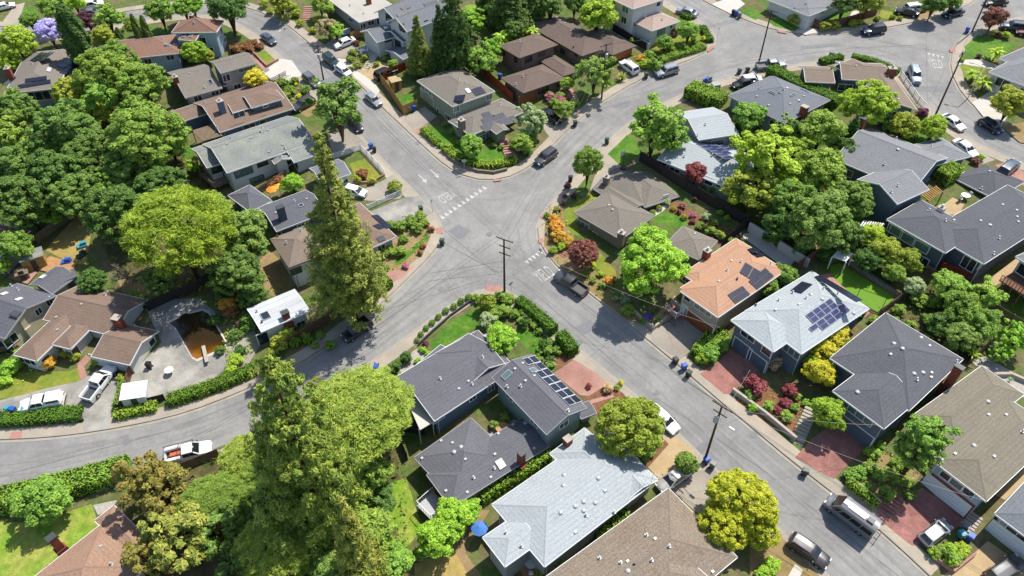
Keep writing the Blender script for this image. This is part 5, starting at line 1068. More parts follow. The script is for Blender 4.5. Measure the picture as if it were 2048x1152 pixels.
h = House('dark grey hip roofed house with balcony and wide sunroom windows', 'the sunroom house', (1900, 560), 'w_dslate', 'r_char', at=(1930, 440))
h.wing((1775, 438), (1891, 506), (1957, 461), 4.9, .34, ax='ab', ends='hh'); h.wing((1856, 461), (1968, 528), (2125, 424), 4.85, .34, ends='hh'); h.wing((1909, 355), (1992, 399), (2047, 362), 3.6, .36, ax='ab', ends='hh').bvh(); h.chimney((1880, 423), .9, .9, .7, 'wtrim'); h.vents([(1858, 422), (1908, 441, 'b'), (1961, 442, 'b'), (1980, 450, 'd'), (2005, 410, 'b'), (1997, 477), (1986, 508), (2033, 421, 'b'), (2034, 434, 'b'), (2036, 444, 'b'), (1979, 343, 'b'), (1962, 378), (1890, 442)])
for p in ((1790, 461), (1815, 477), (1842, 493)): h.win(p, 2.5, 1.5, 0, 'glass_green')
h.win((1844, 521), 2, 1.5, 1); h.win((1937, 527), 2.0, 2.1, 1); h.win((1961, 531), 1.0, 1.2, 0); h.done(auto=False)
bal = MB(); A, Bq = PZ(1880, 535, h.z0 + 1.6), PZ(1940, 558, h.z0 + 1.6); dd = Bq - A; nn = Vector((dd.y, -dd.x, 0)).normalized()
bal.obox(A - nn * 1.5, dd, nn * 1.6, (0, 0, .15)); bal.obox(A + nn * .02 + Vector((0, 0, 1)), dd, nn * .08, (0, 0, .08))
for i in range(22): bal.obox(A + dd * (i / 22) + nn * .04, dd.normalized() * .05, nn * .05, (0, 0, 1))
bal.build('balcony', M['fence_red'], h.root, h.p0)
h = House('grey house with raised timber deck cut by the right edge', 'the right edge deck house', (2030, 580), 'w_grey', 'r_grey', at=(2040, 540)); h.wing((2110, 470), (2031, 513), (2110, 570), 5.0, .34, ax='bc').bvh(); h.win((2046, 540), 1.6, 1.8, 0, 'glass', 'wtrim'); h.done(auto=False)
dk = MB(); A, Bq = PZ(1998, 562, h.z0 + 2.2), PZ(2070, 606, h.z0 + 2.2); dd = Bq - A; nn = Vector((dd.y, -dd.x, 0)).normalized(); dk.obox(A - nn * 3.5, dd, nn * 3.5, (0, 0, .2)); dk.obox(A + Vector((0, 0, 1.1)), dd, nn * .1, (0, 0, .08))
for i in range(12): dk.obox(A + dd * (i / 12), dd.normalized() * .08, nn * .08, (0, 0, 1.1))
for i in range(4): dk.obox(A + dd * (i / 4 + .1) - Vector((0, 0, 3)), dd.normalized() * .15, nn * .15, (0, 0, 3))
dk.build('deck', M['fence_brown'], h.root, h.p0)
# --- right row along the lower street
h = House('brown L shaped ranch house behind the orange flowering corner border', 'the corner ranch house', (1200, 520), 'w_taupe', 'r_greybrown', at=(1230, 410), trim='gtrim')
h.wing((1220, 328), (1184, 377), (1284, 415), 2.8, .32, ax='bc', ends='hh'); h.wing((1200, 372), (1148, 425), (1226, 490), 2.9, .34, ends='hh'); h.wing((1188, 378), (1262, 425), (1290, 408), 2.85, .3, ax='ab', ends='gg'); h.wing((1349, 384), (1290, 415), (1250, 360), 2.8, .3, ax='bc', ends='hg').bvh()
h.chimney((1212, 368), .9, .9, 1.4, 'stone'); h.chimney((1236, 488), 1.0, .8, 1.3, 'stone'); h.vents([(1218, 411, 'b'), (1225, 420, 'b')]); h.win((1166, 450), 2.6, 1.3, 2, 'glass_green'); h.win((1214, 491), 2.6, 1.3, 2, 'glass_green'); h.win((1190, 472), 1.2, 1.5, 0); h.door((1330, 400), .9, 2, 'wtrim'); h.done(auto=False)
h = House('grey brown roofed annex between the lime tree and the salmon roof', 'the grey brown annex', (1395, 510), 'w_taupe', 'r_greybrown', at=(1400, 480), trim='gtrim', name='annex'); h.wing((1435, 482), (1366, 452), (1330, 490), 2.8, .28, ax='ab', ends='hh').bvh(); h.vents([(1390, 468, 'b')]); h.done(auto=False)
h = House('salmon roofed tan house with brown garage door and black panels', 'the salmon roofed house', (1400, 665), 'w_tan', 'r_salmon', at=(1440, 560))
h.wing((1360, 576), (1436, 635), (1567, 537), 5.0, .32, ends='hh'); h.wing((1366, 546), (1400, 572), (1505, 496), 5.05, .3, ends='hh').bvh()
h.solar((1478, 545), (1512, 566), (1500, 531), 2, 1); h.solar((1496, 563), (1514, 580), (1534, 540), 2, 2); h.solar((1454, 590), (1470, 608), (1484, 571), 2, 1); h.solar((1494, 500), (1506, 508), (1506, 494), 1, 1); h.solar((1502, 508), (1514, 516), (1514, 502), 1, 1); h.chimney((1391, 516), .9, .9, 1.6); h.vents([(1463, 522, 'b'), (1454, 541), (1438, 563, 'b'), (1474, 559, 'k'), (1541, 528), (1482, 524)])
h.garage((1398, 640), 5.0, 2.1, 'doorbrown'); h.door((1368, 620), 1.1, 2.0, 'wtrim'); h.win((1406, 618), 3.0, 1.3, 2, 'glass_green'); h.win((1375, 595), 1.2, 1.3, 0); h.win((1373, 556), 2.0, 1.6, 1); h.done(auto=False)
h = House('light grey hip roofed house with blue solar panels and twin slate garage doors', 'the blue panel house', (1515, 740), 'w_slate', 'r_light', at=(1590, 640))
h.wing((1488, 623), (1603, 708), (1740, 618), 5.15, .32, ends='hh'); h.wing((1462, 640), (1547, 704), (1605, 664), 5.1, .32, ends='hh').bvh()
h.solar((1610, 631), (1660, 597), (1625, 648), 4, 2, 'solar_blue'); h.solar((1616, 657), (1686, 607), (1630, 672), 5, 2, 'solar_blue', skip=((0, 1),)); h.solar((1581, 582), (1604, 564), (1600, 590), 2, 2, 'solar'); h.solar((1628, 555), (1712, 606), (1638, 549), 7, 1, 'solar'); h.vents([(1622, 589, 'd'), (1644, 598, 'd'), (1612, 597), (1585, 586), (1598, 609, 'b'), (1551, 620, 'b'), (1557, 601), (1707, 626, 'd'), (1675, 588), (1646, 578), (1511, 611, 'k')])
h.garage((1483, 700), 2.9, 2.1, 'doorslate'); h.garage((1513, 722), 2.9, 2.1, 'doorslate'); h.win((1496, 671), 2.4, 1.3, 1, 'glass'); h.win((1583, 703), 2.6, 1.4, 2, 'glass_green'); h.win((1533, 703), 1.6, 1.3, 0); h.done(auto=False)
h = House('large dark slate hip roofed house with garage under the front windows', 'the dark hip roofed house', (1720, 880), 'w_slate', 'r_char', at=(1790, 740))
h.wing((1656, 719), (1818, 822), (1933, 722), 5.1, .34, ax='ab', ends='hh'); h.wing((1665, 782), (1768, 858), (1838, 800), 5.1, .34, ax='bc', ends='hg').bvh(); h.vents([(1788, 687, 'd'), (1805, 697, 'd'), (1781, 709, 'b'), (1842, 675, 'd'), (1859, 692, 'b'), (1828, 747, 'd'), (1863, 746, 'b'), (1846, 745, 'd'), (1862, 755, 'b'), (1912, 724), (1715, 784, 'd'), (1833, 760)]); h.tall_chimney((1880, 795), 6.0, 1.0, .7)
h.win((1720, 831), 3.4, 1.2, 2, 'glass_green'); h.garage((1706, 868), 4.6, 2.1, 'doorslate'); h.done(auto=False)
h = House('wide brown roofed house with white double garage door and brick base', 'the white garage house', (1900, 1015), 'w_paleblue', 'r_mosstan', at=(1950, 860))
h.wing((1858, 920), (1973, 1003), (2125, 868), 5.1, .32, ends='hh'); h.wing((1902, 903), (1826, 830), (1950, 722), 5.06, .32, ax='bc', ends='hh').bvh(); h.vents([(1976, 803, 'd'), (1948, 891, 'd'), (2012, 830, 'b'), (1988, 913, 'b'), (1977, 830, 'b'), (1910, 908, 'b'), (2044, 864), (1882, 923)]); h.garage((1886, 996), 5.2, 2.2, 'doorwhite'); h.win((1891, 952), 1.3, 1.1, 0); h.win((1912, 968), 1.6, 1.1, 0, 'glass_green'); h.win((1937, 985), 1.3, 1.1, 0); h.done(auto=False)
bb = MB(); v, w_, n, zb, zt = next(q for q in h.walls if (h.hitwall((1886, 996))[2] - q[0]).length < .1); e = w_ - v; g0 = gz(*((v + w_) / 2)[:2]) - .5
bb.obox((v.x, v.y, g0), (e.x, e.y, 0), n * .025, (0, 0, h.z0 + 2.9 - g0)); bb.build('brick_base', M['brick'], h.root, h.p0)
h = House('grey house with white windowed garage door in the bottom right corner', 'the bottom right house', (2000, 1110), 'w_grey', 'r_bluegrey', at=(2030, 1060)); h.wing((2110, 1108), (1989, 1027), (2085, 942), 3.9, .34, ax='bc').bvh(); h.garage((2014, 1096), 5.2, 2.2, 'doorwhite'); h.win((2035, 1067), 2.4, 1.0, 1); h.done(auto=False)
# --- bottom
h = House('dark grey roofed house with a hipped front behind the clipped garden', 'the garden corner house', (990, 800), 'w_slate', 'r_dark', at=(890, 740))
h.wing((782, 760), (869, 842), (1026, 746), 2.9, .34, ends='gg'); h.wing((870, 707), (956, 660), (1020, 724), 2.95, .36, ax='bc', ends='hg'); h.wing((776, 776), (800, 800), (905, 705), 2.6, .2, ends='gg').bvh(); h.vents([(918, 778, 'b'), (937, 763, 'b'), (944, 769), (880, 758), (965, 715)]); h.win((877, 836), 1.8, 1.2); h.win((945, 796), 1.2, 1); h.win((982, 777), 1.2, 1); h.done(auto=False)
pc2 = MB(); pc2.prism([PZ(816, 806, h.z0 + 2.3), PZ(840, 860, h.z0 + 2.3), PZ(868, 843, h.z0 + 2.3), PZ(832, 795, h.z0 + 2.3)], .12)
for q in ((838, 858), (865, 842)): pp = PZ(*q, h.z0 + 2.2); pc2.box((pp.x, pp.y, h.z0 - 1), .12, .12, 3.2)
pc2.build('patio_cover', M['pale'], h.root, h.p0)
h = House('two storey slate gabled house with white framed solar panels above the paver drive', 'the solar gable house', (1093, 905), 'w_bluegreen', 'r_dark', at=(1080, 790), trim='gtrim')
h.wing((984, 755), (1093, 869), (1174, 816), 4.9, .36, ax='ab', ends='gg'); h.wing((1142, 815), (1163, 838), (1196, 830), 2.6, .2, ax='bc', ends='gg').bvh(); h.solar((1043, 719), (1139, 813), (1066, 710), 7, 2, 'solar_w', skip=((1, 0),)); h.skylights([(1014, 750, .9, 1.4), (1066, 741, .8, 1)], 'glass_green'); h.vents([(1030, 738, 'b'), (1051, 762, 'b'), (1041, 773), (1014, 774), (1046, 727, 'b'), (1069, 752, 'b'), (1136, 822)]); h.done()
h = House('charcoal hip roofed house with small courtyard and brick chimney', 'the courtyard house', (1000, 990), 'w_taupe', 'r_dark', at=(950, 930), trim='gtrim')
h.wing((933, 827), (828, 915), (902, 1016), 2.7, .34, ax='bc', ends='hh'); h.wing((852, 950), (902, 1016), (1099, 893), 2.72, .34, ends='hg').bvh(); h.tall_chimney((1042, 946), 4.3, .8, .7); h.vents([(908, 904, 'd'), (922, 894, 'd'), (905, 886, 'b'), (931, 919, 'b'), (877, 867, 'b'), (844, 917, 'b'), (892, 982, 'b'), (935, 985, 'b'), (982, 955, 'b'), (990, 909, 'b'), (997, 868, 'b'), (1050, 869, 'b'), (1068, 897, 'b'), (1026, 850, 'b'), (1051, 846, 'd'), (988, 937), (947, 956)]); h.skylights([(1001, 928, 1.0, 1.2)], 'wtrim'); h.done()
h = House('large light grey hip roofed house with many roof vents', 'the light grey house', (1290, 990), 'w_grey', 'r_light', at=(1150, 1000))
h.wing((979, 1012), (1089, 1134), (1320, 963), 2.9, .32, ends='hh', ins=(.9, .9)); h.wing((1172, 858), (1099, 907), (1185, 985), 2.85, .32, ax='bc', ends='hg'); h.wing((1264, 905), (1205, 945), (1250, 1003), 2.82, .3, ax='bc', ends='hg'); h.wing((966, 1074), (1010, 1134), (1078, 1084), 2.84, .32, ends='hg').bvh()
h.vents([(1128, 950, 'd'), (1127, 971, 'd'), (1196, 956, 'd'), (1150, 1012, 'd'), (1167, 1003, 'd'), (1190, 1005, 'd'), (1167, 1021, 'd'), (1121, 1025, 'd'), (1172, 1031), (1210, 982, 'b'), (1151, 1065, 'b'), (1228, 1025), (1043, 1093), (1012, 1066)]); h.chimney((1135, 888), .9, .8, 1.1, pots=False); h.done()
q = h.hitroof((1302, 968))[0]; am = MB(); am.tube(q, q + Vector((0, 0, 2)), .02, .02, 5)
for k in range(6): am.tube(q + Vector((-.9 + .3 * k, -.4 - .02 * k, 1.9)), q + Vector((-.9 + .3 * k, .4 + .02 * k, 1.9)), .012, .012, 4)
am.tube(q + Vector((-.9, 0, 1.9)), q + Vector((.7, 0, 1.9)), .018, .018, 4); am.build('antenna', M['metal'], h.root, h.p0)
h = House('large brown mottled roof house at the bottom beside the golden tree', 'the bottom brown house', (1337, 1010), 'w_tan', 'r_mixed', at=(1300, 1100)); h.wing((1040, 1208), (1337, 976), (1466, 1122), 2.9, .34, ax='ab', ends='hh'); h.wing((1210, 1190), (1330, 1075), (1420, 1160), 3.4, .3, ax='ab', ends='hh').bvh(); h.vents([(1293, 1071), (1310, 1078, 'b'), (1338, 1093), (1241, 1126), (1255, 1123, 'b'), (1269, 1128, 'k'), (1199, 1117), (1303, 1121), (1425, 1144, 'b'), (1256, 1142, 'd')]); h.done(auto=False)
h = House('rust brown roofed house in the bottom left corner with brick chimney', 'the rust roofed house', (130, 1130), 'w_tan', 'r_rust', at=(160, 1100)); h.wing((170, 1240), (60, 1160), (218, 1058), 2.9, .34, ax='bc', ends='hh'); h.wing((190, 1042), (228, 1010), (300, 1085), 2.85, .34, ax='bc', ends='hg').bvh(); h.tall_chimney((134, 1112), 4.4, .9, .8); h.vents([(202, 1093, 'b'), (223, 1129)]); h.done(auto=False)
# ================================================================== PLANTS
make_protos()
T = tree
def many(fn, rows, *a, **k):
    for r in rows: fn(*r, *a, **k)
FOREST = 'oaks of the wooded hillside'
# the wood on the left
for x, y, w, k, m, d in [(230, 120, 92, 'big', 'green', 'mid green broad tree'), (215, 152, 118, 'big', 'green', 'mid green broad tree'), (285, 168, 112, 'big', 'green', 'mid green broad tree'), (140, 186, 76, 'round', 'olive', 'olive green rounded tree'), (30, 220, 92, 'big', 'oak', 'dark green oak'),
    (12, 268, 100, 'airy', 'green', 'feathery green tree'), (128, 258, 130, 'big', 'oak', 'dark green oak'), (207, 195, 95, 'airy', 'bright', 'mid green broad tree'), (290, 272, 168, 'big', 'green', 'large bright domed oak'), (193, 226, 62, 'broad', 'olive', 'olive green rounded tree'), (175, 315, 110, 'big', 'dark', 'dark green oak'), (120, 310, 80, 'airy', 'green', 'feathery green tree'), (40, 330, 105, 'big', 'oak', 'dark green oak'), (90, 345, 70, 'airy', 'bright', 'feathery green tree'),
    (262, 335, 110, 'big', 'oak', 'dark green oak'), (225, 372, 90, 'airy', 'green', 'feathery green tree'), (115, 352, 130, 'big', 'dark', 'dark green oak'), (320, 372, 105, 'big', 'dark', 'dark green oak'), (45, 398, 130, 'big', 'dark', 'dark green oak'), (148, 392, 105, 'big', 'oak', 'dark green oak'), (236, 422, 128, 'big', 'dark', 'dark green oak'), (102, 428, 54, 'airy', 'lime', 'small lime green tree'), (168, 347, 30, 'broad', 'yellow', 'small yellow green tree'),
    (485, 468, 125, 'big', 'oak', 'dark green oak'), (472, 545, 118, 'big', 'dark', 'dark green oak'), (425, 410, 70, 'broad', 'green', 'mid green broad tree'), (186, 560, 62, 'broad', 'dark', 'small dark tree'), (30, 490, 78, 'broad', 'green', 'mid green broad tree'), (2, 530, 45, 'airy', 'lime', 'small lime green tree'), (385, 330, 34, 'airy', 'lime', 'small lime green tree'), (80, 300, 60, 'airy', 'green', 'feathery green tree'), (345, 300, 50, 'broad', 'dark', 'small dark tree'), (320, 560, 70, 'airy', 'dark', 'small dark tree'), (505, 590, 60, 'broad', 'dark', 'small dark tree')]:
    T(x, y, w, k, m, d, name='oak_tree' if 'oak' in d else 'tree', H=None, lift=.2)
T(358, 462, 222, 'pine', 'pine', 'huge round topped stone pine', name='pine_tree', vr=.62, lift=.5)
for x, y, w, k, m, d in [(35, 85, 78, 'round', 'yellow', 'yellow green rounded tree'), (18, 122, 48, 'broad', 'yellow', 'small yellow green tree'), (105, 14, 62, 'broad', 'green', 'mid green street tree'), (150, 5, 40, 'broad', 'lime', 'lime green street tree'), (98, 62, 62, 'broad', 'lilac', 'lilac flowering jacaranda tree'), (176, 42, 40, 'broad', 'plum', 'dark purple leaved plum tree'),
    (216, 36, 62, 'airy', 'bright', 'loose pale green tree'), (318, 20, 62, 'broad', 'green', 'leafy green street tree'), (366, 12, 50, 'broad', 'bright', 'bright green street tree'), (385, 8, 44, 'broad', 'lime', 'lime green street tree'), (455, 14, 84, 'broad', 'dark', 'dark leafy street tree'), (390, 104, 56, 'round', 'yellow', 'yellow green rounded tree'), (412, 112, 34, 'round', 'olive', 'olive green rounded tree'), (508, 156, 50, 'broad', 'gold', 'golden rounded tree'),
    (672, 206, 122, 'airy', 'oak', 'spreading grey green street tree'), (654, 54, 46, 'airy', 'dry', 'bare twiggy brownish shrub tree'), (672, 62, 36, 'broad', 'lime', 'lime green small tree'), (658, 16, 30, 'broad', 'bright', 'bright green small tree'), (690, 205, 60, 'airy', 'oak', 'low grey green tree'), (786, 128, 24, 'broad', 'bright', 'bright green small tree'), (943, 290, 56, 'broad', 'bright', 'bright green lawn tree'),
    (940, 40, 60, 'airy', 'lime', 'loose lime green tree'), (965, 120, 70, 'airy', 'bright', 'loose pale green tree'), (1000, 20, 60, 'broad', 'dark', 'dark leafy tree'), (1195, 28, 86, 'broad', 'yellow', 'bright yellow green tree'), (1190, 145, 86, 'airy', 'green', 'feathery green tree'), (1064, 240, 72, 'airy', 'greygreen', 'soft grey green weeping tree'), (1042, 285, 50, 'broad', 'green', 'mid green bushy tree'), (1135, 167, 32, 'broad', 'yellow', 'small yellow green tree'), (1128, 217, 44, 'broad', 'green', 'mid green bushy tree'),
    (1330, 85, 36, 'round', 'bright', 'small bright round tree'), (1378, 62, 46, 'broad', 'bright', 'bright green corner tree'), (1498, 230, 74, 'broad', 'bright', 'bright green dense tree'), (1738, 206, 108, 'big', 'yellow', 'large rounded yellow green tree'), (1988, 34, 52, 'broad', 'bronze', 'dark bronze green rounded tree'), (2022, 204, 78, 'broad', 'olive', 'olive green rounded tree'), (1809, 250, 62, 'round', 'olive', 'olive green rounded tree'), (1868, 254, 56, 'round', 'yellow', 'yellow green rounded tree'), (1782, 252, 40, 'airy', 'bright', 'loose pale green tree'),
    (1643, 258, 96, 'broad', 'green', 'mid green broad tree'), (1600, 262, 60, 'broad', 'dark', 'small dark tree'), (1700, 300, 60, 'broad', 'dark', 'small dark tree'), (1570, 250, 50, 'airy', 'bright', 'loose pale green tree'), (1532, 312, 150, 'airy', 'yellow', 'large loose yellow green tree'), (1500, 380, 110, 'airy', 'olive', 'loose olive green tree'), (1590, 300, 70, 'airy', 'yellow', 'loose yellow green tree'), (1642, 342, 110, 'broad', 'green', 'mid green broad tree'), (1580, 400, 110, 'big', 'green', 'mid green broad tree'),
    (1640, 440, 140, 'big', 'oak', 'dark green oak'), (1700, 398, 90, 'big', 'oak', 'dark green oak'), (1560, 450, 80, 'broad', 'dark', 'small dark tree'), (1690, 470, 80, 'broad', 'dark', 'small dark tree'), (1745, 470, 58, 'broad', 'yellow', 'yellow green rounded tree'), (1772, 505, 72, 'broad', 'olive', 'olive green rounded tree'), (1812, 520, 60, 'broad', 'olive', 'olive green rounded tree'), (1735, 520, 60, 'broad', 'dark', 'small dark tree'), (1790, 545, 50, 'broad', 'green', 'mid green broad tree'), (1830, 572, 46, 'broad', 'greygreen', 'soft grey green tree'),
    (1900, 570, 76, 'broad', 'bright', 'bright green dense tree'), (1925, 612, 76, 'broad', 'green', 'mid green broad tree'), (1970, 592, 78, 'airy', 'bright', 'loose pale green tree'), (1958, 645, 80, 'broad', 'green', 'mid green broad tree'), (1925, 672, 70, 'broad', 'oak', 'dark green oak'), (2028, 676, 72, 'airy', 'lime', 'lime green small tree'), (2005, 706, 50, 'airy', 'lime', 'lime green small tree'), (1946, 708, 40, 'spiky', 'yellow', 'feathery yellow bamboo clump'), (1880, 650, 60, 'airy', 'dark', 'small dark tree'),
    (1310, 245, 118, 'airy', 'bright', 'tall open branched street tree'), (1340, 272, 80, 'airy', 'bright', 'open branched lower tree'), (1176, 325, 60, 'round', 'green', 'upright egg shaped street tree'), (1392, 346, 52, 'broad', 'redmaple', 'dark red leaved maple tree'), (1167, 506, 66, 'round', 'bronze', 'bronze leaved rounded tree'), (1303, 522, 156, 'big', 'lime', 'large bright lime green tree'), (1570, 552, 56, 'broad', 'green', 'mid green bushy tree'), (1535, 572, 50, 'broad', 'green', 'mid green bushy tree'),
    (1672, 668, 62, 'broad', 'gold', 'golden yellow tree'), (1648, 698, 60, 'broad', 'gold', 'golden yellow tree'), (1642, 745, 64, 'broad', 'gold', 'golden yellow tree'), (1627, 725, 44, 'broad', 'yellow', 'yellow green rounded tree'), (1655, 826, 74, 'broad', 'yellow', 'yellow green open tree'),  (1262, 853, 142, 'round', 'olive', 'dense olive green domed tree'), (1374, 926, 50, 'round', 'green', 'small dense round tree'),
    (1482, 1000, 140, 'round', 'goldgreen', 'large golden green domed tree'), (1450, 1050, 110, 'round', 'goldgreen', 'large golden green domed tree'), (1520, 1060, 80, 'round', 'goldgreen', 'olive golden domed tree'), (905, 1035, 88, 'broad', 'lime', 'lime green rounded tree'), (872, 1075, 90, 'broad', 'lime', 'lime green rounded tree'), (935, 1020, 60, 'broad', 'lime', 'lime green rounded tree'), (90, 1000, 104, 'broad', 'bright', 'bright green lawn tree'), (48, 1008, 60, 'airy', 'bright', 'bright green lawn tree'),
    (585, 365, 46, 'broad', 'lime', 'lime green small tree'), (975, 604, 40, 'broad', 'olive', 'bushy tree with bronze tips'), (1003, 676, 74, 'broad', 'lime', 'spreading bright green tree'), (975, 640, 40, 'broad', 'greygreen', 'soft grey green tree')]:
    nm = {'jacaranda': 'jacaranda_tree', 'oak': 'oak_tree', 'maple': 'maple_tree', 'plum': 'plum_tree'}
    T(x, y, w, k, m, d, name=next((v for q, v in nm.items() if q in d), 'tree'), vr=1.25 if 'egg' in d else .85, lift=.35 if ('street' in d or 'open' in d) else .2)
T(1862, 868, 96, 'airy', 'bright', 'soft willowy green tree', H=10.5); T(1832, 905, 90, 'airy', 'green', 'soft willowy green tree', H=8)
for x, y, w, k, m, d in [(1690, 6, 56, 'broad', 'dark', 'dark leafy tree'), (1735, 2, 60, 'broad', 'olive', 'olive green rounded tree'), (1868, 8, 50, 'broad', 'dark', 'dark leafy tree'), (1905, 4, 40, 'broad', 'green', 'mid green broad tree'), (560, 4, 50, 'broad', 'olive', 'olive green rounded tree'), (640, 10, 40, 'broad', 'green', 'mid green broad tree'), (1100, 10, 60, 'broad', 'dark', 'dark leafy tree'), (1150, 5, 50, 'broad', 'oak', 'dark leafy tree'), (985, 95, 50, 'airy', 'lime', 'loose lime green tree'), (1030, 60, 46, 'broad', 'dark', 'dark leafy tree'), (265, 50, 40, 'broad', 'olive', 'olive green rounded tree'), (205, 70, 44, 'broad', 'olive', 'olive green rounded tree'), (60, 40, 40, 'broad', 'green', 'mid green broad tree')]: T(x, y, w, k, m, d)
S0 = [(540, 22, 18), (556, 30, 18), (574, 34, 20), (592, 26, 22), (600, 46, 18), (626, 60, 18), (636, 40, 22), (528, 8, 22), (585, 12, 22)]
for q in S0: shrub(*q, 'olive', 'rough terrace shrub')
for q in [(1350, 110, 18), (1370, 96, 20), (1390, 84, 18), (1345, 98, 16)]: shrub(*q, 'green', 'leafy corner shrub')
# conifers
conifer((646, 258), (712, 640), 160, 'redwood0', 'redwood', 'very tall sunlit redwood', 'redwood_tree', 6.0)
conifer((572, 710), (650, 1050), 240, 'redwood1', 'redwood_mid', 'giant dark cored redwood', 'redwood_tree', 3.0)
conifer((893, -40), (912, 150), 84, 'redwood1', 'redwood_dark', 'tall dark redwood', 'redwood_tree', 3.0); conifer((868, 5), (885, 150), 60, 'spruce', 'redwood_dark', 'dark conifer', 'conifer_tree', 3.4)
conifer((828, 28), (842, 148), 62, 'spruce', 'redwood', 'lighter green pointed conifer', 'conifer_tree', 3.4); conifer((1010, -70), (1020, 62), 90, 'spruce', 'redwood_dark', 'dark conifer', 'conifer_tree', 3.4); conifer((960, -60), (975, 40), 60, 'spruce', 'redwood_dark', 'dark conifer', 'conifer_tree', 3.4)
conifer((1050, -60), (1060, 40), 60, 'spruce', 'dark', 'dark conifer', 'conifer_tree', 3.4); conifer((1690, 225), (1690, 300), 50, 'spruce', 'dark', 'dark conifer', 'conifer_tree', 3.4)
conifer((130, 10), (176, 140), 52, 'cypress', 'cypress', 'broad Italian cypress column', 'cypress_tree', 11); conifer((148, 20), (186, 146), 40, 'cypress', 'cypress', 'broad Italian cypress column', 'cypress_tree', 11)
conifer((258, 28), (292, 112), 16, 'cypress', 'cypress', 'slim Italian cypress column', 'cypress_tree', 11); conifer((280, 31), (308, 106), 17, 'cypress', 'cypress', 'slim Italian cypress column', 'cypress_tree', 11); conifer((232, 55), (248, 95), 14, 'cypress', 'cypress', 'slim Italian cypress column', 'cypress_tree', 11)
conifer((690, 990), (735, 1180), 120, 'spruce', 'redwood', 'brown tipped conifer', 'conifer_tree', 3.4); T(290, 960, 110, 'airy', 'brownleaf', 'brownish green ragged tree', vr=1.1)
# the pine stand along the lower street
for x, y, w, k, m, d in [(712, 838, 235, 'pine', 'pine2', 'huge spreading stone pine'), (490, 915, 104, 'pine', 'pine2', 'bright tufted pine'), (432, 1005, 140, 'pine', 'pine2', 'bright tufted pine'), (545, 1095, 150, 'pine', 'pine2', 'bright tufted pine'), (610, 1110, 90, 'pine', 'pine2', 'bright tufted pine'), (330, 985, 120, 'airy', 'brownleaf', 'brownish green ragged tree'), (360, 1075, 150, 'airy', 'redwood', 'olive green ragged tree'), (300, 1110, 110, 'airy', 'brownleaf', 'brownish green ragged tree'), (430, 1060, 120, 'airy', 'oak', 'dark green oak'),
    (720, 950, 120, 'big', 'green', 'mid green broad tree'), (740, 1060, 110, 'broad', 'green', 'mid green broad tree'), (790, 1125, 80, 'broad', 'bright', 'bright green dense tree'), (640, 780, 60, 'airy', 'redwood', 'olive green ragged tree'), (540, 940, 110, 'pine', 'pine2', 'bright tufted pine'), (520, 1020, 90, 'broad', 'dark', 'small dark tree'), (760, 1000, 70, 'broad', 'dark', 'small dark tree'), (565, 745, 60, 'airy', 'redwood', 'olive green ragged tree'), (480, 1140, 110, 'airy', 'redwood_dark', 'dark ragged tree'), (660, 1140, 90, 'broad', 'oak', 'dark green oak'), (800, 830, 60, 'pine', 'pine2', 'bright tufted pine')]:
    T(x, y, w, k, m, d, name='pine_tree' if 'pine' in d else ('oak_tree' if 'oak' in d else 'tree'), vr=.55 if k == 'pine' else .9, lift=.7 if k == 'pine' else .4, bark='barkred')
# palms, bare trees
def palm(x, y, w, kind, m, d, lift=.8, name='palm_tree'):
    z = 2.0
    for _ in range(4): p = G(x, y, z); a = w / 2 / pxm(p); z = a * lift + .1
    p = G(x, y, z); g = Vector((p.x, p.y, gz(p.x, p.y))); r = empty(name, g, 0, None, 'palm tree'); VEG.append((r, d, x, y)); link(PROTO[kind], 'crown', r, (0, 0, z), (a, a, a), R.random() * 6, M[m]); link(PROTO['stem'], 'trunk', r, (0, 0, 0), (.22, .22, z * 1.1), 0, M['bark'])
palm(1005, 72, 58, 'palm', 'palm', 'large bright palm'); palm(1066, 62, 42, 'palm', 'palm', 'small green palm'); palm(1993, 103, 46, 'palm', 'yellow', 'feathery yellow green palm'); palm(1948, 148, 44, 'palm', 'yellow', 'feathery yellow green palm'); palm(1969, 164, 48, 'palm', 'yellow', 'feathery yellow green palm'); palm(1244, 154, 30, 'spiky', 'olive', 'spiky brown green palm', .4)
def dead(x, y, hpx, m, d, kind='bare0', rz=0, tilt=(0, 0)):
    g = G(x, y, 0); s = hpx / pxm(g); r = empty('dead_tree', g, 0, None, 'tree'); VEG.append((r, d, x, y)); o = link(PROTO[kind], 'branches', r, (0, 0, 0), (s, s, s), rz, M[m]); o.rotation_euler = (tilt[0], tilt[1], rz); return r
dead(275, 560, 46, 'barkgrey', 'leafless grey dead tree', 'bare0', .4, (.2, -.7)); dead(255, 555, 40, 'barkgrey', 'leafless grey dead tree', 'bare1', 2, (.1, -.9)); dead(590, 1060, 40, 'barkgrey', 'leafless grey dead tree', 'bare1', 1, (0, -.3))
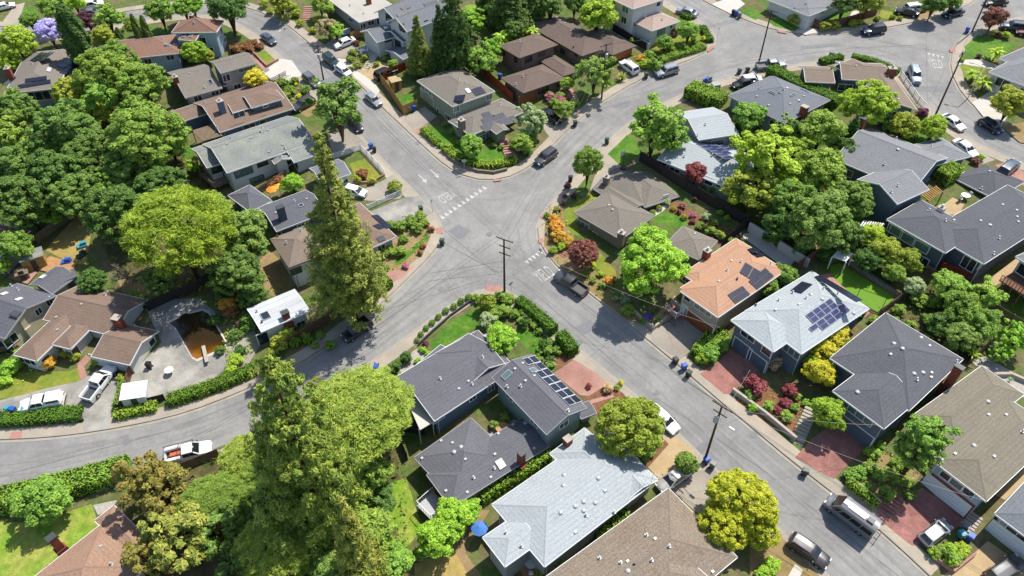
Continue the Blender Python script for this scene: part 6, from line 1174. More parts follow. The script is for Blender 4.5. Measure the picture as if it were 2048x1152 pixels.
# hedges
hedge('low clipped hedge along the left walk of the sage green house', [(846, 263), (862, 276), (877, 290)], 1.3, .9, 'hedge_lime')
hedge('long lime clipped hedge curving round the corner lawn below the sage green house', [(889, 298), (900, 312), (922, 327), (955, 338), (985, 341), (1010, 334), (1030, 322)], 1.6, .9, 'hedge_lime')
hedge('tall clipped hedge beside the lower street on the garden corner', [(1036, 608), (1060, 622), (1085, 645), (1108, 668)], 1.6, 1.5, 'hedge')
hedge('tall clipped hedge end piece beside the bark bed', [(1120, 678), (1136, 694), (1147, 712)], 1.7, 1.7, 'hedge')
hedge('low clipped hedge behind the sidewalk at the left edge', [(-60, 846), (40, 840), (110, 838), (164, 830)], 2.2, 1.0, 'hedge')
hedge('long dark hedge between the pool patio and the lower left street', [(338, 806), (400, 793), (460, 772), (512, 742)], 1.8, 1.2, 'hedge')
hedge('short yellow green hedge below the white patio shed', [(232, 832), (275, 825), (315, 815)], 1.6, .9, 'hedge_lime')
hedge('upright hedge between the pickup driveway and the pool patio', [(236, 820), (244, 790), (250, 765)], 1.0, 1.0, 'hedge_lime')
hedge('very long lime hedge along the lower left street', [(-60, 1022), (40, 1005), (100, 988), (180, 968), (262, 945)], 3.2, 1.9, 'hedge_lime', .2)
hedge('wide block hedge beside the pale roofed garage', [(1376, 186), (1405, 200), (1446, 212)], 4.0, 2.0, 'hedge_lime', .2)
hedge('low hedge on the inside of the junction bend', [(1640, 128), (1660, 122), (1682, 118)], 1.6, 1.0, 'hedge'); hedge('curved clipped hedge round the junction house', [(1702, 119), (1745, 123), (1776, 135), (1794, 150)], 1.5, 1.1, 'hedge')
hedge('long tall hedge between the grey vented house and the junction house', [(1538, 150), (1570, 172), (1620, 192), (1672, 216)], 2.6, 2.0, 'hedge', .2)
hedge('lime hedge along the curved corner of the upper right street', [(1316, 124), (1345, 116), (1380, 106), (1408, 96)], 1.8, .8, 'hedge_lime'); hedge('dark clipped hedge at the corner beside the bright corner tree', [(1404, 58), (1416, 72), (1420, 86)], 1.4, .9, 'hedge')
hedge('narrow hedge between the courtyard house and the light grey house', [(960, 1002), (1000, 978), (1060, 940), (1098, 915)], 1.5, 1.6, 'hedge_lime'); hedge('short hedge between the light grey house and the bottom brown house', [(1186, 1074), (1215, 1052), (1252, 1030)], 1.5, 1.4, 'hedge_lime')
hedge('clipped hedge on the retaining wall beside the camper van', [(1694, 968), (1722, 992), (1750, 1016)], 1.0, 1.2, 'hedge_lime'); hedge('box hedge with dry top beside the slate blue house', [(1876, 368), (1892, 358), (1906, 350)], 2.4, 2.2, 'hedge_lime'); hedge('low hedge by the walk of the cedar garage house', [(1364, 32), (1384, 40)], 1.4, .8, 'hedge')
hedge('clipped hedge block at the sidewalk below the redwood', [(742, 592), (778, 566)], 2.4, 1.4, 'hedge'); hedge('shaggy hedge below the junction house lawn', [(1790, 262), (1830, 282)], 1.5, .8, 'hedge_lime')
hedge('reddish hedge along the street above the small lawn', [(462, 104), (490, 98), (516, 92)], 2.0, 1.2, 'rust'); hedge('green climbing hedge beside the salmon roofed house', [(1396, 720), (1420, 690), (1438, 668)], 2.6, 1.4, 'hedge_lime')
# shrubs: x, y, width, leaf, description, (kind)
SH = []
def S(m, d, pts, kind='shrub', vr=.8, name='shrub'):
    for p in pts: shrub(p[0], p[1], p[2], m, d, kind, vr, name)
S('hedge', 'clipped ball shrub', [(852, 656, 13), (864, 645, 14), (877, 633, 14), (892, 621, 15), (908, 612, 15), (922, 602, 15), (938, 594, 16), (842, 668, 13), (834, 680, 12)], 'ball')
S('lime', 'small lime mound', [(848, 700, 16), (857, 708, 15), (836, 722, 16), (842, 698, 12)]); S('dark', 'dark upright shrub', [(812, 715, 26), (787, 737, 26), (764, 755, 24), (798, 728, 18), (1048, 648, 22), (1088, 690, 24), (1100, 720, 20)], vr=1.2)
S('green', 'leafy garden shrub', [(985, 632, 34), (1008, 622, 34), (1000, 592, 28), (1018, 596, 26), (955, 597, 24), (1048, 624, 22), (1068, 650, 20), (1095, 700, 26), (1075, 718, 24), (1058, 724, 22), (968, 622, 26), (1030, 628, 24), (1060, 640, 18), (1080, 662, 18), (1100, 684, 20), (1112, 700, 22), (1015, 600, 26)]); S('plum', 'dark purple shrub', [(850, 688, 16), (1390, 398, 14), (1135, 372, 16), (1148, 392, 14)]); S('fern', 'feathery grass clump', [(800, 747, 16), (824, 738, 16), (770, 770, 18)], 'spiky')
S('greygreen', 'silvery blue shrub', [(1093, 655, 22), (1052, 633, 16), (1334, 403, 18), (1412, 434, 22), (1250, 600, 24), (1230, 595, 18)]); S('bright', 'bright green shrub', [(1040, 640, 16), (1100, 728, 22), (1082, 700, 20), (1120, 705, 14), (880, 290, 14)])
S('orange', 'orange flowering shrub', [(1112, 452, 34), (1118, 472, 36), (1134, 481, 30), (1107, 436, 24), (1216, 562, 24), (1226, 556, 16), (456, 610, 40), (98, 726, 34), (1280, 118, 26), (600, 532, 26)]); S('yellow', 'yellow green shrub', [(1124, 492, 22), (1186, 534, 14), (1200, 548, 16), (1405, 715, 34), (470, 720, 34), (463, 738, 26), (1292, 128, 26), (1190, 400, 14)])
S('gold', 'golden shrub', [(1186, 530, 13), (1242, 765, 14), (1408, 77, 14), (1250, 545, 14)]); S('green', 'small green shrub', [(1106, 500, 20), (1095, 430, 16), (1172, 548, 18), (1186, 560, 16), (1204, 570, 18), (1230, 590, 20), (1255, 620, 30), (1290, 640, 20), (1318, 640, 16), (1112, 418, 14)])
S('bronze', 'small bronze mound', [(1130, 392, 12), (1124, 406, 12), (1118, 420, 10), (1385, 442, 14), (1358, 423, 13)]); S('olive', 'small olive mound', [(1306, 425, 14), (1319, 416, 13), (1347, 417, 13), (1368, 434, 14), (1234, 775, 14), (1265, 810, 18)], 'ball')
S('pink', 'pink flowering shrub', [(812, 531, 16), (1366, 411, 16), (1386, 430, 16), (1048, 296, 20), (1120, 200, 26), (1100, 194, 24)]); S('purple', 'purple flowering shrub', [(1294, 636, 20)]); S('redmaple', 'dark red shrub', [(1178, 772, 14), (714, 86, 14), (1510, 770, 50), (1580, 780, 34), (1572, 806, 26), (1556, 820, 20), (1250, 390, 10)])
S('bright', 'bright green shrub', [(1594, 792, 20), (1574, 832, 28), (1590, 815, 20), (1538, 812, 26), (1500, 790, 26), (1420, 705, 46), (1440, 690, 34), (1402, 700, 30), (1450, 680, 24), (1715, 945, 36), (1748, 905, 30), (1760, 890, 24), (1735, 970, 20), (1702, 952, 30)]); S('green', 'garden shrub', [(1780, 950, 40), (1800, 930, 40), (1775, 985, 34), (1760, 950, 34), (1815, 965, 30), (1820, 990, 24), (1740, 935, 34)])
S('dry', 'dry leaved grey shrub', [(1545, 722, 42), (1216, 776, 24), (1360, 625, 14)]); S('yellow', 'yellow flowered shrub', [(1900, 1108, 50), (1925, 1098, 34), (1870, 1105, 30), (1740, 905, 26)]); S('lime', 'lime garden shrub', [(1612, 805, 18), (1506, 815, 22), (1545, 1130, 36), (1525, 1145, 34), (120, 690, 30)])
S('green', 'shrub by the corner bed', [(800, 452, 30), (822, 442, 30), (840, 432, 26), (835, 455, 28), (775, 500, 34), (800, 502, 28), (806, 478, 22), (780, 450, 24), (848, 445, 22), (772, 535, 18)]); S('rust', 'rusty red shrub', [(862, 458, 16), (846, 492, 14), (725, 347, 28), (854, 448, 14), (840, 505, 14)]); S('olive', 'clipped oval shrub', [(790, 374, 32)], 'ball')
S('olive', 'olive shrub', [(715, 358, 20), (745, 360, 20), (150, 712, 26), (128, 706, 22), (195, 720, 26), (245, 757, 26), (555, 640, 24), (610, 672, 22), (560, 685, 40), (575, 672, 36), (540, 735, 34), (545, 705, 26)]); S('hedge', 'square clipped shrub', [(590, 684, 26), (616, 680, 22)], 'ball'); S('dark', 'dark garden shrub', [(505, 640, 46), (450, 590, 40), (430, 640, 30), (470, 670, 30), (480, 700, 26), (490, 650, 24), (440, 700, 24)])
S('lime', 'lime shrub', [(492, 655, 22), (575, 660, 28), (20, 735, 44), (50, 705, 40), (10, 760, 30), (210, 760, 22)]); S('rust', 'rusty orange shrub', [(462, 624, 32), (560, 360, 26), (545, 370, 22)])
S('yflower', 'yellow flowering mound', [(554, 170, 12), (598, 192, 12), (592, 168, 9), (600, 205, 9)]); S('bed', 'rough garden shrub', [(565, 165, 26), (580, 180, 26), (570, 190, 24), (610, 180, 22), (590, 160, 18), (700, 118, 18), (715, 130, 18), (705, 105, 20), (730, 115, 18), (700, 138, 16), (770, 118, 14), (752, 128, 14)])
S('olive', 'olive shrub', [(1650, 52, 26), (1668, 50, 26), (1592, 38, 34), (1706, 46, 20), (1718, 44, 18), (1572, 20, 20), (1755, 36, 14), (1785, 34, 12), (1800, 36, 12)]); S('plum', 'dark purple shrub', [(1998, 70, 14), (1958, 112, 12), (1846, 226, 28)]); S('yellow', 'yellow green shrub', [(1986, 66, 14), (2012, 70, 20), (1925, 120, 10), (1770, 240, 30)])
S('bronze', 'bronze shrub', [(1952, 322, 20), (1348, 64, 22), (1335, 92, 20)]); S('lime', 'lime shrub', [(1962, 315, 18), (1266, 80, 16), (1120, 190, 20), (1150, 205, 20)]); S('green', 'leafy shrub', [(1098, 190, 20), (1110, 205, 26), (1060, 275, 34), (1075, 250, 30), (1030, 290, 24), (1056, 300, 26), (1310, 130, 34), (1298, 112, 28), (1270, 130, 20), (1326, 118, 20), (988, 290, 14), (1002, 295, 14), (920, 285, 16), (905, 262, 16), (890, 248, 14)])
S('green', 'leafy shrub', [(1840, 600, 40), (1870, 605, 36), (1800, 620, 30), (1860, 640, 34), (1850, 680, 34), (1900, 690, 30), (1820, 650, 26), (1790, 640, 20), (1750, 640, 24), (1900, 655, 34), (1985, 640, 30), (1420, 460, 26), (1440, 470, 24), (1400, 452, 22), (1460, 480, 20), (1430, 445, 20)]); S('yellow', 'yellow green shrub', [(1875, 655, 22), (1940, 700, 24), (1440, 425, 16), (1455, 435, 14)])
S('dark', 'low dark shrub', [(1480, 260, 40), (1470, 300, 34), (1440, 300, 30), (1500, 290, 34), (1545, 475, 40), (1600, 495, 44), (1655, 510, 40), (1430, 375, 30), (1410, 370, 24)]); S('greygreen', 'silvery agave', [(1292, 132, 16), (2020, 760, 20), (1980, 690, 26)], 'spiky')
S('green', 'leafy shrub', [(270, 590, 26), (300, 600, 24), (660, 690, 26), (640, 670, 20), (630, 690, 18), (720, 590, 30), (690, 600, 30), (1110, 1125, 44), (1130, 1140, 30), (1085, 1150, 34), (960, 875, 26), (940, 850, 20), (990, 850, 24), (1010, 835, 26), (840, 1110, 30), (800, 1090, 40), (1300, 905, 24), (1290, 918, 18)])
S('rust', 'reddish shrub', [(480, 100, 26), (500, 96, 22), (520, 92, 18), (2045, 50, 22), (1262, 62, 14)])
# low planting
for px, m, h, l, dn in [([(770, 450), (820, 425), (850, 430), (862, 470), (845, 510), (800, 545), (765, 545)], 'bed', .5, .22, 7), ([(545, 160), (580, 150), (620, 185), (600, 215), (560, 205)], 'bed', .6, .25, 9), ([(690, 105), (715, 95), (745, 130), (735, 150), (705, 140)], 'bed_olive', .6, .25, 9), ([(1290, 105), (1330, 90), (1400, 80), (1410, 95), (1330, 125), (1290, 140)], 'bed_olive', .4, .25, 5),
    ([(1090, 440), (1125, 420), (1150, 480), (1190, 540), (1240, 600), (1290, 650), (1255, 640), (1170, 575), (1110, 525), (1088, 490)], 'bed', .45, .22, 7), ([(1690, 960), (1760, 890), (1840, 940), (1800, 1005), (1760, 1015)], 'green', .7, .24, 12), ([(1470, 800), (1520, 770), (1600, 800), (1615, 860), (1590, 880), (1540, 850)], 'bed', .4, .2, 5),
    ([(1740, 630), (1860, 560), (2000, 640), (1960, 740), (1900, 700), (1800, 660)], 'under', .8, .28, 8), ([(1385, 450), (1430, 440), (1500, 470), (1440, 490)], 'dark', .6, .24, 9), ([(0, 700), (60, 690), (90, 720), (60, 760), (0, 780)], 'lime', .3, .2, 6), ([(430, 600), (490, 620), (520, 690), (470, 740), (450, 700)], 'green', .8, .26, 12),
    ([(1030, 640), (1060, 625), (1140, 690), (1100, 735), (1080, 715)], 'dark', .5, .22, 9), ([(1010, 640), (1040, 610), (960, 600), (940, 600)], 'green', .4, .22, 6), ([(300, 590), (400, 560), (420, 600), (330, 610)], 'under', .7, .28, 8), ([(480, 640), (560, 560), (620, 600), (600, 660)], 'under', .6, .25, 5),
    ([(-200, 330), (0, 230), (140, 200), (300, 190), (400, 330), (430, 380), (470, 440), (540, 560), (400, 590), (310, 610), (240, 560), (180, 440), (120, 440), (60, 480), (-200, 480)], 'under', .9, .34, 2.6), ([(240, 1000), (440, 910), (560, 850), (780, 790), (815, 960), (815, 1130), (800, 1250), (280, 1250), (240, 1100)], 'under', .8, .3, 3),
    ([(1470, 250), (1540, 250), (1640, 320), (1700, 420), (1660, 510), (1560, 490), (1500, 450), (1450, 400)], 'under', .8, .3, 5), ([(900, 50), (1000, 20), (1050, 70), (1000, 130), (930, 150), (880, 140)], 'under', .8, .3, 6), ([(1240, 590), (1330, 620), (1300, 650), (1255, 640)], 'under', .4, .22, 7), ([(1080, 420), (1120, 400), (1130, 440), (1100, 450)], 'orange', .4, .2, 6)]:
    groundcover(px, m, h, l, dn)
# ================================================================== FENCES AND WALLS
fence('cedar board fence round the small side yard of the sage green house', [(762, 165), (780, 188), (808, 230), (836, 217)], 1.9, 'fence_cedar')
fence('bright red board fence between the sage green house and the chocolate roofed house', [(930, 122), (965, 150), (1010, 190), (1026, 204)], 1.9, 'fence_red'); fence('short red fence panel beside the dark car in the tan driveway', [(768, 162), (788, 150), (812, 140)], 1.8, 'fence_red')
fence('cedar fence panel behind the white farmhouse patio', [(703, 82), (722, 74), (742, 82)], 1.8, 'fence_cedar')
fence('white rail fence round the dry front lawn', [(668, 318), (722, 299), (745, 322), (770, 350)], 1.1, 'wtrim', gap=True)
fence('white railing above the green ramp on the sloping driveway', [(735, 420), (775, 402), (806, 388)], 1.0, 'wtrim', gap=True)
fence('dark board fence behind the corner ranch house courtyard', [(1279, 322), (1320, 348), (1368, 380), (1420, 412), (1470, 440), (1492, 452)], 2.0, 'fence_dark'); fence('dark board fence between the annex and the salmon roofed house', [(1494, 454), (1462, 480), (1440, 498)], 1.9, 'fence_dark')
fence('red brown plank fence beside the white cottage', [(573, 696), (612, 672), (668, 638)], 1.6, 'fence_brown'); fence('dark fence behind the murky pool', [(298, 622), (345, 600), (398, 580), (425, 560)], 1.8, 'fence_dark')
fence('weathered plank fence beside the white utility truck', [(358, 944), (400, 928), (440, 912)], 1.6, 'fence_grey'); fence('old grey fence beside the straw coloured yard', [(76, 488), (110, 462), (150, 432), (166, 415)], 1.7, 'fence_grey')
fence('low grey fence along the pool patio and hedge', [(236, 822), (262, 815), (300, 808), (332, 800)], 1.3, 'fence_dark'); fence('low grey fence beside the white patio shed', [(258, 770), (248, 790), (238, 820)], 1.4, 'fence_grey')
fence('brown board fence of the fenced white house at the top street', [(1616, 46), (1640, 58), (1690, 48), (1752, 30)], 1.5, 'fence_brown'); fence('white picket guard rail along the curved walk of the junction house', [(1800, 152), (1818, 178), (1836, 204), (1850, 218)], 1.1, 'wtrim', gap=True)
fence('brown fence between the salmon roofed house yard and the turf lawn', [(1594, 540), (1620, 522), (1644, 508)], 1.8, 'fence_brown'); fence('weathered fence along the sunny side of the turf lawn', [(1756, 632), (1795, 604), (1806, 594)], 1.5, 'fence_grey'); fence('long grey fence between the leafy back yards', [(1848, 548), (1900, 580), (1960, 612), (2048, 665)], 1.7, 'fence_grey')
fence('grey fence between the leafy back yard and the gravel court', [(1936, 728), (1980, 690), (2010, 664)], 1.7, 'fence_grey'); fence('dark fence above the cedar garage house driveway', [(1226, 62), (1262, 84), (1292, 100)], 1.5, 'fence_dark'); fence('dark railing beside the white driveway on the upper street', [(540, 168), (560, 158), (573, 151)], 1.0, 'dtrim', gap=True)
fence('grey fence beside the long white house lower yard', [(480, 415), (525, 385), (575, 352)], 1.4, 'fence_grey'); fence('cedar fence along the path behind the white cottage', [(478, 660), (500, 636), (515, 618)], 1.5, 'fence_grey'); fence('plank fence behind the bottom pine stand', [(815, 920), (790, 860), (850, 870)], 1.6, 'fence_dark')
fence('brown gate beside the pool house garage', [(258, 770), (268, 738)], 1.7, 'fence_brown')
wall('white masonry wall behind the salmon roofed house', [(1497, 462), (1545, 490), (1548, 492)], 1.6, 'wallwhite'); wall('white masonry wall beside the shady oak yard', [(1556, 498), (1590, 520), (1612, 534)], 1.6, 'wallwhite')
wall('stone retaining wall behind the turf lawn', [(1693, 524), (1740, 556), (1795, 594)], .7, 'stone', .5); wall('pale retaining wall of the front yard beside the concrete driveway', [(1268, 626), (1305, 660), (1350, 626)], .6, 'retain'); wall('long low retaining wall below the bark garden', [(1466, 785), (1530, 832), (1588, 880)], .8, 'retain', .35)
wall('low retaining wall behind the clipped hedge and camper van', [(1700, 962), (1730, 985), (1756, 1008)], .7, 'retain'); wall('brick edging wall of the small upper lawn', [(508, 108), (534, 134), (556, 122)], .5, 'redbrick', .25); wall('dark edging wall along the clipped ball shrubs', [(838, 690), (868, 662), (900, 634), (940, 605)], .5, 'dgrey', .2)
wall('curved stone wall under the corner lime hedge', [(888, 302), (900, 318), (925, 334), (956, 344), (988, 347), (1012, 341)], .5, 'stone', .35); wall('white wall beside the pinkish tiled house', [(1280, 92), (1296, 100), (1302, 92)], 1.4, 'wallwhite'); wall('brick planter wall beside the bottom right driveway', [(1868, 1118), (1905, 1145), (1946, 1112)], .6, 'redbrick', .25)
wall('curved pale retaining wall in the gravel court', [(1962, 738), (1990, 752), (2020, 752), (2048, 764)], .6, 'retain', .4); wall('low brick edging at the dry front lawn', [(706, 368), (745, 366), (768, 352)], .4, 'redbrick', .25); wall('low dark wall under the left edge hedge', [(-60, 856), (60, 852), (166, 842)], .5, 'fence_dark', .25); wall('white wall beside the white flat house driveway', [(676, 76), (700, 66)], 1.2, 'wallwhite')
# steps
def steps(label, a, b, n, w, m, rise=.16, up=True):
    p, q = G(*a), G(*b); d = (q - p); s = d / n; e = Vector((d.y, -d.x, 0)).normalized() * w / 2; mb = MB()
    for i in range(n): o = p + s * i; mb.obox(o - e - Vector((0, 0, .5)), Vector((s.x, s.y, 0)) * .82, e * 2, Vector((0, 0, .56 + rise * .3 * i)))
    tag(mb.build('garden_steps', M[m], None, p), label, 'steps')
steps('red brick steps up to the sage green house entrance', (1022, 322), (1006, 284), 9, 1.5, 'redbrick'); steps('red brick steps below the chocolate roofed house', (1156, 208), (1128, 180), 8, 1.4, 'redbrick'); steps('short red steps beside the bronze leaved tree', (1122, 512), (1138, 496), 5, 1.5, 'redconc'); steps('red brick steps beside the camper van hedge', (1760, 1030), (1790, 990), 7, 2.2, 'redconc')
steps('grey concrete steps beside the yellow green open tree', (1592, 888), (1622, 820), 11, 1.6, 'retain'); steps('white concrete steps below the white farmhouse patio', (730, 140), (750, 112), 9, 1.5, 'pale'); steps('timber steps beside the white garage house', (1930, 1060), (1952, 1030), 6, 1.5, 'retain'); steps('concrete steps beside the dark hip roofed house', (1738, 905), (1760, 886), 6, 1.2, 'retain'); steps('brick steps at the top street garden', (612, 40), (617, 14), 7, 1.8, 'redbrick')
# ================================================================== VEHICLES
V = vehicle
V('sedan', 'bluegrey', (549, 85), (525, 66), 'dark blue sedan parked at the top of the left street'); V('sedan', 'white', (676, 90), (703, 79), 'white sedan in the driveway of the white flat house'); V('suv', 'teal', (676, 130), (650, 108), 'dark teal SUV parked below the utility pole'); w1 = V('hatch', 'white', (700, 148), (675, 130), 'white hatchback parked behind the dark teal SUV'); V('suv', 'grey', (635, 168), (612, 150), 'grey vehicle in the shade of the spreading street tree')
V('sedan', 'silver', (760, 208), (734, 184), 'silver sedan parked beside the cedar board fence'); V('suv', 'black', (783, 141), (760, 151), 'black SUV in the tan driveway beside the red fence panel'); V('suv', 'darkgrey', (590, 217), (624, 198), 'dark grey SUV in front of the navy blue house'); V('sedan', 'black', (720, 258), (700, 234), 'black sedan in the shade under the street tree'); V('hatch', 'white', (722, 384), (700, 378), 'white hatchback half hidden by the tall redwood')
V('suv', 'darkgrey', (1075, 324), (1108, 300), 'dark grey SUV parked on the inside of the bend'); V('sedan', 'black', (1114, 240), (1089, 222), 'black car in the driveway below the chocolate roofed house'); V('suv', 'white', (1241, 120), (1276, 147), 'white SUV on the cedar garage driveway'); V('suv', 'silver', (1312, 147), (1356, 133), 'silver SUV parked at the kerb of the upper right street'); V('sedan', 'silver', (1357, 17), (1392, 28), 'silver sedan parked near the top of the side street')
V('sedan', 'black', (1468, 170), (1506, 160), 'black car nose to the grey vented house driveway'); V('hatch', 'white', (1520, 156), (1486, 160), 'white car with dark roof in the grey vented house driveway'); V('pickup', 'silver', (1566, 126), (1520, 131), 'silver pickup truck parked beside the leaning pole'); V('suv', 'navy', (1724, 62), (1772, 54), 'navy blue SUV on the far side of the upper right street')
V('suv', 'white', (1850, 13), (1812, 18), 'white SUV on the top right driveway'); V('sedan', 'black', (1796, 19), (1834, 26), 'black sedan in front of the white SUV on the top right driveway'); V('suv', 'bluegrey', (2012, 50), (2044, 54), 'blue grey SUV in the red paved driveway'); V('sedan', 'maroon', (2042, 62), (2075, 66), 'maroon car at the right edge of the red paved driveway'); V('suv', 'paleblue', (1835, 163), (1826, 133), 'pale blue SUV at the junction house kerb')
V('coupe', 'white', (1928, 256), (1888, 228), 'white coupe parked below the leaning pole at the junction'); V('hatch', 'navy', (2003, 262), (1962, 236), 'dark navy car in the shade across from the white coupe'); V('sedan', 'white', (1944, 305), (1918, 285), 'white car half hidden by the slate blue house garage'); V('suv', 'bluegrey', (2032, 322), (2004, 346), 'blue grey SUV on the brick driveway at the right edge')
V('pickup', 'darkgrey', (1114, 545), (1170, 584), 'dark grey pickup truck parked beside the bronze leaved tree'); V('suv', 'black', (690, 674), (738, 640), 'black SUV parked in the redwood shade'); V('sedan', 'white', (1354, 860), (1303, 811), 'white sedan parked under the dense olive domed tree'); V('sedan', 'lightgold', (1332, 966), (1362, 944), 'pale car on the tan driveway under the small dense tree'); V('suv', 'mauve', (1657, 1126), (1581, 1073), 'brownish grey SUV parked at the bottom of the lower street')
V('hatch', 'silver', (1908, 1034), (1834, 1092), 'silver hatchback on the red driveway of the white garage house'); V('suv', 'darkgrey', (2040, 1118), (1980, 1158), 'dark grey SUV in front of the bottom right garage'); V('sedan', 'navy', (-18, 700), (24, 688), 'dark car at the left edge beside the cream stucco house'); V('suv', 'white', (200, 6), (172, 12), 'white SUV parked beside the top left street trees'); V('sedan', 'grey', (196, 22), (170, 26), 'grey car under the trees of the top left street'); V('sedan', 'white', (24, 8), (-6, 16), 'white car in the top left corner driveway'); V('sedan', 'white', (134, 46), (108, 50), 'white car parked behind the lilac flowering tree'); V('sedan', 'black', (1975, 3), (2010, 0), 'dark car at the very top right of the street'); V('sedan', 'navy', (1896, 26), (1918, 20), 'dark blue car beside the blue bin at the top right')
o = V('pickup', 'white', (221, 737), (178, 793), 'old white pickup truck with open bed on the cracked driveway'); 
o = V('pickup', 'white', (46, 812), (124, 797), 'white pickup truck with a camper shell beside the low hedge'); b = MB(); b.box((-1.83, 0, 1.14), 2.0, 1.75, .72, 0, 0, .92); s = b.build('camper_shell', M['paint_white'], o)
for sg in (-1, 1): b = MB(); b.obox((-2.65, sg * .835 - .01, 1.38), (1.6, 0, 0), (0, .02 + .01, 0), (0, -sg * .03, .34)); b.build('side_window', M['carglass'], s)
o = V('pickup', 'white', (432, 888), (324, 917), 'white utility truck with ladder rack and orange tools in its bed')
for sg in (-1, 1): b = MB(); b.box((-1.83, sg * .82, 1.1), 2.0, .42, .45); b.build('tool_box', M['paint_white'], o)
b = MB()
for sg in (-1, 1):
    b.tube((-2.75, sg * .9, 2.0), (1.0, sg * .9, 2.0), .035, .035, 6)
    for x in (-2.7, -.9, .9): b.tube((x, sg * .9, 1.2), (x, sg * .9, 2.0), .03, .03, 6)
for x in (-2.7, -.9, .9): b.tube((x, -.9, 2.0), (x, .9, 2.0), .03, .03, 6)
b.build('ladder_rack', M['black'], o); b = MB(); b.box((-1.6, .1, .85), 1.3, .5, .3); b.build('tool_chest', plain('orange_plastic', (.55, .12, .04), .5), o)
o = V('van', 'vansilver', (1652, 992), (1751, 1067), 'silver camper van with rooftop solar panel and bike rack'); b = MB(); b.box((-.3, .1, 2.82), 2.1, .75, .06); b.build('roof_solar_panel', M['solar'], o); b = MB(); b.box((-1.9, .1, 2.8), .8, .7, .22, 0, 0, .85); b.build('roof_air_unit', M['dgrey'], o); b = MB(); b.box((1.1, .1, 2.8), .5, .5, .1); b.build('roof_vent', M['wtrim'], o)
b = MB(); b.tube((-3.0, -.5, .6), (-3.6, -.5, .6), .03, .03, 6); b.tube((-3.0, .4, .6), (-3.6, .4, .6), .03, .03, 6); b.tube((-3.5, -.7, .6), (-3.5, .7, .6), .03, .03, 6); b.tube((-3.5, 0, .6), (-3.5, 0, 1.3), .03, .03, 6); b.build('bike_rack', M['black'], o)
# ================================================================== BINS, POLES, WIRES, SMALL THINGS
B = wheelie
B(742, 297, 'blue', 'blue wheelie bin at the end of the shaded driveway'); B(749, 304, 'black', 'black wheelie bin beside the blue one at the shaded driveway'); B(818, 224, 'grey', 'grey wheelie bin against the cedar fence'); B(829, 222, 'blue', 'blue wheelie bin against the cedar fence by the garage'); B(1292, 155, 'green', 'dark green wheelie bin in front of the silver SUV'); B(1478, 147, 'green', 'green wheelie bin at the kerb beside the leaning pole'); B(1494, 145, 'black', 'black wheelie bin nearest the leaning pole'); B(1412, 166, 'blue', 'bright blue wheelie bin beside the block hedge'); B(1150, 251, 'green', 'dark green wheelie bin below the chocolate roofed house'); B(1213, 287, 'green', 'dark green wheelie bin on the bend opposite'); B(1141, 362, 'black', 'black wheelie bin in the shade of the egg shaped tree')
B(1466, 29, 'black', 'black wheelie bin left of three at the top kerb'); B(1472, 31, 'blue', 'blue wheelie bin between two dark ones at the top kerb'); B(1478, 35, 'grey', 'grey wheelie bin right of three at the top kerb'); B(1661, 114, 'grey', 'grey wheelie bin by the hedge on the junction bend'); B(1933, 64, 'blue', 'dark blue bin beside the far right pole'); B(1905, 26, 'blue', 'blue wheelie bin by the dark blue car at the top right'); B(884, 488, 'green', 'dark green wheelie bin below the red kerb ramp'); B(755, 732, 'blue', 'blue wheelie bin tipped over beside the lower left street', lying=True); B(736, 744, 'black', 'black wheelie bin beside the tipped blue bin', lying=True)
B(1350, 726, 'black', 'black wheelie bin above the blue bin on the lower street'); B(1367, 738, 'blue', 'blue wheelie bin between two black bins on the lower street'); B(1376, 752, 'black', 'black wheelie bin below the blue bin on the lower street'); B(1412, 924, 'blue', 'blue wheelie bin beside the foot of the lower pole'); B(1424, 936, 'grey', 'grey wheelie bin beside the blue bin at the lower pole'); B(1609, 948, 'green', 'green wheelie bin at the kerb above the camper van'); B(1918, 1074, 'teal', 'turquoise wheelie bin beside the silver hatchback'); B(1936, 1080, 'blue', 'blue wheelie bin behind the brick planter'); B(1925, 1060, 'grey', 'grey wheelie bin behind the turquoise bin'); B(20, 824, 'teal', 'teal wheelie bin behind the left edge hedge'); B(31, 826, 'blue', 'blue wheelie bin behind the left edge hedge'); B(55, 824, 'teal', 'turquoise wheelie bin beside the camper shell pickup'); B(300, 736, 'black', 'black wheelie bin on the pool patio'); B(1000, 158, 'blue', 'bright blue bin between the red fence and the chocolate roofed house'); B(688, 78, 'blue', 'blue wheelie bin in front of the white flat house'); B(1712, 640, 'black', 'black bin beside the blue panel house patio'); B(1722, 634, 'black', 'black bin nearest the turf lawn patio'); B(842, 424, 'green', 'dark bin on the corner garden sidewalk')
P1 = pole((1009, 592), (1005, 478), 'dark utility pole on the corner of the crossroads', 3, False, False, .18, yaw=-.5); P2 = pole((1409, 922), (1440, 812), 'brown utility pole with transformer beside the lower street', 2, True, True, .17, yaw=-.75)
P3 = pole((1870, 232), (1960, 105), 'tall brown utility pole beside the white coupe', 2, False, True, .17, yaw=.9); P4 = pole((1516, 132), (1552, 20), 'brown utility pole beside the silver pickup truck', 2, False, False, .16, yaw=-.4); P5 = pole((1203, 198), (1207, 88), 'pale utility pole with many wires beside the feathery tree', 2, True, False, .16, yaw=.6); P6 = pole((647, 158), (634, 90), 'dark utility pole on the left street above the street tree', 2, True, False, .16, yaw=.3); P7 = pole((1944, 64), (1975, -40), 'brown utility pole beside the dark blue bin at the top right', 1, False, False, .16, yaw=.9)
def run(A, Bp, label, k=4, **kw):
    for i in range(k): cable(A[2][i], Bp[2][i], label, **kw)
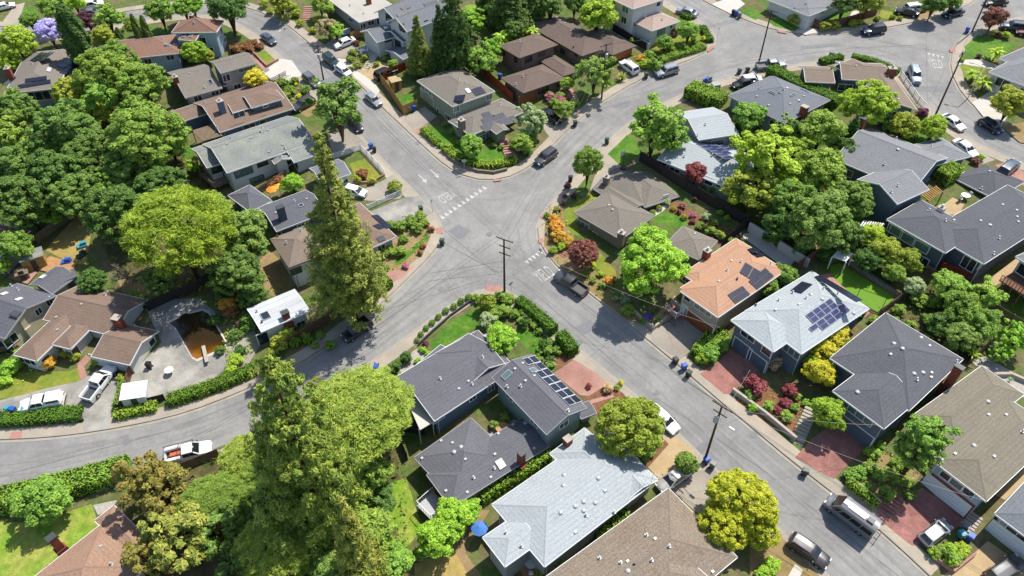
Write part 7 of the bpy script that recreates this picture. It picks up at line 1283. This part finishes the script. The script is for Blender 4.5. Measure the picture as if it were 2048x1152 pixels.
run(P1, P2, 'dark overhead wire above the lower street from crossroads pole to transformer pole'); run(P1, P6, 'dark overhead wire above the left street from the crossroads pole'); run(P1, P5, 'dark overhead wire above the bend from the crossroads pole', 3); run(P5, P4, 'dark overhead wire above the upper right street', 3); run(P4, P7, 'dark overhead wire along the far side of the upper right street', 3); run(P4, P3, 'dark overhead wire across the junction block', 2); run(P3, P7, 'dark overhead wire across the junction mouth', 2)
e2 = PZ(2120, 1240, 16); [cable(P2[2][i], e2 + Vector((i * .5, 0, 0)), 'dark overhead wire leaving the transformer pole towards the bottom right') for i in range(3)]
W_ = [(P1, (150, 1010), 3), (P6, (300, -80), 8)]
for Pn, px, hh in W_: [cable(Pn[2][i], G(*px, hh + 6) + Vector((i * .5, 0, 0)), 'dark overhead wire running out of the left of the view') for i in range(2)]
for q, z in (((1080, 300), 5), ((1090, 210), 5), ((1130, 200), 4), ((1170, 215), 4)): cable(P5[2][1], G(*q, z), 'pale service wire fanning down from the pole beside the feathery tree', .02, .015, 'retain')
for q, z, l in (((1085, 718), 6.5, 'pale service wire to the solar gable house'), ((1440, 655), 5.5, 'pale service wire to the salmon roofed house'), ((1500, 740), 5, 'pale service wire to the blue panel house'), ((1755, 850), 5.5, 'pale service wire to the dark hip roofed house'), ((1965, 1000), 5.5, 'pale service wire to the white garage house')): cable(P2[2][2] if q[1] > 700 else P1[2][3], G(*q, z), l, .03, .015, 'retain', 'service wires to the houses')
sign_post(865, 424, 'street sign post on the corner garden sidewalk'); sign_post(929, 345, 'street sign post in front of the corner lime hedge'); sign_post(1094, 490, 'street sign post beside the red kerb ramp and orange shrubs'); sign_post(1098, 440, 'small street name post on the right corner', 2.8, 'metal', 'name'); sign_post(1434, 79, 'street sign post on the upper right corner'); sign_post(580, 52, 'street sign post on the left street top bend'); sign_post(1022, 590, 'short street sign post behind the crossroads pole')
def lamp(base, h, label, yaw):
    g = G(*base); r = empty('street_lamp', g, 0, label, 'street lamp'); b = MB(); b.tube((0, 0, -.3), (0, 0, h), .09, .06, 8); e = Vector((math.cos(yaw), math.sin(yaw), 0)); b.tube((0, 0, h), e * 1.6 + Vector((0, 0, h + .3)), .05, .04, 6); b.build('shaft', M['metal'], r); b = MB(); b.box(e * 1.9 + Vector((0, 0, h + .24)), .7, .28, .14, yaw); b.build('lamp_head', M['metal'], r)
lamp((1936, 196), 6, 'pale street lamp beside the palm front lawn', 2.6)
r = boxes('diving_board', 'pale diving board at the shallow end of the murky pool', 'diving board', 412, 712, [('board', 'retain', [(0, 0, .45, .5, 3.4, .07)]), ('stand', 'metal', [(0, -1.2, 0, .4, .25, .45), (0, -.3, 0, .4, .15, .45)])], .45)
def table(x, y, r, m, label, chairs=3, h=.74, z=.02):
    g = G(x, y, z); t = empty('patio_table', g, 0, label, 'table'); b = MB(); b.tube((0, 0, h), (0, 0, h + .04), r, r, 16); b.build('table_top', M[m], t); b = MB(); b.tube((0, 0, 0), (0, 0, h), .06, .06, 8); b.build('table_leg', M['metal'], t)
    for i in range(chairs):
        a = i * 6.283 / chairs + .5; c = g + Vector((math.cos(a), math.sin(a), 0)) * (r + .35); q = empty('patio_chair', c, a, 'patio chair drawn up to the ' + label.split(' on ')[0].split(' in ')[0].split(' beside ')[0], 'chair', 'chairs around the patio tables'); b = MB(); b.box((0, 0, .4), .5, .5, .06); b.build('seat', M[m], q); b = MB(); b.box((.24, 0, .46), .06, .5, .5); b.build('backrest', M[m], q)
        for sx in (-.2, .2):
            for sy in (-.2, .2): b = MB(); b.tube((sx, sy, 0), (sx, sy, .4), .025, .025, 5); b.build('leg', M['metal'], q)
table(341, 747, .62, 'wtrim', 'round white table on the cracked pool patio', 0); table(438, 366, .9, 'wtrim', 'round white table on the deck of the long white house', 4); table(352, 128, .9, 'wtrim', 'white round table below the pale blue house', 2); table(725, 107, .6, 'wtrim', 'small white table on the farmhouse patio', 3); table(1005, 862, .9, 'deck', 'wooden table in the courtyard', 3); table(1062, 1130, .8, 'wtrim', 'pale table on the light grey house patio', 3); table(1928, 398, .7, 'wtrim', 'white table in the stone court', 2)
def parasol(x, y, r, col, label, h=2.3):
    g = G(x, y, 0); t = empty('parasol', g, 0, label, 'parasol'); b = MB(); b.tube((0, 0, 0), (0, 0, h + .2), .03, .03, 6); b.build('pole', M['metal'], t); b = MB(); b.tube((0, 0, h - .3), (0, 0, h + .25), r, .05, 8, cap=False); M.setdefault('c_' + col[0], plain('canvas_' + col[0], col[1], .8)); b.build('canopy', M['c_' + col[0]], t)
parasol(549, 398, 1.0, ('orange', (.75, .26, .02)), 'orange parasol behind the dark blue chimney house'); parasol(562, 392, .8, ('amber', (.8, .45, .04)), 'yellow orange parasol beside the orange one'); parasol(960, 1074, 1.0, ('blue', (.06, .18, .5)), 'blue patterned parasol beside the light grey house')
def shed(x, y, w, l, h, wallm, roofm, label, rz, name='shed'):
    g = G(x, y, 0); t = empty(name, g, rz, label, 'shed'); b = MB(); b.box((0, 0, -.3), w, l, h + .3); b.build('wall', M[wallm], t); b = MB(); b.add([(-w / 2 - .15, -l / 2 - .15, h), (w / 2 + .15, -l / 2 - .15, h), (w / 2 + .15, l / 2 + .15, h + .3), (-w / 2 - .15, l / 2 + .15, h + .3), (-w / 2 - .15, -l / 2 - .15, h + .08), (w / 2 + .15, -l / 2 - .15, h + .08), (w / 2 + .15, l / 2 + .15, h + .38), (-w / 2 - .15, l / 2 + .15, h + .38)], [(3, 2, 1, 0), (4, 5, 6, 7), (0, 1, 5, 4), (1, 2, 6, 5), (2, 3, 7, 6), (3, 0, 4, 7)]); b.build('roof', M[roofm], t); b = MB(); b.obox((-.4, -l / 2 - .03, 0), (.8, 0, 0), (0, .04, 0), (0, 0, 1.9)); b.build('door', M['dtrim'], t)
shed(278, 800, 3.0, 2.4, 1.9, 'w_white', 'wtrim', 'white metal shed on the pool patio', .2); shed(74, 532, 3.2, 2.0, 2.2, 'fence_cedar', 'r_green', 'open fronted cedar playhouse shed on the wooden deck', .5); shed(145, 572, 2.2, 1.6, 1.9, 'w_slate', 'r_slate', 'small slate blue shed at the cream stucco house', .7); shed(50, 556, 1.6, 1.3, 1.2, 'fence_grey', 'fence_grey', 'small timber dog house on the brick terrace', .5, 'dog_house'); shed(792, 178, 1.9, 1.6, 1.9, 'fence_cedar', 'tan', 'small tan shed behind the cedar board fence', .5)
g = G(1738, 606); t = empty('goal_frame', g, -.6, 'black framed goal net on the artificial turf', 'goal'); b = MB()
for s in (((-1.8, 0, 0), (-1.8, 0, 1.9)), ((1.8, 0, 0), (1.8, 0, 1.9)), ((-1.8, 0, 1.9), (1.8, 0, 1.9)), ((-1.8, 0, 1.9), (-1.8, -1.4, 0)), ((1.8, 0, 1.9), (1.8, -1.4, 0)), ((-1.8, -1.4, 0), (1.8, -1.4, 0))): b.tube(*s, .04, .04, 6)
b.build('frame', M['black'], t)
b = MB()
for i in range(13): x = -1.8 + .3 * i; b.tube((x, 0, 1.9), (x, -1.4, 0), .008, .008, 3, cap=False)
for i in range(7): f = i / 6; b.tube((-1.8, -1.4 * f, 1.9 - 1.9 * f), (1.8, -1.4 * f, 1.9 - 1.9 * f), .008, .008, 3, cap=False)
b.build('net', M['dgrey'], t)
def pergola(pts, h, m, label, n=9):
    q = [G(*p, h) for p in pts]; t = empty('pergola', G(*pts[0]), 0, label, 'pergola'); o = t.location; b = MB()
    for i in range(n): f = (i + .5) / n; a = q[0].lerp(q[1], f); c = q[3].lerp(q[2], f); d = c - a; e = (q[1] - q[0]).normalized() * .09; b.obox(a - e, d, e * 2, (0, 0, .14))
    b.build('slats', M[m], t, o); b = MB()
    for v in q: b.box((v.x, v.y, gz(v.x, v.y) - .2), .14, .14, h + .2)
    b.build('posts', M[m], t, o)
pergola([(1726, 442), (1768, 448), (1748, 478), (1706, 470)], 2.6, 'wtrim', 'white slatted pergola below the slate blue house'); pergola([(1842, 392), (1872, 372), (1886, 384), (1858, 404)], 2.3, 'fence_cedar', 'cedar pergola at the corner of the sunroom house'); pergola([(1676, 500), (1706, 508), (1692, 524), (1664, 514)], 2.3, 'wtrim', 'white slatted pergola in the shade above the turf lawn'); pergola([(385, 262), (425, 250), (446, 272), (406, 284)], 2.4, 'fence_grey', 'grey timber pergola below the navy blue house', 16)
def deckbox(pts, h, m, label, rail='wtrim'):
    q = [G(*p, h) for p in pts]; q = [Vector((v.x, v.y, q[0].z)) for v in q]; t = empty('raised_deck', q[0], 0, label, 'deck'); o = t.location; b = MB(); b.prism(q, .15); b.build('deck_floor', M[m], t, o); b = MB()
    for a, c in zip(q, q[1:]):
        d = c - a; n = Vector((d.y, -d.x, 0)).normalized() * .06; b.obox(a + Vector((0, 0, .95)), d, n, (0, 0, .07)); k = max(2, int(d.length / .3))
        for i in range(k + 1): b.obox(a + d * (i / k), d.normalized() * .04, n * .6, (0, 0, .98))
    b.build('railing', M[rail], t, o); b = MB()
    for v in q: b.box((v.x, v.y, v.z - h - .5), .14, .14, h + .4)
    b.build('posts', M[m], t, o)
deckbox([(900, 1020), (862, 1042), (834, 1012), (866, 980)], 1.2, 'gtrim', 'grey raised deck with white railing behind the courtyard house'); deckbox([(468, 360), (430, 380), (400, 352), (420, 330)], .9, 'fence_grey', 'grey raised deck at the end of the long white house', 'fence_grey'); deckbox([(1342, 606), (1366, 630), (1350, 642), (1330, 618)], 1.0, 'redconc', 'small entry deck with white rails beside the salmon roofed house')
for x, y, rz, l, m in ((165, 493, .5, 'green play slide on the straw coloured yard', 'bin_teal'), (134, 525, .2, 'bright blue toy climber on the wooden deck', 'bin_blue'), (164, 512, 1, 'green sandbox tub beside the straw coloured yard', 'bin_green'), (1415, 162, .3, 'grey utility cabinet on the corner lawn', 'bin_grey')):
    boxes('garden_toy' if 'cabinet' not in l else 'utility_cabinet', l, 'toy' if 'cabinet' not in l else 'cabinet', x, y, [('base', m, [(0, 0, 0, 1.5, 1.0, .35)]), ('top', m, [(.3, 0, .35, .8, .6, .5)])], rz)
boxes('utility_box', 'large pale green utility box beside the block hedge', 'utility box', 1430, 178, [('cabinet', 'w_sage', [(0, 0, 0, 1.4, 1.2, 1.0)]), ('lid', 'w_grey', [(0, 0, 1.0, 1.5, 1.3, .08)])], .3); boxes('air_conditioner', 'grey air conditioner beside the garden corner house', 'air conditioner', 975, 680, [('case', 'dgrey', [(0, 0, 0, 1.1, 1.1, .9)]), ('fan_grille', 'gtrim', [(0, 0, .9, .8, .8, .04)])], .6)
boxes('basketball_hoop', 'portable basketball hoop on the driveway above the corner ranch house', 'basketball hoop', 1245, 338, [('base', 'black', [(0, 0, 0, .9, .7, .25)]), ('post', 'dgrey', [(0, 0, .2, .1, .1, 2.9)]), ('backboard', 'wtrim', [(.35, 0, 2.5, .05, 1.1, .8)])], 2.2)
# ================================================================== LABELS FOR THE PLANTS
LMK += [(395, 670, 'the murky pool'), (1009, 592, 'the crossroads pole'), (1725, 580, 'the turf lawn'), (1705, 1025, 'the camper van'), (378, 900, 'the utility truck'), (140, 480, 'the straw coloured yard'), (665, 210, 'the left street pole'), (85, 800, 'the camper shell pickup'), (1355, 735, 'the kerbside bins'), (1120, 470, 'the right street corner'), (820, 480, 'the corner garden'), (1409, 922, 'the transformer pole'), (1240, 330, 'the basketball hoop'), (1970, 100, 'the palm lawn')]
ORD = ['', 'first', 'second', 'third', 'fourth', 'fifth', 'sixth', 'seventh', 'eighth', 'ninth', 'tenth', 'eleventh', 'twelfth', 'thirteenth', 'fourteenth']
NUM = ['', '', 'two', 'three', 'four', 'five', 'six', 'seven', 'eight', 'nine', 'ten', 'eleven', 'twelve', 'thirteen', 'fourteen']
grp = {}
for o, d, x, y in VEG:
    lx, ly, ph = min(LMK, key=lambda q: (q[0] - x) ** 2 + ((q[1] - y) * 1.3) ** 2); dx, dy = x - lx, y - ly
    rel = ('in front of' if dy > 0 else 'behind') if abs(dy) * 1.3 > abs(dx) else ('right of' if dx > 0 else 'left of')
    grp.setdefault((d, rel, ph), []).append((x, o))
for (d, rel, ph), l in grp.items():
    l.sort(key=lambda q: q[0]); n = len(l)
    for i, (x, o) in enumerate(l):
        if n == 1: o['label'] = f'{d} {rel} {ph}'
        elif i == 0: o['label'] = f'leftmost {d} of {NUM[n]} {rel} {ph}'
        elif i == n - 1: o['label'] = f'rightmost {d} of {NUM[n]} {rel} {ph}'
        else: o['label'] = f'{ORD[i + 1]} {d} from left of {NUM[n]} {rel} {ph}'
        if n > 1: o['group'] = f'{d}s {rel} {ph}'
